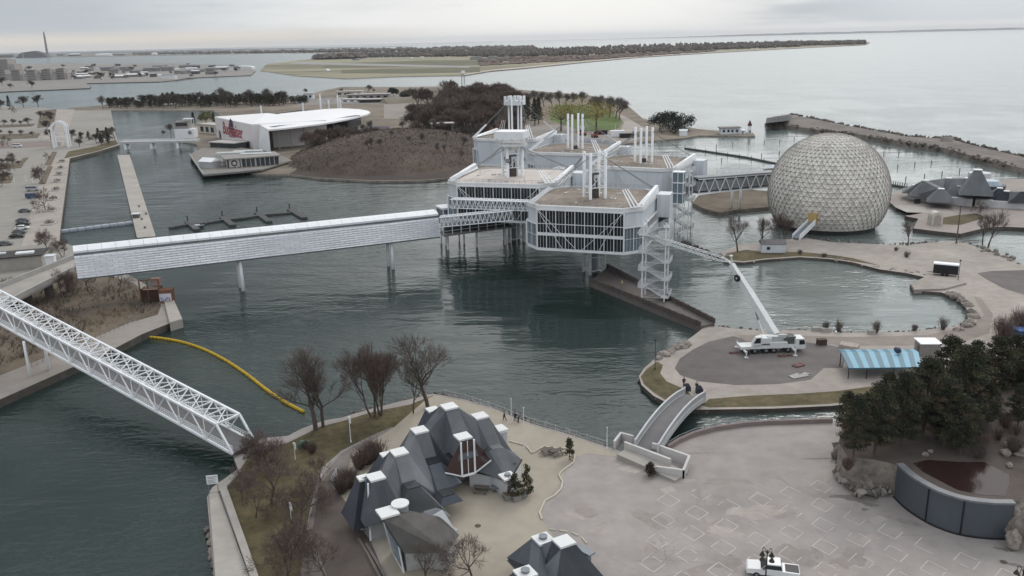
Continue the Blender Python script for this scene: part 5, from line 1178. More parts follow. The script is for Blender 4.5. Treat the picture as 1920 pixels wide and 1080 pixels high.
# ================================================================== terrace with the pool wall, rocks
def terrace():
    top = ZT
    wall_px = [(1676, 932), (1700, 955), (1735, 978), (1765, 992), (1800, 1003), (1850, 1010), (1893, 1011)]
    W = [G(x, y, Z1) for x, y in wall_px]
    hh = HT(W[0], 872) - Z1
    global TANK_H; TANK_H = hh
    t = thing('pool_wall', 'curved dark grey steel wall holding back the reddish pool beside the plaza', 'wall', W[0]); o = W[0]
    ctr = Vector(((W[0] + W[-1]) / 2)); back = (Vector((W[0].x + W[-1].x, W[0].y + W[-1].y, 0)) / 2 - Vector((W[3].x, W[3].y, 0))).normalized()
    mb = MB(); rim = MB(); foot = MB()
    # smooth the arc
    S = []
    for i in range(len(W) - 1):
        p0, p1, p2, p3 = W[max(0, i - 1)], W[i], W[i + 1], W[min(len(W) - 1, i + 2)]
        for k in range(4): f = k / 4; S.append(.5 * ((2 * p1) + (p2 - p0) * f + (2 * p0 - 5 * p1 + 4 * p2 - p3) * f * f + (3 * p1 - p0 - 3 * p2 + p3) * f ** 3))
    S.append(W[-1]); inn = []
    for i, p in enumerate(S):
        d = (S[min(i + 1, len(S) - 1)] - S[max(0, i - 1)]).normalized(); n_ = Vector((-d.y, d.x, 0)); inn.append(n_)
    for i in range(len(S) - 1):
        a, b, na, nb = S[i] - o, S[i + 1] - o, inn[i], inn[i + 1]
        z = Vector((0, 0, hh)); mb.quad(a, b, b + z, a + z); mb.quad(a + na * .3, a + na * .3 + z, b + nb * .3 + z, b + nb * .3)
        zz = Vector((0, 0, .28)); rim.hull([a - na * .18 + z, b - nb * .18 + z, a + na * .75 + z, b + nb * .75 + z, a - na * .18 + z + zz, b - nb * .18 + z + zz, a + na * .75 + z + zz, b + nb * .75 + z + zz])
        foot.bar(a - na * .1 + Vector((0, 0, .08)), b - nb * .1 + Vector((0, 0, .08)), .16, .16)
        if i % 8 == 0 and i: foot.bar(a - na * .06, a - na * .06 + z, .14)
    mb.build('panel', [mat('blue_grey_steel', (.080, .090, .102), .14, .35, .5, metal=.1, scale2=.1)], t); rim.build('coping', [mat('grey_coping', (.16, .165, .175), .3, 1.2, .5)], t); foot.build('seam', [BLACK], t)
    # terrace ground behind it and its rock faces
    zt = Z1 + hh - .25
    edge = [S[i] + inn[i] * .9 for i in range(len(S))]
    ring = [(p.x, p.y) for p in edge] + [G(x, y, zt)[:2] for x, y in ((1935, 930), (2150, 940), (2250, 640), (1960, 640), (1880, 668), (1800, 690), (1740, 720), (1680, 730), (1640, 740), (1590, 770), (1572, 830), (1590, 856), (1640, 862))]
    mb = MB(); mb.prism([Vector((*p, 0)) for p in ring], Z1 - .4, zt, 0, 1)
    struct(mb.build('terrace_ground', [mat('wet_earth', (.085, .068, .06), .35, .3, .9, .3, world=True), ROCK]))
    pool = [(1712, 868), (1740, 862), (1800, 866), (1845, 866), (1872, 880), (1892, 890), (1893, 905), (1885, 930), (1840, 928), (1795, 918), (1760, 900), (1730, 884)]
    mt = bpy.data.materials.new('red_pool_water'); mt.use_nodes = True; bs = mt.node_tree.nodes['Principled BSDF']; bs.inputs['Base Color'].default_value = (.030, .016, .015, 1); bs.inputs['Roughness'].default_value = .09; bs.inputs['IOR'].default_value = 1.33
    mb = MB(); mb.prism(GP(pool, zt + .03), zt + .02, zt + .03, 0); struct(mb.build('water', mt))
    rnd = random.Random(8)
    def rock(label, p, sx, sy, sz, group=None, name='rock', mt=ROCK):
        bm = bmesh.new(); bmesh.ops.create_icosphere(bm, subdivisions=3, radius=1)
        k1, k2, k3 = rnd.uniform(0, 9), rnd.uniform(0, 9), rnd.uniform(0, 9)
        from mathutils import noise
        for v in bm.verts:
            q = v.co * 1.6 + Vector((k1, k2, k3)); s = 1 + .38 * noise.noise(q) + .16 * noise.noise(q * 2.7); v.co = Vector((v.co.x * sx * s, v.co.y * sy * s, v.co.z * sz * s))
        me = bpy.data.meshes.new(name); bm.to_mesh(me); bm.free(); me.materials.append(mt); ob = bpy.data.objects.new(name, me); COL.objects.link(ob); ob.location = p; ob.rotation_euler = (0, 0, rnd.uniform(0, 6)); tag(ob, label, 'rock', group); return ob
    for px, py, s in ((1575, 850, 1.4), (1585, 885, 1.6), (1600, 900, 1.5), (1622, 905, 1.7), (1645, 905, 1.5), (1662, 900, 1.6), (1640, 878, 1.5), (1610, 872, 1.5), (1668, 880, 1.3), (1590, 862, 1.2)):
        rock('grey brown boulder in the rock face left of the pool wall', G(px, py, Z1 + .5), s * .8, s * .7, s * 1.0, 'boulders of the rock face left of the pool wall')
    for px, py, s in ((1905, 985, 1.9), (1908, 955, 1.5), (1925, 930, 2.2), (1900, 1012, .8), (1930, 1000, 2.0)):
        rock('pale boulder at the right end of the pool wall', G(px, py, Z1 + 1.2), s, s, s * 1.5, 'boulders at the right end of the pool wall', mt=mat('pale_rock', (.23, .20, .175), .35, 1.2, .9, .5, world=True))
    for px, py, s in ((1885, 850, .8), (1900, 838, 1.0), (1893, 872, .5), (1735, 852, .45), (1745, 846, .35), (1915, 850, 1.0)):
        rock('stone on the bank around the reddish pool', G(px, py, zt + .2), s, s * .8, s * .7, 'stones around the reddish pool', mt=mat('pale_rock', (.23, .20, .175)))
    # armour stone along the pond and the outer shores
    def armour(pts, z, n, smin, smax, group, label, jit=2.0, mt=ROCK):
        for _ in range(n):
            i = rnd.randrange(len(pts) - 1); f = rnd.random(); (x0, y0), (x1, y1) = pts[i], pts[i + 1]
            s = rnd.uniform(smin, smax); p = G(x0 + (x1 - x0) * f + rnd.uniform(-jit, jit), y0 + (y1 - y0) * f + rnd.uniform(-jit, jit), z); rock(label, p, s, s * rnd.uniform(.7, 1), s * .7, group, mt=mt)
    armour([(1765, 546), (1795, 556), (1815, 572), (1826, 592), (1818, 606), (1795, 616)], Z2, 34, .5, 1.2, 'armour stones at the right end of the pond', 'armour stone on the pond shore at its right end', 5)
    armour([(1500, 481), (1560, 486), (1600, 492), (1650, 504), (1700, 511), (1738, 517)], Z2 * .6, 40, .35, .8, 'armour stones along the far pond shore', 'armour stone on the pond shore below the dome', 2.5)
    armour([(1232, 672), (1255, 660), (1280, 648), (1302, 632)], Z2, 16, .6, 1.3, 'pale boulders on the shore beside the pier', 'pale boulder on the shore beside the concrete pier', 3, mat('pale_rock', (.23, .20, .175)))
    armour([(1820, 457), (1850, 470), (1880, 478), (1906, 491)], Z2, 22, .4, 1.0, 'stones of the rocky point', 'stone on the rocky point at the channel', 5)
    armour([(394, 990), (402, 1040), (412, 1085)], .2, 26, .4, .8, 'riprap below the sea wall', 'riprap stone below the concrete sea wall', 4)
    armour([(1282, 454), (1305, 463), (1330, 474), (1358, 486)], .3, 26, .5, 1.1, 'stones of the low breakwater by the pods', 'stone in the low dark breakwater left of the bare trees', 1.2, mat('dark_wet_rock', (.06, .052, .047), .3, 1, .9, .4, world=True))
    def stone_block(label, px, py, sz):
        mb = MB(); mb.hull([(x * sz[0] / 2 * f, y * sz[1] / 2 * f, z) for z, f in ((0, 1), (sz[2], .92)) for x in (-1, 1) for y in (-1, 1)]); ob = mb.build('concrete_block', [CONC]); ob.location = G(px, py, Z2); tag(ob, label, 'concrete block')
    stone_block('left pale concrete block on the pond shore', 1529, 620, (1.6, .9, .8)); stone_block('longer pale concrete block on the pond shore', 1548, 622, (2.0, .9, .8)); stone_block('lone pale concrete block before the large shrub', 1634, 626, (1.5, .9, .8))
terrace()

mb = MB(); rnd = random.Random(52)
for pa, n, z, s0, s1, jx in (([(1199, 712), (1224, 741), (1252, 757), (1300, 769), (1450, 767), (1558, 762)], 120, .1, .25, .6, 2.5), ([(640, 784), (690, 769), (752, 753), (812, 739), (870, 748), (960, 780), (1060, 812), (1138, 838)], 170, .2, .25, .6, 2.5), ([(1345, 613), (1440, 622), (1500, 620), (1580, 625), (1700, 623), (1790, 613)], 130, .2, .25, .6, 2.0), ([(1395, 493), (1430, 488), (1500, 483)], 40, .2, .3, .6, 1.5), ([(1510, 446), (1650, 458), (1740, 455), (1815, 457)], 60, .3, .3, .7, 1.2), ([(1298, 381), (1320, 392), (1350, 400), (1382, 394), (1440, 389)], 50, .3, .5, 1.0, 1.0), ([(1697, 406), (1722, 411), (1712, 429), (1760, 435), (1802, 439), (1848, 428), (1925, 428)], 60, .3, .4, .9, 1.0), ([(1675, 905), (1660, 915), (1640, 918), (1610, 914), (1580, 895), (1568, 860), (1575, 835)], 90, 1.6, .35, .9, 9)):
    for _ in range(n):
        i = rnd.randrange(len(pa) - 1); f = rnd.random(); p = G(pa[i][0] * (1 - f) + pa[i + 1][0] * f + rnd.uniform(-jx, jx), pa[i][1] * (1 - f) + pa[i + 1][1] * f + rnd.uniform(-jx, jx), z + rnd.uniform(0, .3)); q = rnd.uniform(s0, s1)
        mb.hull([p + rvec(rnd) * q * rnd.uniform(.7, 1) for _ in range(8)], k=rnd.choice((0, 0, 1)))
struct(mb.build('riprap', [mat('shore_stones', (.15, .135, .12), .4, .6, .95, .3, world=True), mat('shore_stones_pale', (.25, .225, .20), .3, .6, .95, .3, world=True)]), 'stuff', 'small rough stones along the water edges', 'stones')
# ================================================================== CRANE ISLAND: crane, awning, trailer, sheds
CRW = mat('crane_white', (.62, .63, .62), .1, 1, .4)
def crane():
    c0 = G(1384, 661, Z2); c1 = G(1503, 656, Z2); d = (c1 - c0); L = 12.6; u = d.normalized(); mid = (c0 + c1) / 2
    t = thing('mobile_crane', 'white mobile crane with raised boom and long lattice jib on the gravel pad', 'crane', mid, math.atan2(u.y, u.x))
    # local: +x towards the driving cab (right), y away from the camera
    mb = MB(); mb.hull([(x, y, z) for x in (-6.2, 4.4) for y in (-1.3, 1.3) for z in (1.05, 1.55)]); mb.box((1.2, -.9, 1.85), (3.4, .8, .6)); mb.box((2.6, .6, 1.95), (2.6, 1.1, .8)); mb.build('carrier', [CRW], t)
    mb = MB(); mb.hull([(4.45, -1.25, .7), (4.45, 1.25, .7), (6.5, -1.25, .7), (6.5, 1.25, .7), (6.55, -1.25, 1.6), (6.55, 1.25, 1.6), (6.2, -1.2, 2.75), (6.2, 1.2, 2.75), (4.5, -1.2, 2.75), (4.5, 1.2, 2.75)]); cb = mb.build('driving_cab', [CRW], t)
    mb = MB(); mb.quad((6.6, -1.1, 1.65), (6.6, 1.1, 1.65), (6.27, 1.05, 2.55), (6.27, -1.05, 2.55)); mb.quad((5.2, -1.29, 1.6), (6.35, -1.29, 1.6), (6.15, -1.245, 2.5), (5.2, -1.245, 2.5)); mb.build('windscreen', [GLASS], cb)
    for x in (-4.9, -3.4, -1.2, .3, 4.0 - .9):
        for y in (-1.05, 1.05):
            mb = MB(); mb.tube((x, y - .22, .62), (x, y + .22, .62), .62, .62, 18); wh = mb.build('wheel', [RUBBER], t)
            mb = MB(); s = -1 if y < 0 else 1; mb.tube((x, y + s * .2, .62), (x, y + s * .25, .62), .3, .26, 12); mb.build('rim', [STEEL], wh)
    for x in (-5.6, -.9, 3.9):
        if x == -.9: continue
        for y in (-1, 1):
            mb = MB(); mb.bar((x, y * 1.2, .95), (x, y * 2.9, .95), .3); mb.tube((x, y * 2.9, .1), (x, y * 2.9, 1.3), .14); mb.box((x, y * 2.9, .06), (.7, .7, .12)); mb.build('outrigger', [CRW], t)
    # turntable, machinery deck, crane cab
    mb = MB(); mb.tube((-.2, 0, 1.5), (-.2, 0, 1.9), 1.1, 1.1, 20); mb.build('turntable', [STEEL], t)
    mb = MB(); mb.hull([(x, y, z) for x, z in ((-2.6, 1.9), (3.6, 1.9), (3.6, 2.7), (-1.6, 3.1), (-2.6, 2.8)) for y in (-.2, 1.25)]); mb.box((-1.3, -.55, 2.5), (2.4, .9, 1.1)); mb.build('machinery_deck', [CRW], t)
    mb = MB(); mb.hull([(-3.9, y, z) for y in (-1.3, -.35) for z in (1.75, 2.3)] + [(-3.3, y, 3.35) for y in (-1.25, -.4)] + [(-2.2, y, z) for y in (-1.3, -.35) for z in (1.75, 3.4)]); cc = mb.build('crane_cab', [CRW], t)
    mb = MB(); mb.quad((-3.75, -1.32, 2.2), (-2.4, -1.32, 2.2), (-2.4, -1.30, 3.2), (-3.25, -1.30, 3.2)); mb.build('cab_window', [GLASS], cc)
    mb = MB(); mb.box((4.0, .5, 2.3), (1.5, 2.2, 1.3)); mb.tube((2.9, -.6, 2.6), (2.9, 1.0, 2.6), .45, .45, 14); mb.build('counterweight', [mat('dark_counterweight', (.09, .095, .09), .3, 1, .7)], t)
    mb = MB(); mb.box((1.0, -.2, 3.0), (3.6, .9, .35)); mb.box((2.2, -.3, 3.3), (1.6, .5, .3)); mb.build('hydraulic_pack', [mat('pale_grey_metal', (.42, .43, .42), .2, 1, .6)], t)
    # boom and jib in one vertical plane
    inv = (Matrix.Translation(mid) @ Matrix.Rotation(math.atan2(u.y, u.x), 4, 'Z')).inverted()
    piv = G(1449, 622, 3.4)
    def onp(px, py, azd):
        a = R_(azd); n_ = Vector((-math.sin(a), math.cos(a), 0)); dr = ray(px, py); return EYE + dr * ((Vector((piv.x, piv.y, 0)) - EYE).dot(n_) / dr.dot(n_))
    tip, jb, jt = onp(1372, 496, 121), onp(1366, 490, 121), onp(1196, 436, 121)
    P, T_ = inv @ piv, inv @ tip; JB, JT = inv @ jb, inv @ jt
    def taper(mb, p, q, w0, h0, w1, h1):
        e = (q - p).normalized(); s = e.cross(Vector((0, 0, 1))).normalized(); v = s.cross(e)
        mb.hull([p + s * (a * w0 / 2) + v * (b * h0 / 2) for a in (-1, 1) for b in (-1, 1)] + [q + s * (a * w1 / 2) + v * (b * h1 / 2) for a in (-1, 1) for b in (-1, 1)])
    e = (T_ - P).normalized()
    mb = MB(); taper(mb, P - e * .8, P.lerp(T_, .62), 1.45, 1.55, 1.3, 1.4); bo = mb.build('boom', [CRW], t)
    mb = MB(); taper(mb, P.lerp(T_, .60), P.lerp(T_, .82), 1.1, 1.2, 1.1, 1.2); taper(mb, P.lerp(T_, .81), T_, .9, 1.0, .9, 1.0); mb.build('boom_section', [CRW], bo)
    mb = MB(); s = e.cross(Vector((0, 0, 1))).normalized(); q = P.lerp(T_, .80); q -= s * (.5 if s.y > 0 else -.5) * 1.1; mb.tube(q, q - s * (.35 if s.y > 0 else -.35), .72, .72, 22); hr = mb.build('hose_reel', [BLACK], bo)
    mb = MB(); mb.tube(q, q - s * (.4 if s.y > 0 else -.4), .2, .2, 10); mb.build('reel_hub', [CRW], hr)
    mb = MB(); b0 = P + Vector((-1.7, -.1, -.9)); b1 = P.lerp(T_, .46) + Vector((-.1, 0, -.55)); mb.tube(b0, b0.lerp(b1, .45), .2, .2, 10); mb.tube(b0.lerp(b1, .45), b1, .12, .12, 8); mb.build('luffing_ram', [CRW], t)
    mb = MB(); a_ = b0.lerp(b1, .5); mb.bar(a_, b1, .34); mb.build('ram_guard', [STEEL], t)
    mb = MB(); mast = T_ + (T_ - P).normalized() * .4 + Vector((0, 0, 1.5)); mb.bar(T_, mast, .18); mb.bar(T_ - e * 1.0, mast, .1); mb.bar(T_, JB, .3); mb.box(mast, (.6, .5, .3)); mb.tube(mast, JB.lerp(JT, .25) + Vector((0, 0, .5)), .03, n=4); mb.build('jib_strut', [CRW], t)
    mb = MB(); n = 24; ej = (JT - JB).normalized(); s = ej.cross(Vector((0, 0, 1))).normalized(); v = s.cross(ej)
    hw = lambda f: .45 * min(1, f * 10 + .3, (1 - f) * 5 + .25)
    def JP(f, a, b): w_ = hw(f); return JB.lerp(JT, f) + s * (a * w_) + v * (b * w_)
    for a, b in ((-1, -1), (1, -1), (1, 1), (-1, 1)):
        for k in range(n): mb.tube(JP(k / n, a, b), JP((k + 1) / n, a, b), .075, n=5)
    for k in range(n):
        for (a, b), (c, dd) in (((-1, -1), (-1, 1)), ((1, -1), (1, 1)), ((-1, 1), (1, 1)), ((-1, -1), (1, -1))):
            mb.tube(JP(k / n, a, b), JP((k + 1) / n, c, dd), .045, n=4); mb.tube(JP(k / n, c, dd), JP((k + 1) / n, a, b), .045, n=4) if k % 2 else None
    mb.build('jib', [CRW], t)
    return t
crane()
# red outrigger pads and a worn timber, dark crate, pallets
def mat_pad(label, px, py, sx, sy, rz, m_, h=.14, name='ground_pad', z=Z2 + .02):
    mb = MB(); n = 4
    for k in range(n): mb.box((0, -sy / 2 + sy * (k + .5) / n, h / 2 + (.01 if k % 2 else 0)), (sx, sy / n * .93, h))
    mb.bar((-sx * .35, -sy / 2, h + .04), (-sx * .35, sy / 2, h + .04), .12, .08); mb.bar((sx * .35, -sy / 2, h + .04), (sx * .35, sy / 2, h + .04), .12, .08)
    ob = mb.build(name, [m_]); ob.location = G(px, py, z); ob.rotation_euler = (0, 0, rz); tag(ob, label, 'ground pad')
REDP = mat('dull_red_timber', (.12, .055, .05), .25, 2, .9)
mat_pad('dull red timber pad lying left of the crane', 1376, 662, 1.8, .7, .1, REDP); mat_pad('dull red pad between the outriggers of the crane', 1466, 668, 1.4, .8, .1, REDP); mat_pad('small red plank below the crane cab', 1480, 667, .9, .6, .3, REDP)
mat_pad('worn red timber pad on the gravel below the crane', 1497, 686, 2.2, 1.2, .5, mat('faded_red_timber', (.17, .10, .09), .25, 2, .9), .25)
mat_pad('pale heap of boards above the awning', 1592, 650, 3.4, 2.2, -.6, mat('pale_boards', (.38, .33, .29), .15, 2, .9), .5)
t = thing('crate', 'small dark rusty crate on the track right of the crane', 'crate', G(1540, 646, Z2), .1)
mb = MB(); mb.box((0, 0, .55), (1.7, 1.1, 1.1)); mb.build('box', [mat('rusty_crate', (.07, .045, .04), .3, 1.5, .9)], t)
mb = MB()
for x in (-.8, 0, .8): mb.box((x, -.58, .55), (.1, .06, 1.1))
mb.box((0, 0, 1.13), (1.8, 1.2, .06)); mb.build('frame', [mat('brown_frame', (.09, .06, .05), .2, 1.5, .9)], t)
# striped awning
def awning():
    a, b, c, d = G(1577, 660, 3.6), G(1722, 660, 3.6), G(1728, 688, 2.9), G(1592, 690, 2.9)
    o = G(1640, 690, Z2); t = thing('striped_awning', 'awning roof in light and dark blue stripes on thin posts', 'awning', o)
    B1, B2 = mat('light_blue_metal', (.12, .31, .42), .1, 1, .5), mat('dark_blue_metal', (.030, .125, .18), .12, 1, .5)
    mb = MB(); n = 14
    for k in range(n):
        f0, f1 = k / n, (k + 1) / n; kk = 0 if k % 2 else 1
        p, q, r_, s = a.lerp(b, f0), a.lerp(b, f1), d.lerp(c, f1), d.lerp(c, f0)
        mb.quad(*[v - o for v in (s, r_, q, p)], k=kk); mb.quad(*[v - o - Vector((0, 0, .1)) for v in (p, q, r_, s)], k=kk)
        up = Vector((0, 0, .1)); back = (a - d).normalized() * 2.2; back.z = .25 - .55
        mb.quad(*[v - o for v in (p, q, q + back, p + back)], k=kk); mb.quad(*[v - o - up for v in (p + back, q + back, q, p)], k=kk)
    mb.build('roof', [B1, B2], t)
    mb = MB(); mb.bar(d - o + Vector((0, 0, -.12)), c - o + Vector((0, 0, -.12)), .2); mb.bar(a - o + Vector((0, 0, -.12)), b - o + Vector((0, 0, -.12)), .2); mb.bar(a - o + Vector((0, 0, -.12)), d - o + Vector((0, 0, -.12)), .16); mb.build('beam', [B2], t)
    for p in (a, b, d, c, d.lerp(c, .25), d.lerp(c, .62), a.lerp(b, .5)):
        mb = MB(); q = p - o; mb.tube((q.x, q.y, 0), (q.x, q.y, q.z - .1), .09, n=8); mb.build('post', [BLACK], t)
    q = a.lerp(b, .72) - o; mb = MB(); mb.tube(q + Vector((0, -.3, .5)), q + Vector((0, -.55, .75)), .7, .2, 14); mb.tube(q, q + Vector((0, -.3, .5)), .06); mb.build('satellite_dish', [mat('navy_dish', (.03, .045, .08), .2, 1, .5)], t)
awning()
# kiosk with white roof beyond the pines
t = thing('kiosk', 'small kiosk with white roof partly hidden by the pines', 'kiosk', G(1742, 668, Z2), R_(-4))
mb = MB(); mb.box((0, 1.2, 1.25), (3.6, 3.0, 2.5)); mb.build('wall', [mat('grey_kiosk', (.26, .24, .23), .15, 1, .8)], t)
mb = MB(); mb.box((0, 1.2, 2.6), (4.0, 3.6, .18)); mb.build('roof', [WHITE], t)
mb = MB(); mb.box((-1.84, .8, 1.3), (.06, .9, 1.1)); mb.build('window', [GLASS], t)
# white shed below the dome
t = thing('shed', 'small white shed with grey roof and one window below the dome', 'shed', G(1450, 474, Z2), R_(-6))
mb = MB(); mb.box((0, 1.8, 1.2), (6.6, 3.6, 2.4)); mb.build('wall', [WHITE2], t)
mb = MB(); mb.hull([(x, y, z) for x in (-3.5, 3.5) for y, z in ((-.2, 2.42), (3.8, 2.42), (-.2, 2.52), (1.8, 3.5), (3.8, 2.52))]); mb.build('roof', [mat('grey_shed_roof', (.13, .12, .12), .2, 1, .8)], t)
mb = MB(); mb.box((-1.4, -.03, 1.3), (.9, .06, .8)); mb.build('window', [GLASS], t)
# black trailer
t = thing('trailer', 'black box trailer with white roof on the path right of the pond', 'trailer', G(1772, 516, Z2), R_(-28))
mb = MB(); mb.box((0, 0, 1.75), (5.6, 2.3, 2.3)); mb.build('body', [BLACK], t)
mb = MB(); mb.hull([(x, y, z) for x in (-2.85, 2.85) for y, z in ((-1.2, 2.9), (1.2, 2.9), (-1.0, 3.15), (1.0, 3.15))]); mb.build('roof', [WHITE], t)
mb = MB()
for y in (-1.0, 0, 1.0): mb.box((2.83, y, 1.75), (.06, .1, 2.2))
mb.build('rear_door', [mat('pale_trim', (.4, .4, .4), .1, 1, .6)], t)
for x in (-.6, .4):
    for y in (-1.15, 1.15): mb = MB(); mb.tube((x, y - .1, .4), (x, y + .1, .4), .4, .4, 14); mb.build('wheel', [RUBBER], t)
mb = MB(); mb.bar((-2.8, .6, .6), (-4.2, 0, .55), .12); mb.bar((-2.8, -.6, .6), (-4.2, 0, .55), .12); mb.build('drawbar', [STEEL], t)
# tarpaulin tent
t = thing('tarpaulin', 'crumpled bright blue tarpaulin cover at the picture edge above the pines', 'tarpaulin', G(1902, 628, Z2), .2)
mb = MB(); rnd = random.Random(3); nx, ny = 8, 5; P_ = [[(-2.4 + 4.8 * i / nx, -1.3 + 2.6 * j / ny, 1.5 + .35 * math.sin(i * 1.1 + j) + rnd.uniform(-.1, .1)) for i in range(nx + 1)] for j in range(ny + 1)]
for j in range(ny):
    for i in range(nx): mb.quad(P_[j][i], P_[j][i + 1], P_[j + 1][i + 1], P_[j + 1][i])
mb.build('cover', [mat('blue_tarp', (.16, .30, .62), .15, 1, .5)], t)
mb = MB(); mb.box((0, 0, .6), (4.4, 2.2, 1.2)); mb.build('load', [mat('navy_load', (.03, .06, .12), .2, 1, .7)], t)
for i, (px, py, L_) in enumerate([(1502, 708, 3.4), (1494, 706, 2.4), (1512, 704, 2.0)]):
    mb = MB()
    for k in range(5): mb.tube((-L_ / 2 + .1 * (k % 2), k * .2, .1), (L_ / 2 - .1 * (k % 3), k * .2, .1), .08, n=6)
    ob = mb.build('pipe_stack', [mat('pale_pipe', (.45, .44, .42), .15, 2, .7)]); ob.location = G(px, py, Z2 + .02); ob.rotation_euler = (0, 0, .35 + .2 * i); tag(ob, ['longest heap of pale pipes at the lower edge of the gravel pad', 'short heap of pale pipes left of the longest heap', 'shortest heap of pale pipes above the longest heap'][i], 'pipe stack')
# ---------------------------------------------------------------- poles, lamps
def pole(label, px, py, z, ptop, r=.07, mt=BLACK, cat='lamp post', kind='lamp'):
    p = G(px, py, z); h = HT(p, ptop) - z; t = thing('flagpole' if kind == 'flag' else 'lamp_post', label, cat, p)
    mb = MB(); mb.tube((0, 0, -.2), (0, 0, h), r * 1.2, r * .7, 10); mb.tube((0, 0, 0), (0, 0, .35), r * 2.2, r * 1.6, 10); mb.build('post', [mt], t)
    mb = MB()
    if kind == 'lamp': mb.tube((0, 0, h), (0, 0, h + .3), .16, .2, 10); mb.tube((0, 0, h + .3), (0, 0, h + .42), .26, .08, 10)
    elif kind == 'double': mb.bar((-.8, 0, h), (.8, 0, h), .07); mb.tube((0, 0, h - .3), (0, 0, h + .1), .09, .09, 8); mb.hull([(-1.1 + a, b, h + c) for a in (0, .55) for b in (-.15, .15) for c in (0, .12)]); mb.hull([(.55 + a, b, h + c) for a in (0, .55) for b in (-.15, .15) for c in (0, .12)])
    elif kind == 'box': mb.box((0, 0, h + .05), (.26, .22, .2)); mb.box((.14, 0, h - .5), (.2, .18, .9)); mb.bar((0, 0, h - .6), (0, 0, h), .1)
    else: mb.tube((0, 0, h), (0, 0, h + .12), .1, .05, 8)
    mb.build('finial' if kind == 'flag' else 'lamp_head', [mt if kind != 'lamp' else BLACK], t); return t
pole('dark lamp post on the grass tip of the crane island', 1228, 693, Z2, 640, .06)
pole('dark lamp post beside the black trailer', 1796, 528, Z2, 490, .07)
pole('tall dark post on the channel bank before the pavilions', 1793, 456, Z2, 388, .17, mat('weathered_timber', (.10, .085, .075), .2, 1, .9))
pole('white light pole with speakers on the grass behind the pavilion', 658, 829, Z1, 783, .06, WHITE, kind='box')
pole('thin white pole on the grass near the truss bridge foot', 554, 862, Z1, 832, .05, WHITE, kind='box')
pole('thin white pole on the pavement left of the pavilion', 548, 990, Z1, 945, .05, WHITE, kind='box')
pole('white flagpole beside the people at the promenade rail', 959, 787, Z1, 748, .06, WHITE, 'flagpole', 'flag')
pole('white flagpole on the sandy paving', 983, 840, Z1, 765, .05, WHITE, 'flagpole', 'flag')
pole('white flagpole at the water edge near the arched bridge', 1138, 842, Z1, 802, .06, WHITE, 'flagpole', 'flag')
pole('white double lamp before the small dark roofed pavilion', 1018, 1100, Z1, 1062, .05, WHITE, kind='double')
pole('thin pole on the green lawn by the lake path', 1154, 247, .9, 233, .12, WHITE, 'flagpole', 'flag')
def bell_lamp(label, px, py, ptop, n=4):
    p = G(px, py, Z1); h = HT(p, ptop) - Z1; t = thing('street_lamp', label, 'street lamp', p)
    mb = MB(); mb.tube((0, 0, -.1), (0, 0, h), .1, .06, 10); mb.tube((0, 0, 0), (0, 0, .8), .2, .14, 12); mb.build('post', [BLACK], t)
    for k in range(n):
        a = k * 2 * math.pi / n + .5; e = Vector((math.cos(a), math.sin(a), 0)); mb = MB(); q = [Vector((0, 0, h - .5)) + e * (.7 * math.sin(f * math.pi / 2) * 1.0) + Vector((0, 0, .55 * math.sin(f * math.pi))) for f in (0, .25, .5, .75, 1)]
        for x, y in zip(q, q[1:]): mb.tube(x, y, .035, n=6)
        ar = mb.build('arm', [BLACK], t); mb = MB(); mb.tube(q[-1] + Vector((0, 0, -.05)), q[-1] + Vector((0, 0, -.55)), .07, .32, 14); mb.build('lamp_shade', [mat('bronze_shade', (.045, .035, .028), .2, 2, .5)], ar)
    return t
bell_lamp('black street lamp with four bell shades in front of the white pickup', 1434, 1105, 1031)
bell_lamp('black street lamp with bell shades at the lower right corner', 1913, 1110, 1066)
# ================================================================== PLAZA: paint, kerbs, rails, furniture, people, pickup
def QM(x, y): return G(1280 + x / 3, 720 + y / 3, Z1)
o_ = QM(437, 648); e1 = QM(610, 718) - o_; e2 = QM(260, 685) - o_
c4 = [QM(x, y) for x, y in ((380, 645), (430, 610), (510, 650), (460, 685))]
cc = sum(c4, Vector()) / 4; cr = [v - cc for v in c4]
mb = MB(); rnd = random.Random(12)
skip = set()
for i in range(-3, 9):
    for j in range(-4, 12):
        c = o_ + e1 * i + e2 * j; px, py = proj(c)
        if not (1190 < px < 1985 and 905 < py < 1120): continue
        if py < 933 - 0 * px and px < 1400 and py < 925: continue
        if px > 1560 and py < 935 + (px - 1560) * .36: continue
        if px < 1250 and py < 930: continue
        lft = 1195 if py > 1000 else 1195 + (1000 - py) * .5
        if px < lft: continue
        for k in range(4):
            if rnd.random() < .07: continue
            a, b = c + cr[k], c + cr[(k + 1) % 4]; d = (b - a).normalized(); n_ = Vector((-d.y, d.x, 0)) * .05
            f0, f1 = (0, 1) if rnd.random() < .6 else sorted((rnd.uniform(0, .35), rnd.uniform(.6, 1)))
            p, q = a.lerp(b, f0), a.lerp(b, f1); z = Vector((0, 0, .006))
            mb.quad(p - n_ + z, q - n_ + z, q + n_ + z, p + n_ + z)
struct(mb.build('painted_marking', [mat('worn_white_paint', (.44, .415, .39), .25, 2.5, .9, world=True)]))
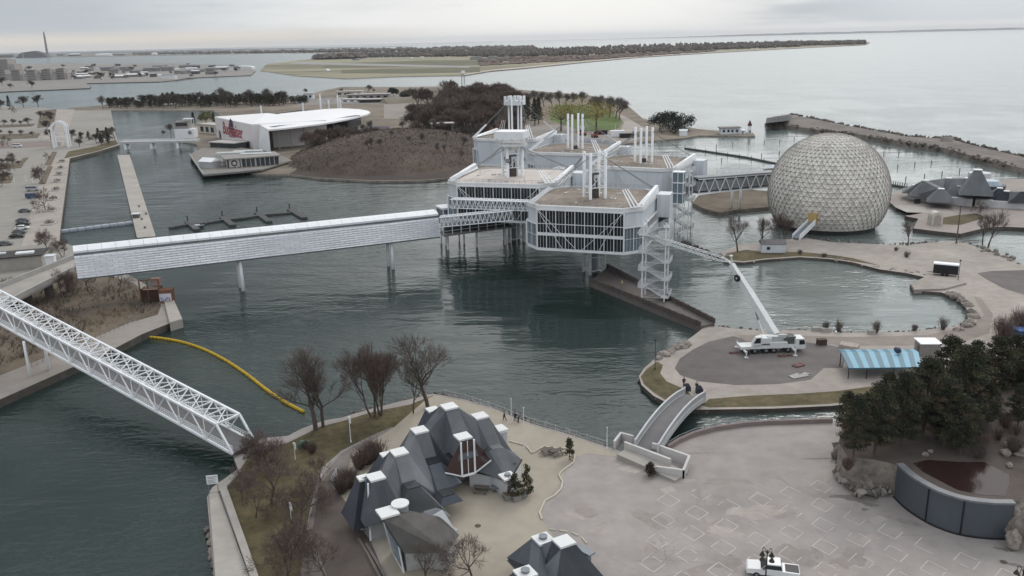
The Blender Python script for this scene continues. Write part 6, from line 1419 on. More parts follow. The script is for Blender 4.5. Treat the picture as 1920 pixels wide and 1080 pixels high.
# cracks, damp stains and patches on the asphalt
mb = MB(); rnd = random.Random(3)
def blob(px, py, sx, sy, k, n=18, rz=0.0):
    c = G(px, py, Z1); pts = []
    for i in range(n): a = 2 * math.pi * i / n; f = rnd.uniform(.6, 1.15); x, y = math.cos(a) * sx * f, math.sin(a) * sy * f; pts.append((c.x + x * math.cos(rz) - y * math.sin(rz), c.y + x * math.sin(rz) + y * math.cos(rz)))
    mb.prism(pts, Z1 + .0028 + .0002 * rnd.random(), Z1 + .003 + .0002 * rnd.random(), k)
blob(1610, 935, 2.6, .9, 0, rz=-.3); blob(1590, 930, 3.0, .5, 0); blob(1620, 955, .55, .4, 0); blob(1630, 945, 1.6, .6, 0, rz=-.5); blob(1530, 860, 2.6, .25, 0); blob(1880, 1030, 1.2, .4, 0, rz=-.5); blob(1905, 1060, 1.6, .4, 0, rz=-.6)
blob(1690, 975, 3, .7, 1, rz=-.6); blob(1300, 850, 4, .5, 1)
for _ in range(26): blob(rnd.uniform(1080, 1640), rnd.uniform(860, 1075), rnd.uniform(.8, 4.5), rnd.uniform(.4, 2.0), rnd.choice((2, 2, 3)), rz=rnd.uniform(0, 3))
for _ in range(9): p = G(rnd.uniform(1100, 1650), rnd.uniform(870, 1060), Z1); mb.box((p.x, p.y, Z1 + .0012 + .0003 * _ / 9), (rnd.uniform(1, 4), rnd.uniform(.8, 2), .003), .45, k=rnd.choice((2, 3)))
struct(mb.build('damp_stain', [mat('damp_dark', (.165, .145, .135), .25, 1.5, .8, world=True), mat('damp_mid', (.235, .208, .192), .2, 1.5, .85, world=True), mat('worn_dark', (.262, .231, .214), .2, .8, .9, world=True), mat('worn_pale', (.325, .288, .265), .16, .8, .9, world=True)]))
mb = MB()
for _ in range(22):
    px, py = rnd.uniform(1080, 1700), rnd.uniform(880, 1090); p = G(px, py, Z1 + .005); a = rnd.choice((.45, -1.1)) + rnd.uniform(-.2, .2)
    for k in range(rnd.randint(5, 16)):
        q = p + Vector((math.cos(a), math.sin(a), 0)) * rnd.uniform(.4, .9); d = (q - p).normalized(); n_ = Vector((-d.y, d.x, 0)) * rnd.uniform(.012, .03); mb.quad(p - n_, q - n_, q + n_, p + n_); p = q; a += rnd.uniform(-.3, .3)
struct(mb.build('asphalt_crack', [mat('crack_dark', (.19, .168, .155), .2, 2, .9, world=True)]))
# pale kerb that winds round the paving
t = thing('kerb', 'winding low pale kerb between the sandy paving and the plaza', 'kerb', G(1055, 905, Z1)); ko = t.location; mb = MB()
kp = [G(x, y, Z1) - ko for x, y in ((955, 828), (985, 836), (998, 851), (1020, 838), (1040, 842), (1062, 842), (1078, 855), (1076, 868), (1052, 886), (1048, 892), (1055, 905), (1052, 918), (1040, 930), (1022, 940), (1012, 962), (1016, 975))]
for p, q in zip(kp, kp[1:]): mb.bar(p + Vector((0, 0, .1)), q + Vector((0, 0, .1)), .22, .2)
mb.build('kerb_stone', [mat('pale_kerb', (.44, .41, .33), .15, 1, .8)], t)
t = thing('kerb', 'worn kerb line running round the small pavilion', 'kerb', G(1040, 995, Z1)); ko = t.location; mb = MB()
kp = [G(x, y, Z1) - ko for x, y in ((1030, 993), (1048, 995), (1072, 999), (1090, 1008), (1105, 1025))]
for i, (p, q) in enumerate(zip(kp, kp[1:])): mb.bar(p + Vector((0, 0, .06)), p.lerp(q, .7) + Vector((0, 0, .06)), .16, .12)
mb.build('kerb_stone', [mat('pale_kerb', (.44, .41, .33))], t)
# promenade railing
def railing(label, pts, z, h=1.0, step=1.6, arch=True, mt=None):
    P_ = [G(x, y, z) for x, y in pts]; t = thing('promenade_railing', label, 'railing', P_[0]); mb = MB(); o = P_[0]
    for p, q in zip(P_, P_[1:]):
        p, q = p - o, q - o; n = max(1, int((q - p).length / step))
        for k in range(n):
            a, b = p.lerp(q, k / n), p.lerp(q, (k + 1) / n); mb.tube(a, a + Vector((0, 0, h)), .04, n=6)
            m_ = (a + b) / 2
            for zz in ((1.0, .5) if not arch else (.95, .35)): mb.tube(a + Vector((0, 0, h * zz)), m_ + Vector((0, 0, h * zz - (.12 if arch else 0))), .03, n=5); mb.tube(m_ + Vector((0, 0, h * zz - (.12 if arch else 0))), b + Vector((0, 0, h * zz)), .03, n=5)
    mb.build('rail', [mt or mat('dull_white_rail', (.45, .45, .45), .15, 1, .6)], t)
railing('pale chain railing along the water edge of the sandy promenade', [(835, 741), (872, 749), (930, 768), (962, 781), (1002, 796), (1062, 813), (1140, 838)], Z1)
railing('rail along the low wall of the left promenade', [(60, 690), (110, 664), (180, 636), (240, 610), (292, 588), (298, 578)], Z3, .9, 1.3, False, mat('brown_rail', (.15, .12, .10), .2, 1, .8))
# wood chip edging beside the lawn
for lb, pts in (('low timber edging left of the trodden soil', [(672, 1010), (690, 1040), (716, 1090)]), ('second low timber edging beside the soil bed', [(686, 1020), (704, 1050), (726, 1090)])):
    p0 = G(*pts[0], Z1); mb = MB()
    for a, b in zip(pts, pts[1:]): mb.bar(G(*a, Z1 + .15) - p0, G(*b, Z1 + .15) - p0, .3, .3)
    ob = mb.build('timber_edging', [mat('old_timber', (.15, .13, .115), .2, 1, .9)]); ob.location = p0; tag(ob, lb, 'edging')
# picnic tables, grill, planters, manhole
def picnic(label, px, py, rz):
    t = thing('picnic_table', label, 'picnic table', G(px, py, Z1 + .02), rz); W_ = mat('grey_timber', (.12, .105, .09), .2, 2, .9)
    mb = MB(); mb.box((0, 0, .74), (2.0, .8, .06)); mb.build('table_top', [W_], t)
    for y in (-.75, .75): mb = MB(); mb.box((0, y, .44), (2.0, .28, .05)); mb.build('seat', [W_], t)
    for x in (-.7, .7):
        mb = MB(); mb.bar((x, -.8, 0), (x, .2, .74), .08); mb.bar((x, .8, 0), (x, -.2, .74), .08); mb.bar((x, -.75, .4), (x, .75, .4), .08); mb.build('leg', [W_], t)
picnic('left grey picnic table on the sandy paving by the conical juniper', 1026, 850, .3); picnic('right grey picnic table on the sandy paving by the conical juniper', 1043, 852, .5)
picnic('dark picnic table against the curved white wall of the pavilion', 902, 922, -.2)
t = thing('round_table', 'round grey table with wheel-like top before the curved white wall', 'table', G(930, 921, Z1 + .02))
mb = MB(); mb.tube((0, 0, .72), (0, 0, .78), .7, .7, 18); mb.build('table_top', [STEEL], t)
mb = MB(); mb.tube((0, 0, 0), (0, 0, .72), .1, .08, 8); mb.tube((0, 0, 0), (0, 0, .05), .4, .4, 12); mb.build('pedestal', [STEEL], t)
for i, (px, py) in enumerate(((952, 936), (980, 930), (968, 938))):
    t = thing('planter', ['square pale planter at the corner of the curved white wall', 'square planter under the tall juniper', 'low planter between the two junipers'][i], 'planter', G(px, py, Z1 + .02), .4)
    mb = MB(); mb.hull([(x * f, y * f, z) for z, f in ((0, .5), (.8, .6)) for x in (-1, 1) for y in (-1, 1)]); mb.build('pot', [mat('planter_grey', (.24, .23, .215), .2, 1, .9)], t)
    mb = MB(); mb.box((0, 0, .81), (1.0, 1.0, .06)); mb.build('soil', [DIRT], t)
for lb, px, py, zz in (('round iron manhole cover on the sandy paving near the bare tree', 896, 986, Z1 + .02), ('round iron manhole cover on the plaza among the white squares', 1882, 1054, Z1)):
    mb = MB(); mb.tube((0, 0, 0), (0, 0, .03), .4, .4, 20); mb.tube((0, 0, .03), (0, 0, .045), .3, .3, 20); ob = mb.build('manhole_cover', [mat('cast_iron', (.08, .065, .05), .2, 3, .7)]); ob.location = G(px, py, zz); tag(ob, lb, 'manhole cover')
# notice board at the sea wall corner
t = thing('notice_board', 'white notice board on two posts at the corner of the sea wall', 'sign', G(401, 924, Z1 + .3), .15)
mb = MB(); mb.box((0, 0, 2.0), (1.5, .08, 1.3)); bd = mb.build('board', [WHITE], t)
mb = MB()
for z, w0, w1 in ((2.42, -.6, .6), (2.22, -.5, .35), (1.95, -.6, .5), (1.75, -.6, .2), (1.58, -.6, .45)): mb.box(((w0 + w1) / 2, -.045, z), (w1 - w0, .012, .09))
mb.build('lettering', [mat('faded_grey', (.30, .33, .34), .2, 3, .8)], bd)
for x in (-.6, .6): mb = MB(); mb.tube((x, .06, -.2), (x, .06, 2.6), .05, n=8); mb.build('post', [STEEL], t)
# leaning white sail panel left of the pavilion
t = thing('sail_sculpture', 'angular white sail panel standing in the bushes left of the pavilion', 'sculpture', G(628, 917, Z1), .3)
mb = MB(); mb.hull([(x, y, z) for y in (-.07, .07) for x, z in ((-.25, 0), (.1, 0), (-.45, 1.7), (.45, 3.2), (.5, 1.5))]); mb.build('panel', [WHITE], t)
for i, (px, py, h) in enumerate(((640, 925, 2.6), (655, 915, 3.0), (690, 870, 3.4), (705, 862, 3.2), (675, 880, 2.6), (585, 850, 1.6), (575, 842, 1.3))):
    bush(['brown brush beside the white sail panel', 'brown brush behind the left end of the pavilion', 'tall reddish brush behind the pavilion roofs', 'reddish brush beside the lawn kerb', 'low brush between panel and pavilion', 'low brown scrub under the boom trees', 'brown scrub patch below the boom trees'][i], G(px, py, Z1), h, h * .6, 300 + i, TWIGR, 150, r=.022)
for i, (px, py) in enumerate(((600, 895), (575, 940), (590, 1040), (560, 1020), (480, 960), (455, 930))):
    place('e', px, py + 10, Z1, py - 55, ['low bare sapling beside the sail panel', 'bare sapling on the edge of the worn pavement', 'bare sapling low on the trodden soil', 'bare sapling on the grass strip above the soil', 'bare sapling in the middle of the grass strip', 'bare sapling at the top of the grass strip by the sea wall'][i], i * 1.9)
# green box at the boom trees
t = thing('utility_box', 'small rounded green utility box under the boom trees', 'utility box', G(571, 838, Z1)); mb = MB(); mb.hull([(x * f, y * f, z) for z, f in ((0, 1), (.7, 1), (1.0, .7)) for x in (-.8, .8) for y in (-.5, .5)]); mb.build('box', [mat('green_box', (.09, .15, .12), .15, 1, .6)], t)
mb = MB(); mb.box((0, -.52, .4), (.8, .04, .5)); mb.build('door', [mat('green_box_door', (.07, .12, .10), .15, 1, .6)], t)
# ---------------------------------------------------------------- people
def skin(name, verts, edges, radii, mt, parent):
    me = bpy.data.meshes.new(name); me.from_pydata(verts, edges, []); ob = bpy.data.objects.new(name, me); COL.objects.link(ob); ob.parent = parent
    ob.modifiers.new('skin', 'SKIN'); sv = me.skin_vertices[0].data
    for i, r in enumerate(radii): sv[i].radius = (r, r) if not isinstance(r, tuple) else r
    sv[0].use_root = True
    s = ob.modifiers.new('sub', 'SUBSURF'); s.levels = s.render_levels = 1; me.materials.append(mt); return ob
SKIN = mat('skin_tone', (.34, .21, .16), .08, 4, .7)
def person(label, p, rz, coat, legs, hairc=(.03, .02, .015), walk=.18, bend=0.0, hat=None):
    t = thing('person', label, 'person', p, rz)
    cm = mat('cloth_%02d_%02d_%02d' % tuple(int(c * 99) for c in coat), coat, .15, 3, .9); lm = mat('cloth_%02d_%02d_%02d' % tuple(int(c * 99) for c in legs), legs, .15, 3, .9)
    hipz, shz, hz = .92, 1.42, 1.60
    V = [(0, 0, hipz), (0, bend * .5, 1.18), (0, bend, shz), (0, bend * 1.2, 1.52), (0, bend * 1.3 - .01, hz), (0, bend * 1.3 - .02, 1.72),
         (-.20, bend, shz - .03), (-.27, bend + walk * .4, 1.14), (-.27, bend - .1 + walk * .3, .90), (-.27, bend - .13 + walk * .3, .80), (.20, bend, shz - .03), (.27, bend - walk * .5, 1.14), (.27, bend - .14 - walk * .5, .92), (.27, bend - .18 - walk * .5, .82),
         (-.10, 0, .88), (-.11, -walk * .5, .48), (-.11, -walk * .6 + .05, .08), (-.11, -walk * .6 - .13, .04), (.10, 0, .88), (.11, walk * .5, .48), (.11, walk + .03, .08), (.11, walk - .14, .04)]
    E = [(0, 1), (1, 2), (2, 3), (3, 4), (4, 5), (2, 6), (6, 7), (7, 8), (8, 9), (2, 10), (10, 11), (11, 12), (12, 13), (0, 14), (14, 15), (15, 16), (16, 17), (0, 18), (18, 19), (19, 20), (20, 21)]
    Rr = [.13, .12, .13, .055, .095, .075, .06, .045, .035, .04, .06, .045, .035, .04, .085, .06, .045, .05, .085, .06, .045, .05]
    skin('body', V, E, Rr, SKIN, t)
    skin('jacket', [V[0], V[1], V[2], V[6], V[7], V[8], V[10], V[11], V[12]], [(0, 1), (1, 2), (2, 3), (3, 4), (4, 5), (2, 6), (6, 7), (7, 8)], [(.20, .155), (.19, .15), (.19, .14), .085, .07, .055, .085, .07, .055], cm, t)
    skin('trousers', [V[0], V[14], V[15], V[16], V[18], V[19], V[20]], [(0, 1), (1, 2), (2, 3), (0, 4), (4, 5), (5, 6)], [.15, .11, .085, .07, .11, .085, .07], lm, t)
    mb = MB(); bmv = []
    c = Vector((0, bend * 1.3 + .015, 1.69)); n = 8
    pts = [c + Vector((math.cos(a) * .105 * math.cos(b), math.sin(a) * .115 * math.cos(b), math.sin(b) * .11)) for a in [k * 6.283 / n for k in range(n)] for b in (-.25, .3, .8, 1.3)]
    mb.hull(pts); mb.build('hair' if not hat else 'hat', [mat('hair_dark', hairc, .2, 5, .8) if not hat else mat('hat_%02d' % int(hat[0] * 99), hat, .1, 3, .6)], t)
    return t
PZ = Z1 + .02
person('person in dark jacket standing at the promenade rail beside the flagpole', G(966, 790, PZ), 2.6, (.03, .035, .05), (.04, .04, .06))
person('person in grey coat crouched over gear left of the flagpole', G(972, 793, PZ), 1.2, (.10, .09, .09), (.03, .03, .035), bend=-.25)
person('person in brown jacket walking along the promenade left of the flagpole', G(946, 789, PZ), -1.4, (.10, .07, .05), (.05, .045, .05), walk=.3)
person('person in black standing at the island end of the arched bridge', G(1282, 724, Z2), .4, (.025, .025, .035), (.03, .03, .035))
person('person in navy coat at the right rail of the arched bridge', G(1306, 733, Z2), 2.9, (.03, .035, .055), (.03, .03, .03), walk=.3)
person('worker in dark clothes standing on the gravel before the crane wheels', G(1402, 669, Z2 + .01), .2, (.04, .045, .055), (.03, .035, .05), hat=(.45, .43, .38))
person('worker in a yellow vest on the concrete pier', G(1166, 538, 1.3), 1.0, (.45, .40, .16), (.20, .17, .10), hat=(.55, .52, .40))
# dark shelters of equipment at the bridge head
for lb, px, py in (('covered dark equipment case at the island end of the arched bridge', 1288, 728), ('second covered dark case right of the bridge end', 1311, 732)):
    mb = MB(); mb.hull([(x * f, y * f, z) for z, f in ((0, 1), (.8, .95), (1.3, .4)) for x in (-.6, .6) for y in (-.5, .5)]); ob = mb.build('equipment_case', [mat('dark_cover', (.04, .04, .055), .3, 2, .8)]); ob.location = G(px, py + 4, Z2); tag(ob, lb, 'equipment case')
# ---------------------------------------------------------------- cars
def vehicle(name, label, cat, p, rz, paint, kind='car', group=None):
    t = thing(name, label, cat, p, rz, group)
    if kind == 'pickup':
        prof = [(-2.9, .55), (-2.9, 1.0), (-.55, 1.02), (-.55, .55)]
        body = [(x, z) for x, z in ((-2.9, .5), (2.75, .5), (2.85, .85), (2.7, 1.08), (1.2, 1.2), (-2.9, 1.12))]; cabp = [(1.25, 1.18), (.55, 1.82), (-.85, 1.85), (-1.05, 1.15)]
    elif kind == 'van':
        body = [(-2.6, .45), (2.6, .45), (2.6, 1.1), (2.0, 1.3), (-2.6, 1.3)]; cabp = [(2.0, 1.25), (1.5, 2.2), (-2.6, 2.25), (-2.6, 1.25)]
    else:
        body = [(-2.2, .4), (2.2, .4), (2.25, .7), (1.9, .88), (-2.0, .98), (-2.25, .7)]; cabp = [(1.15, .9), (.45, 1.45), (-1.1, 1.45), (-1.8, .95)]
    mb = MB(); mb.hull([(x, y * f, z) for x, z in body for y, f in ((-.92, 1), (.92, 1))] ); bo = mb.build('body', [paint], t)
    mb = MB(); zt = max(z for x, z in cabp); mb.hull([(x, y * (.78 if z == zt or z > zt - .1 else .9), z) for x, z in cabp for y in (-1, 1)]); mb.build('cab', [paint], t)
    mb = MB()
    for s in (-1, 1):
        (x0, z0), (x1, z1), (x2, z2), (x3, z3) = cabp; f = lambda a, b, k: a + (b - a) * k
        lo = [(f(x0, x1, .15), s * .91, f(z0, z1, .15)), (f(x3, x2, .15), s * .91, f(z3, z2, .15)), (f(x3, x2, .85), s * .81, f(z3, z2, .85)), (f(x0, x1, .85), s * .81, f(z0, z1, .85))]
        mb.quad(*(lo if s > 0 else lo[::-1]))
    (x0, z0), (x1, z1) = cabp[0], cabp[1]; e = .03
    mb.quad((x0 + e, -.84, z0 + .06), (x0 + e, .84, z0 + .06), (x1 + e + .02, .72, z1 - .06), (x1 + e + .02, -.72, z1 - .06)); (x0, z0), (x1, z1) = cabp[3], cabp[2]
    mb.quad((x0 - e, .84, z0 + .06), (x0 - e, -.84, z0 + .06), (x1 - e, -.72, z1 - .06), (x1 - e, .72, z1 - .06)); mb.build('window', [GLASS], t)
    L = body[1][0]
    for x in (-L * .6, L * .62):
        for y in (-.84, .84):
            mb = MB(); mb.tube((x, y - .11, .36), (x, y + .11, .36), .36, .36, 16); wh = mb.build('wheel', [RUBBER], t); s = 1 if y > 0 else -1; mb = MB(); mb.tube((x, y + s * .1, .36), (x, y + s * .125, .36), .2, .18, 10); mb.build('rim', [STEEL], wh)
    for y in (-.65, .65): mb = MB(); mb.box((L + .02, y, .78), (.08, .36, .16)); mb.build('headlight', [mat('lamp_glass', (.5, .5, .48), .1, 2, .2)], t)
    if kind == 'pickup':
        mb = MB(); mb.box((-2.0, 0, 1.13), (1.7, 1.5, .04)); mb.build('bed', [BLACK], t)
        for y in (-1.0, 1.0): mb = MB(); mb.box((.95, y, 1.3), (.14, .2, .18)); mb.build('mirror', [BLACK], t)
    return t
vehicle('pickup_truck', 'white pickup truck with dark bed behind the bell street lamp', 'pickup truck', G(1447, 1078, Z1), math.pi - .25, mat('car_white', (.68, .68, .67), .04, 1, .3), 'pickup')
PAINTS = {'black': (.02, .02, .022), 'white': (.62, .62, .62), 'blue': (.045, .075, .16), 'grey': (.13, .135, .14), 'silver': (.34, .35, .36)}
for i, (px, py, c, kd, lb) in enumerate([(62, 372, 'blue', 'van', 'blue van parked alone above the row of dark cars'), (47, 398, 'grey', 'car', 'grey car parked between the blue van and the row'), (43, 416, 'grey', 'car', 'top dark grey car in the parked row'), (44, 423, 'black', 'car', 'black car second in the parked row'), (42, 430, 'white', 'car', 'white car in the middle of the parked row'), (37, 438, 'grey', 'car', 'grey car below the white car in the row'), (32, 446, 'black', 'car', 'black car at the lower end of the parked row'), (62, 358, 'silver', 'van', 'pale van parked above the blue van'), (33, 276, 'white', 'van', 'white box van on the far pinkish road'), (5, 331, 'black', 'car', 'black car at the left edge of the car park'), (10, 460, 'grey', 'car', 'grey car under the thicket by the ramp')]):
    vehicle('parked_car' if kd == 'car' else 'parked_van', lb, 'car' if kd == 'car' else 'van', G(px, py, Z3), .15, mat('car_' + c, PAINTS[c], .04, 1, .3), kd)
# ================================================================== CONCERT STAGE
def text_mesh(body, size, shear=0.0, ext=.05):
    cu = bpy.data.curves.new('lettering', 'FONT'); cu.body = body; cu.size = size; cu.shear = shear; cu.extrude = ext; cu.align_x = 'CENTER'; cu.align_y = 'CENTER'; cu.offset = size * .015
    ob = bpy.data.objects.new('lettering', cu); COL.objects.link(ob); dg = bpy.context.evaluated_depsgraph_get(); dg.update()
    me = bpy.data.meshes.new_from_object(ob.evaluated_get(dg)); bpy.data.objects.remove(ob); bpy.data.curves.remove(cu); return me
def K5(x, y, z): return G(340 + x / 4, 150 + y / 4, z)
def stage():
    zg = .9; c0 = K5(668, 545, zg); o = Vector((c0.x, c0.y, zg)); zt = HT(c0, 150 + 372 / 4); t = thing('concert_stage', 'white roofed open air concert stage with big lettering on its white side wall', 'building', o)
    l = lambda p: Vector(p) - o
    A = K5(530, 305, zt + 2); B = K5(652, 371, zt); rim = [A, B] + [K5(x, y, zt + dz) for x, y, dz in ((760, 362, 0), (900, 346, 0), (1030, 330, 0), (1150, 311, 0), (1300, 281, 0), (1390, 258, .3), (1418, 243, .5), (1400, 230, 1), (1330, 218, 1.5), (1200, 212, 2), (1080, 217, 2), (900, 235, 2), (740, 252, 2))]
    mb = MB(); c = sum((l(p) for p in rim), Vector()) / len(rim) + Vector((0, 0, 1.6))
    for p, q in zip(rim, rim[1:] + rim[:1]):
        p, q = l(p), l(q); mb.quad(p, q, c); mb.quad(p - Vector((0, 0, .9)), q - Vector((0, 0, .9)), q, p); mb.quad(q - Vector((0, 0, .9)), p - Vector((0, 0, .9)), c - Vector((0, 0, 1.4)))
    mb.build('roof', [mat('white_membrane', (.74, .73, .73), .05, .05, .6)], t)
    # white screen wall at the left end, lettering wall behind
    a, b = l(K5(550, 505, zg)), Vector((0, 0, 0)); au, bu = l(A), l(B); thick = Vector((0, 1.0, 0))
    mb = MB(); mb.hull([a, b, au - Vector((0, 0, 1)), bu - Vector((0, 0, .9)), a + thick, b + thick, au + thick - Vector((0, 0, 1)), bu + thick - Vector((0, 0, .9))]); mb.build('end_wall', [WHITE], t)
    w0, w1 = l(K5(268, 430, zg)), l(K5(545, 520, zg)); w0u = HT(K5(268, 430, zg), 150 + 283 / 4) - zg; h1 = w0u + 1.0
    p0, p1 = w0, Vector((w1.x, w1.y, 0)); p0.z = p1.z = 0; d = (p1 - p0).normalized(); n_ = Vector((d.y, -d.x, 0)); dep = -n_ * 46
    p1 = p0 + d * ((p1 - p0).length * 1.0)
    mb = MB(); mb.hull([p0, p1, p0 + Vector((0, 0, w0u)), p1 + Vector((0, 0, h1)), p0 + dep, p1 + dep, p0 + dep + Vector((0, 0, w0u - 1)), p1 + dep + Vector((0, 0, h1))]); wl = mb.build('sign_wall', [mat('cream_white_wall', (.62, .59, .58), .05, .2, .7)], t)
    mb = MB(); r0 = Vector((0, 0, w0u + .02)); mb.hull([p0 + r0 - d * .6, p1 + Vector((0, 0, h1 + .02)), p0 + dep + Vector((0, 0, w0u - .98)) - d * .6, p1 + dep + Vector((0, 0, h1 + .02)), p0 + r0 - d * .6 + Vector((0, 0, .6)), p1 + Vector((0, 0, h1 + .6)), p0 + dep * .5 + (p1 - p0) * .5 + Vector((0, 0, h1 + 3.2))]); mb.build('roof', [mat('white_membrane', (.74, .73, .73))], t)
    # lettering
    def put(me, name, s, z, mt):
        me.materials.clear(); me.materials.append(mt); ob = bpy.data.objects.new(name, me); COL.objects.link(ob); ob.parent = wl
        ob.matrix_local = Matrix.Translation(p0 + d * s + n_ * .12 + Vector((0, 0, z))) @ Matrix.Rotation(math.atan2(d.y, d.x), 4, 'Z') @ Matrix.Rotation(math.pi / 2, 4, 'X'); return ob
    RED = mat('sign_red', (.30, .05, .06), .05, 1, .6); NAVY = mat('sign_navy', (.06, .035, .06), .05, 1, .6)
    L = (p1 - p0).length; sc = L / 277.0
    put(text_mesh('Budweiser', 35 * sc, .25), 'lettering', 132 * sc, w0u * .58, RED); put(text_mesh('STAGE', 17 * sc), 'lettering', 132 * sc, w0u * .36, RED)
    mb = MB()
    def lp(x, z): return p0 + d * (132 * sc + x) + n_ * .12 + Vector((0, 0, w0u * .86 + z))
    s = sc * 17
    for x0, x1, z0, z1 in ((-s, s, -s * .55, -s * .35), (-s * .8, -s * .45, -s * .3, s * .25), (-s * .3, s * .3, -s * .3, s * .3), (s * .45, s * .8, -s * .3, s * .25)): mb.hull([lp(x, z) + n_ * q for x in (x0, x1) for z in (z0, z1) for q in (0, .1)])
    mb.hull([lp(x, z) + n_ * q for x, z in ((-s, s * .3), (s, s * .3), (0, s * .75)) for q in (0, .1)]); mb.build('emblem', [NAVY], wl)
    mb = MB()
    for x in (-1, 1): mb.hull([p0 + d * (132 * sc + x * xx) + n_ * q + Vector((0, 0, w0u * .36 + zz)) for xx in (52 * sc, 76 * sc) for zz in (-.15, .15) for q in (.1, .16)])
    mb.build('rule', [RED], wl)
    # dark open side with trusses, seats
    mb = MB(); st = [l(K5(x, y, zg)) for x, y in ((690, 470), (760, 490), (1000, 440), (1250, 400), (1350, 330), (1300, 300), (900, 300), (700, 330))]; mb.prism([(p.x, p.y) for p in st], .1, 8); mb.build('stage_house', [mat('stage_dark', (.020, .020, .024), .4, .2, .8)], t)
    mb = MB(); mb.hull([l(K5(x, y, zg)) + Vector((0, 0, z)) for x, y in ((672, 520), (735, 470)) for z in (0.2, zt - 2.5)] + [l(K5(735, 470, zg)) + Vector((1, 20, z)) for z in (.2, zt - 2.5)]); mb.build('opening_shade', [BLACK], t)  # black block standing in for the shade inside the open stage side
    for x, y in ((740, 525), (830, 510), (930, 495), (1040, 470), (1150, 450), (1260, 420), (1350, 380)):
        q = l(K5(x, y, zg)); mb = MB(); mb.tube(q, Vector((q.x, q.y, zt - 1.8)), .35, n=8); mb.build('column', [mat('pale_column', (.30, .30, .30), .1, 1, .7)], t)
    mb = MB(); q0, q1 = l(K5(680, 385, zt - 2)), l(K5(1330, 295, zt - 2)); tri_truss(mb, q0, q1, 3, 2.6, 22, .18); mb.build('roof_truss', [STEEL], t)
    mb = MB(); q = [l(K5(x, y, zg + 2)) for x, y in ((1250, 420), (1420, 470), (1580, 410), (1560, 350), (1380, 350))]; mb.prism([(v.x, v.y) for v in q], 0, 2.2); mb.build('seating', [mat('purple_seats', (.060, .048, .068), .3, .6, .8)], t)
    for i, (x, yb, yt) in enumerate(((1048, 225, 103), (1108, 222, 150), (1178, 218, 110), (1196, 218, 132), (915, 232, 170), (600, 235, 190))):
        q = K5(x, yb, zt + 1); h = HT(q, 150 + yt / 4); mb = MB(); q = l(q); mb.tube(Vector((q.x, q.y, q.z - 2)), Vector((q.x, q.y, h - zg)), .75, .5, 8); mb.build('roof_mast', [WHITE], t)
    mb = MB()
    for x, yt, x2, y2 in ((1048, 105, 990, 165), (1178, 112, 1080, 215), (1196, 135, 1305, 218), (1048, 105, 1120, 215)):
        q = K5(x, 225, zt + 1); h = HT(q, 150 + yt / 4); mb.tube(l((q.x, q.y, h)), l(K5(x2, y2, zt + 2)), .10, n=4)
    mb.build('stay_cable', [mat('steel_cable', (.20, .20, .20))], t)
stage()
# terrace restaurant on the water in front of the stage
o = K5(300, 640, 0); t = thing('lakeside_terrace', 'grey waterside deck with low glazed building in front of the stage', 'building', o); l = lambda p: Vector(p) - o
mb = MB(); mb.prism([l(K5(x, y, 2.2))[:2] for x, y in ((60, 558), (165, 712), (400, 692), (600, 672), (830, 602), (740, 560), (420, 500), (150, 510))], 1.5, 2.2, bottom=True); mb.build('deck', [mat('deck_timber', (.20, .185, .165), .15, .5, .9)], t)
mb = MB()
for x, y in ((75, 575), (110, 630), (160, 705), (230, 700), (360, 692), (480, 680), (600, 668)): q = l(K5(x, y, 1.5)); mb.tube((q.x, q.y, -2), (q.x, q.y, 1.5), .3, n=8)
mb.build('pile', [BLACK], t)
mb = MB(); ps = [K5(x, y, 2.2) for x, y in ((60, 558), (165, 712), (400, 692), (600, 672))]
for p, q in zip(ps, ps[1:]):
    p, q = l(p), l(q); n = int((q - p).length / 2.5)
    for k in range(n): a = p.lerp(q, k / n); mb.bar(a, a + Vector((0, 0, 1.1)), .1)
    mb.bar(p + Vector((0, 0, 1.1)), q + Vector((0, 0, 1.1)), .12); mb.bar(p + Vector((0, 0, .3)), q + Vector((0, 0, .3)), .4, .5)
mb.build('railing', [mat('pale_trim', (.4, .4, .4))], t)
f0, f1 = K5(345, 662, 2.2), K5(735, 632, 2.2); d = (f1 - f0).normalized(); nb = Vector((-d.y, d.x, 0)); zz = HT(f0, 150 + 600 / 4) - 2.2
mb = MB(); mb.hull([l(p) + Vector((0, 0, z)) for p in (f0, f1, f0 + nb * 16, f1 + nb * 16) for z in (0, zz)]); bd = mb.build('glazed_wall', [mat('dim_glass', (.045, .05, .055), .5, .3, .2)], t)
mb = MB(); mb.hull([l(p) + Vector((0, 0, z)) for p in (f0 - d - nb, f1 + d - nb, f0 + nb * 17 - d, f1 + nb * 17 + d) for z in (zz, zz + .6)]); mb.build('roof', [mat('grey_flat_roof', (.24, .225, .21), .2, .3, .9)], t)
mb = MB()
for k in range(12): p = l(f0.lerp(f1, k / 11)) - nb * .1; mb.bar(p, p + Vector((0, 0, zz)), .7 if k in (2, 3, 6) else .3, .3)
mb.build('pier', [mat('pale_trim', (.4, .4, .4))], bd)
c = l(f0) + d * 3.5 - nb * .2 + Vector((0, 0, zz * .55)); mb = MB(); mb.box(c, (5, .3, zz * .95), math.atan2(d.y, d.x)); sgn = mb.build('round_sign', [mat('sign_cream', (.42, .40, .37), .1, 1, .7)], t)
mb = MB(); mb.tube(c - nb * .2, c - nb * .35, 1.5, 1.5, 20); mb.build('disc', [BLACK], sgn); mb = MB(); mb.tube(c - nb * .34, c - nb * .45, .9, .9, 16); mb.build('disc_centre', [mat('sign_cream', (.42, .40, .37))], sgn)
mb = MB()
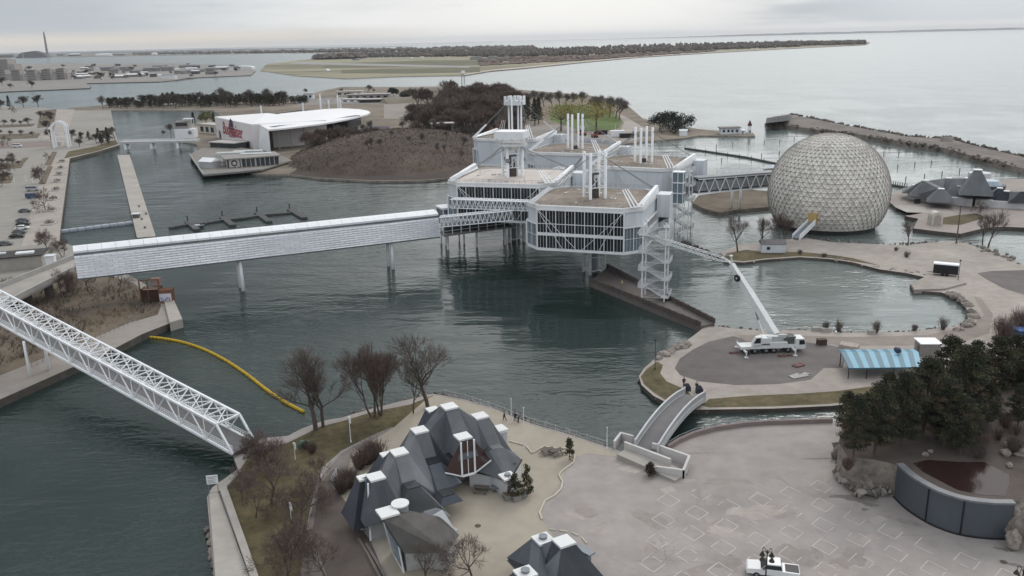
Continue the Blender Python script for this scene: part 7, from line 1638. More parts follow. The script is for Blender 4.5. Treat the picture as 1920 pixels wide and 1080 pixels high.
for x0, y0, x1, y1, h in ((310, 545, 430, 575, 2.5), (440, 525, 560, 560, 2.0), (480, 555, 640, 580, 2.6)): a, b = l(K5(x0, y0, 6)), l(K5(x1, y1, 6)); mb.box(((a.x + b.x) / 2, (a.y + b.y) / 2, 6), (abs(b.x - a.x), 6, h), .1)
mb.build('roof_unit', [mat('pale_grey_metal', (.42, .43, .42))], t)
t = thing('marquee', 'white pitched marquee tent at the outer corner of the waterside deck', 'tent', K5(195, 660, 2.2), -.5)
mb = MB(); mb.box((0, 2, 1.6), (8.5, 6.0, 3.2)); mb.build('wall', [mat('tent_side', (.36, .36, .36), .1, 1, .8)], t)
mb = MB(); mb.hull([(x, y, z) for x in (-4.6, 4.6) for y, z in ((-1.3, 3.2), (5.3, 3.2), (2, 4.9))]); mb.build('canopy', [WHITE], t)
# grey service buildings between deck and lettering wall
for i, (x0, y0, x1, y1, h, m_, lb) in enumerate([(280, 440, 470, 452, 5, 'deck_timber', 'grey bar kiosk row under the lettering wall'), (215, 520, 400, 530, 4, 'dim_glass', 'dark glazed bar on the terrace behind the marquee'), (135, 395, 290, 410, 6, 'cream_shell', 'low cream annex left of the lettering wall'), (330, 498, 520, 512, 4, 'dim_glass', 'dark glazed pavilion below the lettering wall')]):
    a, b = K5(x0, y0, .9), K5(x1, y1, .9); t = thing('service_building', lb, 'building', a); d = b - a; rz = math.atan2(d.y, d.x); L = d.length; t.rotation_euler = (0, 0, rz)
    mb = MB(); mb.box((L / 2, 5, h / 2), (L, 9, h)); mb.build('wall', [MATS[m_]], t); mb = MB(); mb.box((L / 2, 5, h + .25), (L + 1.2, 10.4, .5)); mb.build('roof', [mat('pale_flat_roof', (.42, .40, .38), .1, .3, .8)], t)
    mb = MB(); n = max(2, int(L / 6))
    for k in range(n): mb.box((L * (k + .5) / n, .48, h * .45), (L / n * .6, .1, h * .6))
    mb.build('window', [GLASS], t)
# ================================================================== WEST LAGOON
def white_arch():
    p = G(117, 276, Z3); h = HT(p, 229) - Z3; t = thing('white_arch', 'tall white arched gateway at the left lagoon corner', 'arch', p, .3); w_ = h * .26
    for y in (-3.5, 3.5):
        mb = MB(); pts = [(-w_, y, 0)] + [(-w_ * math.cos(math.pi * k / 14), y, h - w_ + w_ * math.sin(math.pi * k / 14)) for k in range(15)] + [(w_, y, 0)]
        for a, b in zip(pts, pts[1:]): mb.bar(a, b, .9, 1.6)
        mb.build('arch_rib', [WHITE], t)
    mb = MB()
    for k in range(14): a0 = math.pi * k / 14; mb.bar((-w_ * math.cos(a0), -3.5, h - w_ + w_ * math.sin(a0)), (-w_ * math.cos(a0), 3.5, h - w_ + w_ * math.sin(a0)), .5)
    for z in (.25, .45, .62): mb.bar((-w_, -3.5, h * z), (w_, -3.5, h * z), .4); mb.bar((-w_, 3.5, h * z), (w_, 3.5, h * z), .4)
    mb.build('cross_bar', [WHITE], t)
white_arch()
a, b = G(228, 267, 4.2), G(372, 264, 4.2); t = thing('low_bridge', 'low white bridge over the lagoon inlet', 'bridge', a); d = b - a
mb = MB(); mb.bar((0, 0, 0), d, 6, 1.1); mb.build('deck', [mat('pale_bridge', (.42, .42, .41), .1, .5, .7)], t)
mb = MB()
for sg in (-3, 3): mb.bar((0, sg, 1.4), d + Vector((0, sg, 1.4)), .15); mb.bar((0, sg, .9), d + Vector((0, sg, .9)), .12)
for k in range(30): q = d * (k / 29); mb.bar(q + Vector((0, -3, .5)), q + Vector((0, -3, 1.4)), .12)
mb.build('railing', [WHITE], t)
for f in (.06, .40, .74): q = d * f; mb = MB(); mb.box(q + Vector((0, 0, -3)), (1.6, 5, 5.5)); mb.build('pier', [WHITE], t)
# boat house
t = thing('boat_house', 'white boat house with raised lookout room on the lagoon inlet', 'building', G(347, 259, .9), .05)
mb = MB(); mb.box((0, 4, 3), (13, 8, 6)); mb.build('wall', [WHITE], t); mb = MB(); mb.tube((3.6, -.05, 3.6), (3.6, -.12, 3.6), 1.3, 1.3, 18); mb.build('round_window', [STEEL], t)
mb = MB(); mb.box((-2, 5, 8.5), (9, 6, 5)); rm = mb.build('lookout_room', [mat('grey_kiosk', (.26, .24, .23))], t); mb = MB(); mb.box((-2, 1.95, 9), (7.5, .1, 2.2)); mb.build('window', [GLASS], rm)
mb = MB(); mb.box((2, 5, 12.5), (6, 5, .4))
for x in (-.8, 4.8): mb.bar((x, 3, 6), (x, 3, 12.5), .25); mb.bar((x, 7, 6), (x, 7, 12.5), .25)
mb.build('roof_frame', [WHITE], t)
t = thing('wooden_hut', 'small box on the concrete lagoon pier', 'hut', G(256, 408, 1.3), .1); mb = MB(); mb.box((0, 0, .7), (2.2, 2.0, 1.4)); mb.build('wall', [CONC2], t); mb = MB(); mb.box((0, 0, 1.5), (2.8, 2.6, .2)); mb.build('roof', [WHITE2], t)
for i, (px, py) in enumerate(((261, 388), (272, 428), (274, 402), (266, 412))):
    mb = MB(); mb.tube((0, 0, 0), (0, 0, .5), .35, .25, 10); mb.tube((0, 0, .5), (0, 0, .65), .45, .4, 10); ob = mb.build('bollard', [CONC2]); ob.location = G(px, py, 1.3); tag(ob, 'dark mooring bollard on the concrete lagoon pier', 'bollard', 'bollards on the lagoon pier')
# floating white breakwater of plates
a, b = G(114, 434, .4), G(250, 417, .4); t = thing('floating_barrier', 'line of pale floating pontoons across the lagoon', 'pontoon', a, 0)
for k in range(9):
    p, q = (b - a) * (k / 9), (b - a) * ((k + .93) / 9); mb = MB(); mb.bar(p, q, 2.6, .7); mb.bar(p.lerp(q, .1) + Vector((0, 0, .4)), p.lerp(q, .9) + Vector((0, 0, .4)), 1.6, .25); mb.build('pontoon', [mat('pontoon_grey', (.34, .37, .41), .15, .6, .7)], t)
# dark floating dock with fingers
t = thing('floating_dock', 'dark floating dock with cross fingers above the covered bridge', 'dock', G(318, 426, .3)); o = t.location; DK = mat('dark_dock', (.075, .075, .075), .25, .8, .9)
mp_ = [G(x, y, .35) - o for x, y in ((318, 427), (352, 421), (382, 419), (420, 412), (450, 410), (488, 404), (520, 401), (545, 399))]
mb = MB()
for p, q in zip(mp_, mp_[1:]): mb.bar(p, q, 1.7, .6)
mb.build('walkway', [DK], t)
for (x0, y0), (x1, y1) in (((352, 416), (370, 431)), ((417, 407), (437, 423)), ((482, 399), (505, 416)), ((543, 393), (571, 409))):
    mb = MB(); mb.bar(G(x0, y0, .36) - o, G(x1, y1, .36) - o, 2.2, .66); fg = mb.build('finger', [DK], t)
    mb = MB(); q = G(x0, y0, .3) - o; mb.tube(q + Vector((0, 0, -2)), q + Vector((0, 0, 2.2)), .2, n=8); mb.build('pile', [BLACK], fg)
t = thing('rowing_boat', 'small dark boat moored at the first finger of the floating dock', 'boat', G(372, 426, .2), .5)
mb = MB(); mb.hull([(-2, -.7, .5), (-2, .7, .5), (1, -.8, .6), (1, .8, .6), (2.4, 0, .8), (-1.8, 0, -.2), (1.6, 0, -.2)]); mb.build('hull', [STEEL], t); mb = MB(); mb.box((-.3, 0, .75), (1.6, .9, .5)); mb.build('cover', [WHITE2], t)
# ================================================================== yellow boom
bp = [(264, 631), (300, 634), (340, 641), (380, 654), (420, 674), (460, 700), (500, 731), (535, 754), (569, 772)]
P_ = [G(x, y, .15) for x, y in bp]; S_ = []
for i in range(len(P_) - 1):
    p0, p1, p2, p3 = P_[max(0, i - 1)], P_[i], P_[i + 1], P_[min(len(P_) - 1, i + 2)]
    for k in range(6): f = k / 6; S_.append(.5 * ((2 * p1) + (p2 - p0) * f + (2 * p0 - 5 * p1 + 4 * p2 - p3) * f * f + (3 * p1 - p0 - 3 * p2 + p3) * f ** 3))
S_.append(P_[-1]); t = thing('floating_boom', 'long curved yellow floating boom strung across the channel', 'boom', S_[0]); o = S_[0]; YB = mat('boom_yellow', (.44, .29, .02), .14, .9, .6)
for k in range(len(S_) - 1):
    mb = MB(); a, b = S_[k] - o, S_[k + 1] - o; mb.tube(a.lerp(b, .03), a.lerp(b, .97), .30, .30, 10); mb.build('float', [YB], t, True)
mb = MB()
for p, q in zip(S_, S_[1:]): mb.bar(p - o + Vector((0, 0, -.25)), q - o + Vector((0, 0, -.25)), .1, .5)
mb.build('skirt', [mat('boom_skirt', (.20, .13, .02), .2, 1, .8)], t)
# ================================================================== left bank: ramp, rusty shelter
t = thing('access_ramp', 'concrete ramp with pale parapets rising to the left end of the covered bridge', 'ramp', G(140, 505, Z3)); o = t.location
e0, e1 = G(-20, 548, 5.0), G(142, 484, 8.6); f0, f1 = G(-20, 588, 3.4), G(138, 508, 7.2)
mb = MB(); mb.hull([p - o + Vector((0, 0, z)) for p in (e0, e1, f0, f1) for z in (0, -.6)]); mb.build('deck', [CONC], t)
for a, b in ((e0, e1), (f0, f1)):
    mb = MB(); mb.bar(a - o + Vector((0, 0, .5)), b - o + Vector((0, 0, .5)), .4, 1.2); mb.build('parapet', [mat('ramp_parapet', (.36, .345, .325), .2, .6, .85)], t)
mb = MB()
for f in (.15, .4, .65, .9): p = (e0.lerp(e1, f) + f0.lerp(f1, f)) / 2 - o; mb.box((p.x, p.y, p.z / 2 - .2), (1.0, 2.5, p.z))
mb.build('pier', [CONC2], t)
t = thing('flat_roof_building', 'low dark roofed building with white roof light at the left picture edge', 'building', G(30, 505, Z3), .3)
mb = MB(); mb.box((-6, 3, 1.8), (26, 8, 3.6)); mb.build('wall', [CONC], t); mb = MB(); mb.box((-6, 3, 3.75), (27, 9, .3)); mb.build('roof', [mat('dark_flat_roof', (.06, .055, .052), .3, .4, .9)], t)
mb = MB(); mb.box((2.5, 2, 4.1), (4.5, 2.2, .5)); mb.build('roof_light', [WHITE], t); mb = MB(); mb.box((-4, 4, 4.05), (2.5, 1.4, .4)); mb.build('roof_vent', [WHITE2], t)
t = thing('ticket_booth', 'small white booth at the start of the covered bridge', 'booth', G(97, 498, Z3 + 2), .2); mb = MB(); mb.box((0, 0, 1.4), (2.2, 2.0, 2.8)); mb.build('wall', [WHITE], t); mb = MB(); mb.box((0, 0, 2.9), (2.6, 2.4, .2)); mb.build('roof', [WHITE2], t)
mb = MB(); mb.box((0, 0, -1), (2.6, 2.4, 2.0)); mb.build('plinth', [CONC], t)
t = thing('rusty_shelter', 'rust brown shelter with graffiti panel under the covered bridge', 'shelter', G(302, 566, Z3), .12); RU = mat('rust_brown', (.15, .075, .045), .3, .8, .9)
mb = MB(); mb.box((-2.2, 1.6, 1.6), (4.2, 3.0, 3.2)); mb.build('wall', [mat('rust_dark', (.06, .035, .028), .3, .8, .9)], t)
mb = MB()
for x in (-4.4, -2.6, 0): mb.bar((x, -.1, 0), (x, -.1, 5.6), .25)
mb.bar((-4.4, -.1, 5.6), (0, -.1, 5.6), .25); mb.bar((-4.4, -.1, 3.4), (0, -.1, 3.4), .25); mb.build('frame', [RU], t)
mb = MB(); mb.box((-1.9, .8, 3.35), (3.4, 2.6, .25)); mb.box((-.9, 1.5, 4.8), (2.0, 1.6, 1.6)); mb.build('platform', [mat('pinkish_slab', (.30, .21, .18), .15, .8, .9)], t)
mb = MB(); mb.box((1.6, -.3, 1.6), (3.0, 2.4, 3.2)); bl = mb.build('block', [RU], t)
mb = MB(); mb.box((1.6, -1.53, 1.5), (2.7, .05, 1.8)); pn = mb.build('graffiti_panel', [mat('graffiti_white', (.50, .50, .54), .15, 2, .8)], t)
mb = MB(); rnd = random.Random(5)
for k in range(9):
    p = Vector((.5 + k * .26, -1.58, 1.0 + rnd.uniform(-.1, .2)))
    for j in range(4): q = Vector((p.x + rnd.uniform(-.16, .22), -1.58, min(2.25, max(.75, p.z + rnd.uniform(-.5, .6))))); mb.bar(p, q, .05, .09, k=rnd.choice((0, 0, 1))); p = q
mb.build('graffiti', [mat('spray_blue', (.10, .12, .28), .2, 2, .8), mat('spray_pink', (.30, .12, .18), .2, 2, .8)], pn)
# ================================================================== marina east of the dome
def dock_line(label, pts, w_=1.4):
    P_ = [G(x, y, .4) for x, y in pts]; t = thing('marina_dock', label, 'dock', P_[0]); mb = MB()
    for p, q in zip(P_, P_[1:]): mb.bar(p - P_[0], q - P_[0], w_, .7)
    mb.build('walkway', [mat('dark_dock', (.075, .075, .075))], t)
    mb = MB()
    for k in range(9): q = P_[0].lerp(P_[-1], k / 8) - P_[0]; mb.tube(q + Vector((0, .9, -2)), q + Vector((0, .9, 1.6)), .14, n=6)
    mb.build('pile', [BLACK], t)
dock_line('long dark marina dock left of the dome', [(1285, 278), (1340, 286), (1400, 295), (1458, 307)]); dock_line('short dark marina dock right of the dome', [(1668, 346), (1702, 352)])
pl = MB(); first = None
for i, (px, py) in enumerate([(1343, 277), (1374, 273), (1404, 270), (1433, 269), (1462, 267), (1489, 263), (1319, 306), (1353, 303), (1428, 294), (1461, 290), (1657, 291), (1685, 290), (1683, 316), (1715, 311), (1746, 308), (1698, 339), (1733, 334), (1799, 323), (1766, 329), (1910, 330), (1640, 282), (1610, 270)]):
    if first is None:
        pl.tube((0, 0, -2), (0, 0, 1.7), .2, .18, 8); pl.tube((0, 0, 1.7), (0, 0, 1.9), .18, .02, 8); first = pl.build('mooring_pile', [mat('pile_timber', (.07, .065, .06), .2, 2, .9)]); first.location = G(px, py, 0); ob = first
    else: ob = first.copy(); COL.objects.link(ob); ob.location = G(px, py, 0)
    tag(ob, 'dark mooring pile standing in the marina water', 'mooring pile', 'mooring piles in the marina')
t = thing('covered_boat', 'white covered boat moored left of the dome', 'boat', G(1447, 318, .2), .3); mb = MB(); mb.hull([(-4.5, -1.4, .9), (-4.5, 1.4, .9), (2, -1.6, 1.1), (2, 1.6, 1.1), (5, 0, 1.5), (-4, 0, -.3), (3, 0, -.3)]); mb.build('hull', [WHITE], t); mb = MB(); mb.hull([(-4, -1.2, 1.0), (-4, 1.2, 1.0), (2, -1.2, 1.1), (2, 1.2, 1.1), (-2, 0, 2.4), (1, 0, 2.2)]); mb.build('cover', [WHITE2], t)
t = thing('gangway', 'low white gangway canopy over the water behind the dome bridge', 'gangway', G(1345, 335, .5), -.1); mb = MB()
for k in range(7): mb.bar((k * 2.6, 0, 0), (k * 2.6, 0, 3.2), .14); mb.bar((k * 2.6, 1.8, 0), (k * 2.6, 1.8, 3.2), .14)
mb.bar((0, 0, 3.2), (15.6, 0, 3.2), .14); mb.bar((0, 1.8, 3.2), (15.6, 1.8, 3.2), .14); mb.build('frame', [WHITE], t); mb = MB(); mb.box((7.8, .9, 0), (17, 2.4, .4)); mb.build('deck', [STEEL], t)
p = G(1405, 250, .9); h = HT(p, 225) - .9; t = thing('lighthouse', 'little white lighthouse with dark red pointed roof at the tip of the marina spit', 'lighthouse', p); mb = MB(); mb.tube((0, 0, -.5), (0, 0, h * .58), h * .18, h * .12, 8); mb.build('tower', [WHITE], t); mb = MB(); mb.tube((0, 0, h * .58), (0, 0, h * .66), h * .17, h * .17, 8); mb.tube((0, 0, h * .66), (0, 0, h), h * .17, .05, 8); mb.build('roof', [mat('dark_red_roof', (.09, .04, .035), .2, 1, .8)], t); mb = MB(); mb.box((0, -h * .165, h * .14), (1.0, .3, h * .2)); mb.build('door', [STEEL], t)
t = thing('harbour_office', 'white flat roofed cabin beside the lighthouse', 'building', G(1370, 252, .9)); mb = MB(); mb.box((0, 4, 1.9), (11.5, 6, 3.8)); mb.build('wall', [WHITE2], t); mb = MB(); mb.box((0, 4, 4.0), (13, 7.4, .5)); mb.build('roof', [mat('grey_flat_roof', (.24, .225, .21))], t); mb = MB()
for x in (-4, -1.2, 1.2, 4): mb.box((x, .95, 2.0), (1.3, .1, 1.6))
mb.build('window', [GLASS], t)
t = thing('storage_tank', 'round pale tank between the harbour cabin and the lighthouse', 'tank', G(1393, 252, .9)); mb = MB(); mb.tube((0, 3, -.3), (0, 3, 2.4), 2.4, 2.4, 16); mb.tube((0, 3, 2.4), (0, 3, 3.2), 2.4, .6, 16); mb.build('shell', [WHITE2], t); mb = MB(); mb.box((0, .55, 1.1), (.9, .1, 1.8)); mb.build('hatch', [STEEL], t)
t = thing('white_cabin', 'tiny white cabin under the evergreens of the marina spit', 'hut', G(1282, 255, .9)); mb = MB(); mb.box((0, 2, 1.5), (4.5, 3, 3)); mb.build('wall', [WHITE], t); mb = MB(); mb.hull([(x, y, z) for x in (-2.6, 2.6) for y, z in ((.2, 3), (3.8, 3), (2, 4))]); mb.build('roof', [WHITE2], t)
# breakwater end house, its rail, rocks
t = thing('breakwater_hulk', 'dark block with rail at the outer end of the breakwater', 'ruin', G(1460, 226, 2.6)); mb = MB(); mb.hull([G(x, y, z) - t.location for x, y in ((1437, 231), (1438, 222), (1480, 216), (1480, 226)) for z in (-1, 5.5)]); mb.build('hull', [mat('dark_hulk', (.06, .06, .06), .3, .3, .9)], t); mb = MB(); q0, q1 = G(1452, 219, 7.5) - t.location, G(1483, 214, 7.5) - t.location; mb.bar(q0, q1, .3)
for k in range(5): q = q0.lerp(q1, k / 4); mb.bar(q, q - Vector((0, 0, 2.5)), .25)
mb.build('rail', [STEEL], t)
t = thing('concrete_ruin', 'pale broken concrete block on the breakwater', 'ruin', G(1775, 264, 2.6)); mb = MB(); mb.box((0, 0, 1.0), (5, 4, 2)); mb.build('block', [CONC], t)
mb = MB()
for x in (-1.8, 0, 1.8): mb.box((x, 0, 2.4), (.5, 3, .9))
mb.build('stub', [CONC], t)
mb = MB(); rnd = random.Random(44)
for (pa, n) in (([(1437, 233), (1470, 235), (1540, 245), (1600, 251), (1700, 268), (1770, 278), (1840, 298), (1925, 318)], 420), ([(1482, 214), (1560, 229.5), (1700, 255.5), (1790, 260.5), (1803, 266.5), (1925, 295.5)], 260)):
    for _ in range(n):
        i = rnd.randrange(len(pa) - 1); f = rnd.random(); p = G(pa[i][0] * (1 - f) + pa[i + 1][0] * f, pa[i][1] * (1 - f) + pa[i + 1][1] * f + rnd.uniform(-1, 1), rnd.uniform(.3, 2.6)); s = rnd.uniform(.9, 2.0)
        mb.hull([p + rvec(rnd) * s * rnd.uniform(.7, 1) for _ in range(9)])
struct(mb.build('riprap', [mat('breakwater_rock', (.12, .105, .095), .4, .3, .95, .3, world=True)]), 'stuff', 'dark riprap stones along both sides of the breakwater', 'riprap')
# ================================================================== machines and heaps beside the green lawn
def digger(label, px, py, c, rz):
    t = thing('excavator', label, 'excavator', G(px, py, .9), rz); m_ = mat('machine_' + c, {'red': (.22, .06, .045), 'orange': (.30, .11, .06)}[c], .15, 1, .6)
    for y in (-1.2, 1.2): mb = MB(); mb.hull([(x, y + w_, z) for x, z in ((-1.9, .3), (-1.5, 0), (1.5, 0), (1.9, .3), (1.6, .9), (-1.6, .9)) for w_ in (-.3, .3)]); mb.build('track', [RUBBER], t)
    mb = MB(); mb.box((-.2, 0, 1.6), (3.4, 2.4, 1.3)); mb.build('body', [m_], t); mb = MB(); mb.box((.8, .6, 2.8), (1.4, 1.1, 1.4)); mb.build('cab', [GLASS], t)
    mb = MB(); mb.bar((1.2, -.4, 1.8), (3.4, -.4, 4.6), .45); mb.bar((3.4, -.4, 4.6), (5.4, -.4, 2.4), .35); mb.hull([(5.2, -1, 2.4), (5.2, .2, 2.4), (5.9, -1, 1.4), (5.9, .2, 1.4), (4.9, -.8, 1.4), (4.9, 0, 1.4)]); mb.build('arm', [m_], t)
digger('red excavator on the gravel yard beside the lawn', 1115, 258, 'red', .5); digger('dark orange excavator left of the white container', 1093, 254, 'orange', 2.4); digger('orange machine on the yard behind the rearmost pod', 925, 246, 'orange', .2)
for i, (px, py, w_, d_, h, c, lb) in enumerate([(1157, 256, 9, 4, 3.6, WHITE, 'white container on the yard below the lawn'), (1128, 252, 7, 3, 2.6, BLACK, 'dark skip beside the red excavator'), (1176, 258, 9, 4, 2.6, BLACK, 'dark low container right of the white container'), (1205, 255, 12, 4, 3, CONC, 'pale site cabin by the spit road'), (1090, 245, 4, 3, 2.8, WHITE2, 'small white trailer beside the heaps'), (1055, 262, 6, 4, 3, WHITE2, 'small white site cabin behind the middle pod masts')]):
    t = thing('site_container', lb, 'container', G(px, py, .9), .1); mb = MB(); mb.box((0, 0, h / 2 + .1), (w_, d_, h)); mb.build('box', [c], t); mb = MB(); mb.box((w_ / 2 + .03, 0, h / 2), (.08, d_ * .8, h * .8)); mb.build('door', [STEEL], t)
rnd = random.Random(15)
for i, (px, py, s) in enumerate([(1105, 266, 7), (1125, 268, 6), (1140, 270, 5), (1085, 262, 6), (1045, 268, 6)]):
    mb = MB(); mb.hull([(math.cos(k * .7) * s * f * rnd.uniform(.8, 1.1), math.sin(k * .7) * s * f * rnd.uniform(.8, 1.1) * .7, z) for z, f in ((0, 1), (1.2, .7), (2.4, .3)) for k in range(9)]); ob = mb.build('rubble_heap', [mat('grey_rubble', (.26, .26, .27), .3, .5, .95, .4)]); ob.location = G(px, py, .9); tag(ob, ['grey rubble heap left of the masts', 'grey rubble heap in the middle of the yard', 'small grey rubble heap by the yard edge', 'grey rubble heap near the orange excavator', 'grey rubble heap behind the masts'][i], 'rubble heap')
t = thing('shelter_roof', 'flat pale shelter roof on the slope of the brown hill', 'shelter', G(830, 252, 6), .2); q = t.location; t.location.z = hill_z(q.x, q.y); mb = MB(); mb.box((0, 0, 4.2), (14, 7, .4)); mb.build('roof', [mat('pale_flat_roof', (.42, .40, .38))], t)
for x, y in ((-6, -3), (6, -3), (-6, 3), (6, 3)): mb = MB(); mb.tube((x, y, -1), (x, y, 4.1), .2, n=6); mb.build('post', [STEEL], t)
p = G(869, 168, .9); h = HT(p, 134); t = thing('white_tower', 'slender white navigation tower with platforms at the lake edge behind the hill', 'tower', p); mb = MB()
for x, y in ((-1.5, -1.5), (1.5, -1.5), (1.5, 1.5), (-1.5, 1.5)): mb.tube((x * 1.5, y * 1.5, 0), (x, y, h * .9), .25, n=6)
for k in range(6): z = h * .9 * k / 6; mb.bar((-2, -2, z), (2, 2, z + h * .15), .2); mb.bar((2, -2, z), (-2, 2, z + h * .15), .2)
mb.build('frame', [STEEL], t); mb = MB(); mb.tube((0, 0, h * .86), (0, 0, h), 2.6, 2.2, 10); mb.build('cabin', [WHITE], t)
# low buildings behind the stage
for i, (px, py, w_, h, m_, lb) in enumerate([(690, 186, 46, 5, 'grey_kiosk', 'long low grey building on the lake edge behind the stage'), (655, 180, 30, 5, 'cream_shell', 'low cream building behind the stage masts'), (578, 186, 10, 6, 'white_panel', 'small white house beside the dark evergreen'), (660, 192, 22, 3, 'white_paint', 'white marquee row on the road behind the stage'), (710, 192, 40, 3, 'dim_glass', 'dark low shed on the earth bank')]):
    t = thing('low_building', lb, 'building', G(px, py, .9)); mb = MB(); mb.box((0, 6, h / 2), (w_, 12, h)); mb.build('wall', [MATS[m_]], t); mb = MB(); mb.box((0, 6, h + .3), (w_ + 2, 14, .6)); mb.build('roof', [MATS['pale_flat_roof']], t)
    mb = MB(); n = max(2, int(w_ / 7))
    for k in range(n): mb.box((-w_ / 2 + w_ * (k + .5) / n, -.05, h * .5), (w_ / n * .5, .1, h * .4))
    mb.build('window', [GLASS], t)
mb = MB(); q = [G(x, y, .9) for x, y in ((700, 190), (770, 186), (800, 190), (730, 196))]; mb.hull([Vector((p.x, p.y, .5)) for p in q] + [(sum(q, Vector()) / 4 + Vector((dx, 0, 4.5))) for dx in (-18, 18)]); struct(mb.build('earth_bank', [mat('bank_earth', (.16, .14, .11), .2, .1, .95, world=True)]))
# ================================================================== FAR SHORE
def condo(label, px, py, ptop, wpx, rz=0.0, m_=None, steps=True):
    p = G(px, py, 1.5); h = HT(p, ptop) - 1.5; w_ = wpx * (p - EYE).length / FPX; t = thing('apartment_block', label, 'building', p, rz)
    mb = MB(); mb.box((0, 0, h / 2), (w_, w_ * .9, h))
    if steps: mb.box((-w_ * .6, 0, h * .36), (w_ * .35, w_ * .8, h * .72)); mb.box((w_ * .62, 0, h * .3), (w_ * .4, w_ * .8, h * .6))
    wl = mb.build('wall', [m_ or mat('condo_concrete', (.30, .275, .26), .1, .1, .8)], t); mb = MB()
    nf = max(3, int(h / 3.2))
    for k in range(nf): mb.box((0, -w_ * .45 - .1, h * (k + .55) / nf), (w_ * .86, .3, h / nf * .42))
    mb.build('window', [mat('condo_glass', (.08, .085, .09), .3, .2, .3)], wl)
    mb = MB(); mb.box((0, 0, h + .6), (w_ * .6, w_ * .5, 1.6)); mb.build('roof_house', [mat('condo_roof', (.15, .14, .135), .2, .2, .8)], t)
for i, (px, py, pt, wp) in enumerate([(8, 150, 131, 14), (35, 151, 132, 14), (64, 151, 132, 15), (92, 150, 130, 15), (118, 149, 129, 14), (10, 133, 112, 26)]):
    condo(['stepped pale apartment block at the left picture edge of the marina row', 'second stepped apartment block in the marina row', 'middle stepped apartment block in the marina row', 'fourth stepped apartment block in the marina row', 'rightmost stepped apartment block in the marina row', 'long apartment block behind the marina row at the picture edge'][i], px, py, pt, wp)
rnd = random.Random(71)
for i, (px, py, w_, h) in enumerate([(202, 133, 30, 10), (230, 131, 26, 8), (258, 137, 22, 6), (285, 134, 40, 9), (315, 133, 30, 10), (345, 138, 40, 7), (372, 135, 34, 6), (395, 134, 24, 8), (415, 130, 40, 5), (438, 129, 26, 5), (300, 128, 40, 8), (350, 127, 40, 7), (255, 144, 36, 5), (225, 146, 32, 4), (160, 146, 24, 4), (150, 148, 16, 5)]):
    white = i in (12, 13, 14, 15, 8); t = thing('harbour_shed', 'low %s shed on the far harbour ground' % ('white roofed' if white else 'grey'), 'building', G(px, py, 1.5), rnd.uniform(-.2, .2), 'white roofed harbour sheds' if white else 'grey harbour sheds')
    mb = MB(); mb.box((0, 0, h / 2), (w_, 16, h)); mb.build('wall', [mat('shed_grey', (.20, .195, .19), .25, .05, .8, world=True)], t); mb = MB(); mb.hull([(x * w_ / 2, y, z) for x in (-1.03, 1.03) for y, z in ((-8.6, h), (8.6, h), (0, h + 2.5))]); mb.build('roof', [mat('shed_white', (.62, .62, .61), .05, .1, .7) if white else mat('shed_roof', (.22, .22, .225), .3, .03, .8, world=True)], t)
for i, (px, py) in enumerate([(140, 150), (150, 144), (170, 145), (162, 143), (182, 144), (20, 166), (60, 165), (210, 148), (190, 150), (5, 160)]):
    far_bare(px, py, 1.5, py - rnd.uniform(9, 16), i, 'leafless tree among the far harbour buildings', 'leafless trees of the far harbour', 'k', 1.6)
for i, (x0, y0, x1, y1) in enumerate([(10, 165, 60, 167), (60, 161, 75, 168), (80, 161, 95, 168), (95, 168, 170, 163), (330, 152, 365, 147)]):
    a, b = G(x0, y0, .6), G(x1, y1, .6); t = thing('far_dock', 'thin dark dock in the far harbour basin', 'dock', a, 0, 'docks of the far harbour basin'); mb = MB(); mb.bar((0, 0, 0), b - a, 3, 1.2); mb.build('walkway', [CONC2], t)
def stack():
    dist = 8000.0; d = ray(88, 97); s = dist / d.y; p = Vector((d.x * s, dist, 1.5)); h = 215.0
    t = thing('power_station_chimney', 'very tall tapering grey chimney on the far left horizon', 'chimney', p); mb = MB(); mb.tube((0, 0, 0), (0, 0, h), 11, 6.5, 16); mb.build('shaft', [mat('chimney_grey', (.17, .16, .165), .1, .02, .9)], t); mb = MB(); mb.tube((0, 0, h), (0, 0, h + 14), 3, 2, 10); mb.build('flue_tip', [mat('chimney_pale', (.36, .33, .33), .1, .02, .9)], t)
    t = thing('power_station', 'hulking dark power station hall beside the tall chimney', 'building', p + Vector((-95, -60, 0))); mb = MB(); mb.hull([(x, y, z) for y in (-40, 40) for x, z in ((-150, 0), (-80, 46), (30, 58), (110, 30), (150, 0))]); mb.build('hall', [mat('hall_dark', (.085, .08, .085), .2, .01, .9)], t); mb = MB(); mb.box((-70, -42, 20), (9, 4, 46)); mb.build('lift_tower', [mat('chimney_pale', (.36, .33, .33))], t)
stack()
for i, (px, py, w_, h, c) in enumerate([(115, 105, 70, 20, 'shed_grey'), (140, 105, 110, 16, 'hall_dark'), (195, 105, 130, 14, 'shed_white'), (60, 106, 120, 20, 'shed_grey'), (290, 102.5, 40, 10, 'shed_white'), (225, 104, 100, 12, 'shed_grey'), (10, 108, 160, 20, 'hall_dark')]):
    t = thing('port_shed', ['grey port shed right of the power station', 'dark port shed with white ends', 'long white domed salt shed on the port', 'grey port shed under the power station', 'small white port shed at the strip of wood', 'grey port shed beside the white salt shed', 'dark port hall at the picture edge'][i], 'building', G(px, py, 1.5)); mb = MB(); mb.box((0, 0, h / 2), (w_, 50, h)); mb.build('wall', [MATS[c]], t); mb = MB(); mb.hull([(x * w_ / 2, y, z) for x, y, z in ((-1.02, -27, h), (1.02, -27, h), (-1.02, 27, h), (1.02, 27, h), (-.8, 0, h + 8), (.8, 0, h + 8))]); mb.build('roof', [MATS[c] if i != 1 else MATS['shed_white']], t)
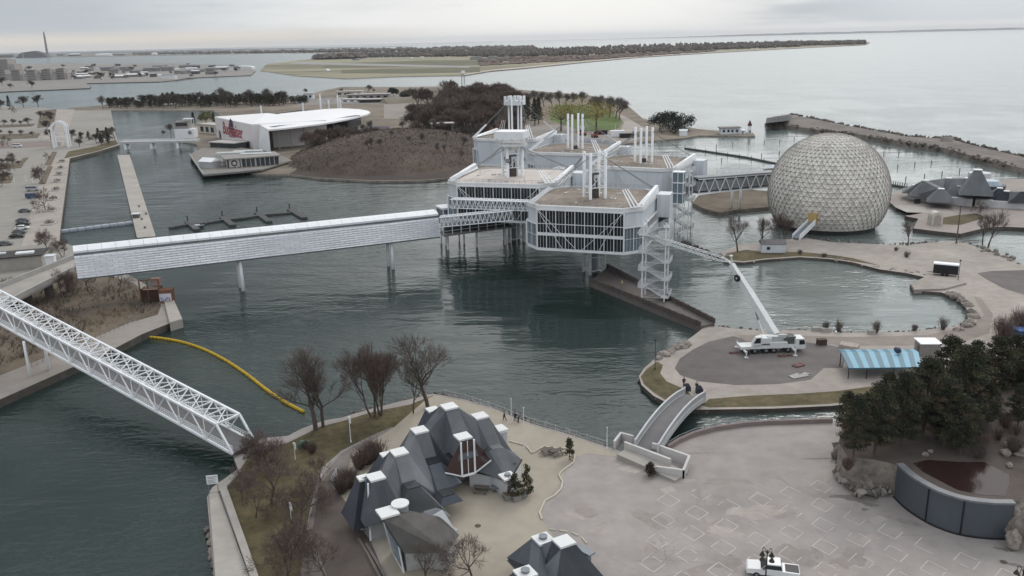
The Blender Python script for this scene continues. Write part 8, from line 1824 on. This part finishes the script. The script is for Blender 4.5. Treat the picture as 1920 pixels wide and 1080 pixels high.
for i, (px, py, w_, h, pl_) in enumerate([(893, 112, 40, 10, 0), (924, 111, 34, 9, 0), (950, 109, 20, 6, 0), (1075, 97, 110, 11, 1), (668, 113, 26, 6, 0), (790, 109, 14, 5, 1), (770, 110, 14, 5, 1), (1000, 95, 30, 8, 1), (612, 133, 10, 4, 1), (465, 130, 30, 8, 1)]):
    t = thing('airport_hangar', ['grey barrel hangar nearest the left on the airport field', 'second grey barrel hangar on the airport field', 'small low hangar right of the grey hangars', 'long white building in the far island wood', 'grey gabled shed at the runway edge', 'tiny white house right of the runway trees', 'tiny white house left of its twin at the runway trees', 'white house in the island wood left of the long building', 'tiny white hut on the airport shore', 'white terminal shed at the harbour mouth'][i], 'building', G(px, py, 1.5)); c = MATS['shed_white'] if pl_ else mat('hangar_grey', (.24, .25, .24), .1, .05, .7)
    mb = MB(); mb.box((0, 0, h * .3), (w_, 30, h * .6)); mb.build('wall', [c], t); mb = MB(); mb.hull([(math.cos(k * math.pi / 8) * w_ / 2 * 1.02, y, h * .6 + math.sin(k * math.pi / 8) * h * .45) for k in range(9) for y in (-15.5, 15.5)]); mb.build('roof', [c], t)
t = thing('sailing_boat', 'tiny sailing boat on the far inner harbour', 'boat', G(527, 108, 0)); mb = MB(); mb.hull([(-6, -2, 1.2), (-6, 2, 1.2), (4, -2, 1.3), (4, 2, 1.3), (8, 0, 1.8), (-5, 0, -.5), (5, 0, -.5)]); mb.build('hull', [WHITE], t); mb = MB(); mb.tube((0, 0, 1), (0, 0, 18), .3, .2, 6); mb.build('mast', [STEEL], t)
# promenade planters along the west lagoon
for i, (px, py) in enumerate([(117, 304), (114, 316), (111, 328), (108, 341), (105, 357), (101, 374), (97, 395), (93, 420)]):
    t = thing('tree_pit', 'square planted pit on the lagoon promenade', 'planter', G(px, py, Z3 + .01), .1, 'planted pits along the lagoon promenade'); mb = MB(); mb.box((0, 0, .15), (4.2, 5.0, .3)); mb.build('kerb', [CONC], t); mb = MB()
    rnd = random.Random(i)
    leaf_quads(mb, (0, 0, .8), 1.7, 160, .22, rnd, 0, .5); mb.build('shrub', [mat('pit_shrub', (.075, .066, .045), .3, 1, .9)], t)
for i, (px, py) in enumerate([(27, 340), (49, 340), (61, 342)]):
    pole(['thin flag post left of two in the car park', 'thin flag post in the middle of the car park', 'short post by the planting strip in the car park'][i], px, py, Z3, py - 12, .1, WHITE, 'flagpole', 'flag')
for i, (x0, y0, x1, y1) in enumerate([(72, 345, 90, 312), (83, 310, 98, 285), (30, 308, 45, 296)]):
    a, b, c_, d_ = G(x0, y0, Z3), G(x0 + 13, y0, Z3), G(x1 + 9, y1, Z3), G(x1, y1, Z3); mb = MB(); mb.prism([p[:2] for p in (a, b, c_, d_)], Z3, Z3 + .2); struct(mb.build('planting_strip', DIRT))

# more low harbour clutter: roofs, hulls and bare trees on the far left shore
rnd = random.Random(91)
for i in range(30):
    px = rnd.uniform(130, 470); py = rnd.uniform(126, 148 - max(0, (px - 330) * .05)); w_ = rnd.uniform(9, 30); h = rnd.uniform(3, 8); c = rnd.choice(('shed_grey', 'shed_white', 'hall_dark', 'shed_grey'))
    t = thing('harbour_hut', {'shed_grey': 'grey hut among the far harbour sheds', 'shed_white': 'white hut among the far harbour sheds', 'hall_dark': 'dark hut among the far harbour sheds'}[c], 'building', G(px, py, 1.5), rnd.uniform(-.5, .5), {'shed_grey': 'grey harbour huts', 'shed_white': 'white harbour huts', 'hall_dark': 'dark harbour huts'}[c])
    mb = MB(); mb.box((0, 0, h / 2), (w_, 9, h)); mb.build('wall', [MATS[c]], t); mb = MB(); mb.hull([(x * w_ / 2, y, z) for x in (-1.03, 1.03) for y, z in ((-5, h), (5, h), (0, h + 1.8))]); mb.build('roof', [MATS[rnd.choice(('shed_roof', 'shed_roof', 'hall_dark', 'shed_white'))]], t)
for i in range(26):
    px = rnd.uniform(0, 470); py = rnd.uniform(124, 150)
    far_bare(px, py, 1.5, py - rnd.uniform(5, 10), i, 'leafless tree among the far harbour buildings', 'leafless trees of the far harbour', 'k', 2.0)
for i, (x0, y0, x1, y1) in enumerate([(-40, 262, 70, 250), (-20, 346, 20, 330), (-20, 318, 40, 304), (-20, 240, 60, 232), (70, 240, 100, 205)]):
    a, b, c_, d_ = G(x0, y0, Z3), G(x1, y0 - 3, Z3), G(x1 + 6, y1, Z3), G(x0 + 6, y1 + 3, Z3); mb = MB(); mb.prism([p[:2] for p in (a, b, c_, d_)], Z3, Z3 + .22); struct(mb.build('planting_strip', DIRT))
    for k in range(5):
        f = (k + .5) / 5; px, py = x0 + (x1 - x0) * f + 3, (y0 + y1) / 2
        far_bare(px, py, Z3, py - rnd.uniform(10, 18), k, 'leafless tree on the planting strips of the left car parks', 'leafless trees of the car park strips', 'g', 1.5)

mb = MB()
for x0, y0, dx, dy, n in ((18, 372, 3.0, 7.0, 14), (8, 300, 2.2, 3.2, 10), (30, 225, 1.5, 2.2, 12)):
    for k in range(n):
        a, b = G(x0 - 14 + k * -dx * .2, y0 + k * dy, Z3 + .006), G(x0 + 8 + k * -dx * .2, y0 + k * dy - .6, Z3 + .006); e = Vector((0, .09, 0)); mb.quad(a - e, b - e, b + e, a + e)
struct(mb.build('painted_marking', [mat('worn_white_paint', (.44, .415, .39))]))
# ================================================================== haze (thin lake air)
mb = MB(); mb.box((0, 22900, 116), (94000, 46600, 234))
hz = mb.build('haze', bpy.data.materials.new('lake_haze')); hz['kind'] = 'stuff'; hz['label'] = 'thin pale haze over the lake and the far shore'; hz['category'] = 'haze'
hm = hz.data.materials[0]; hm.use_nodes = True; hm.node_tree.nodes.clear()
pv = hm.node_tree.nodes.new('ShaderNodeVolumePrincipled'); pv.inputs['Color'].default_value = (.93, .95, .98, 1); pv.inputs['Density'].default_value = 2.4e-5
ho = hm.node_tree.nodes.new('ShaderNodeOutputMaterial'); hm.node_tree.links.new(pv.outputs[0], ho.inputs['Volume'])
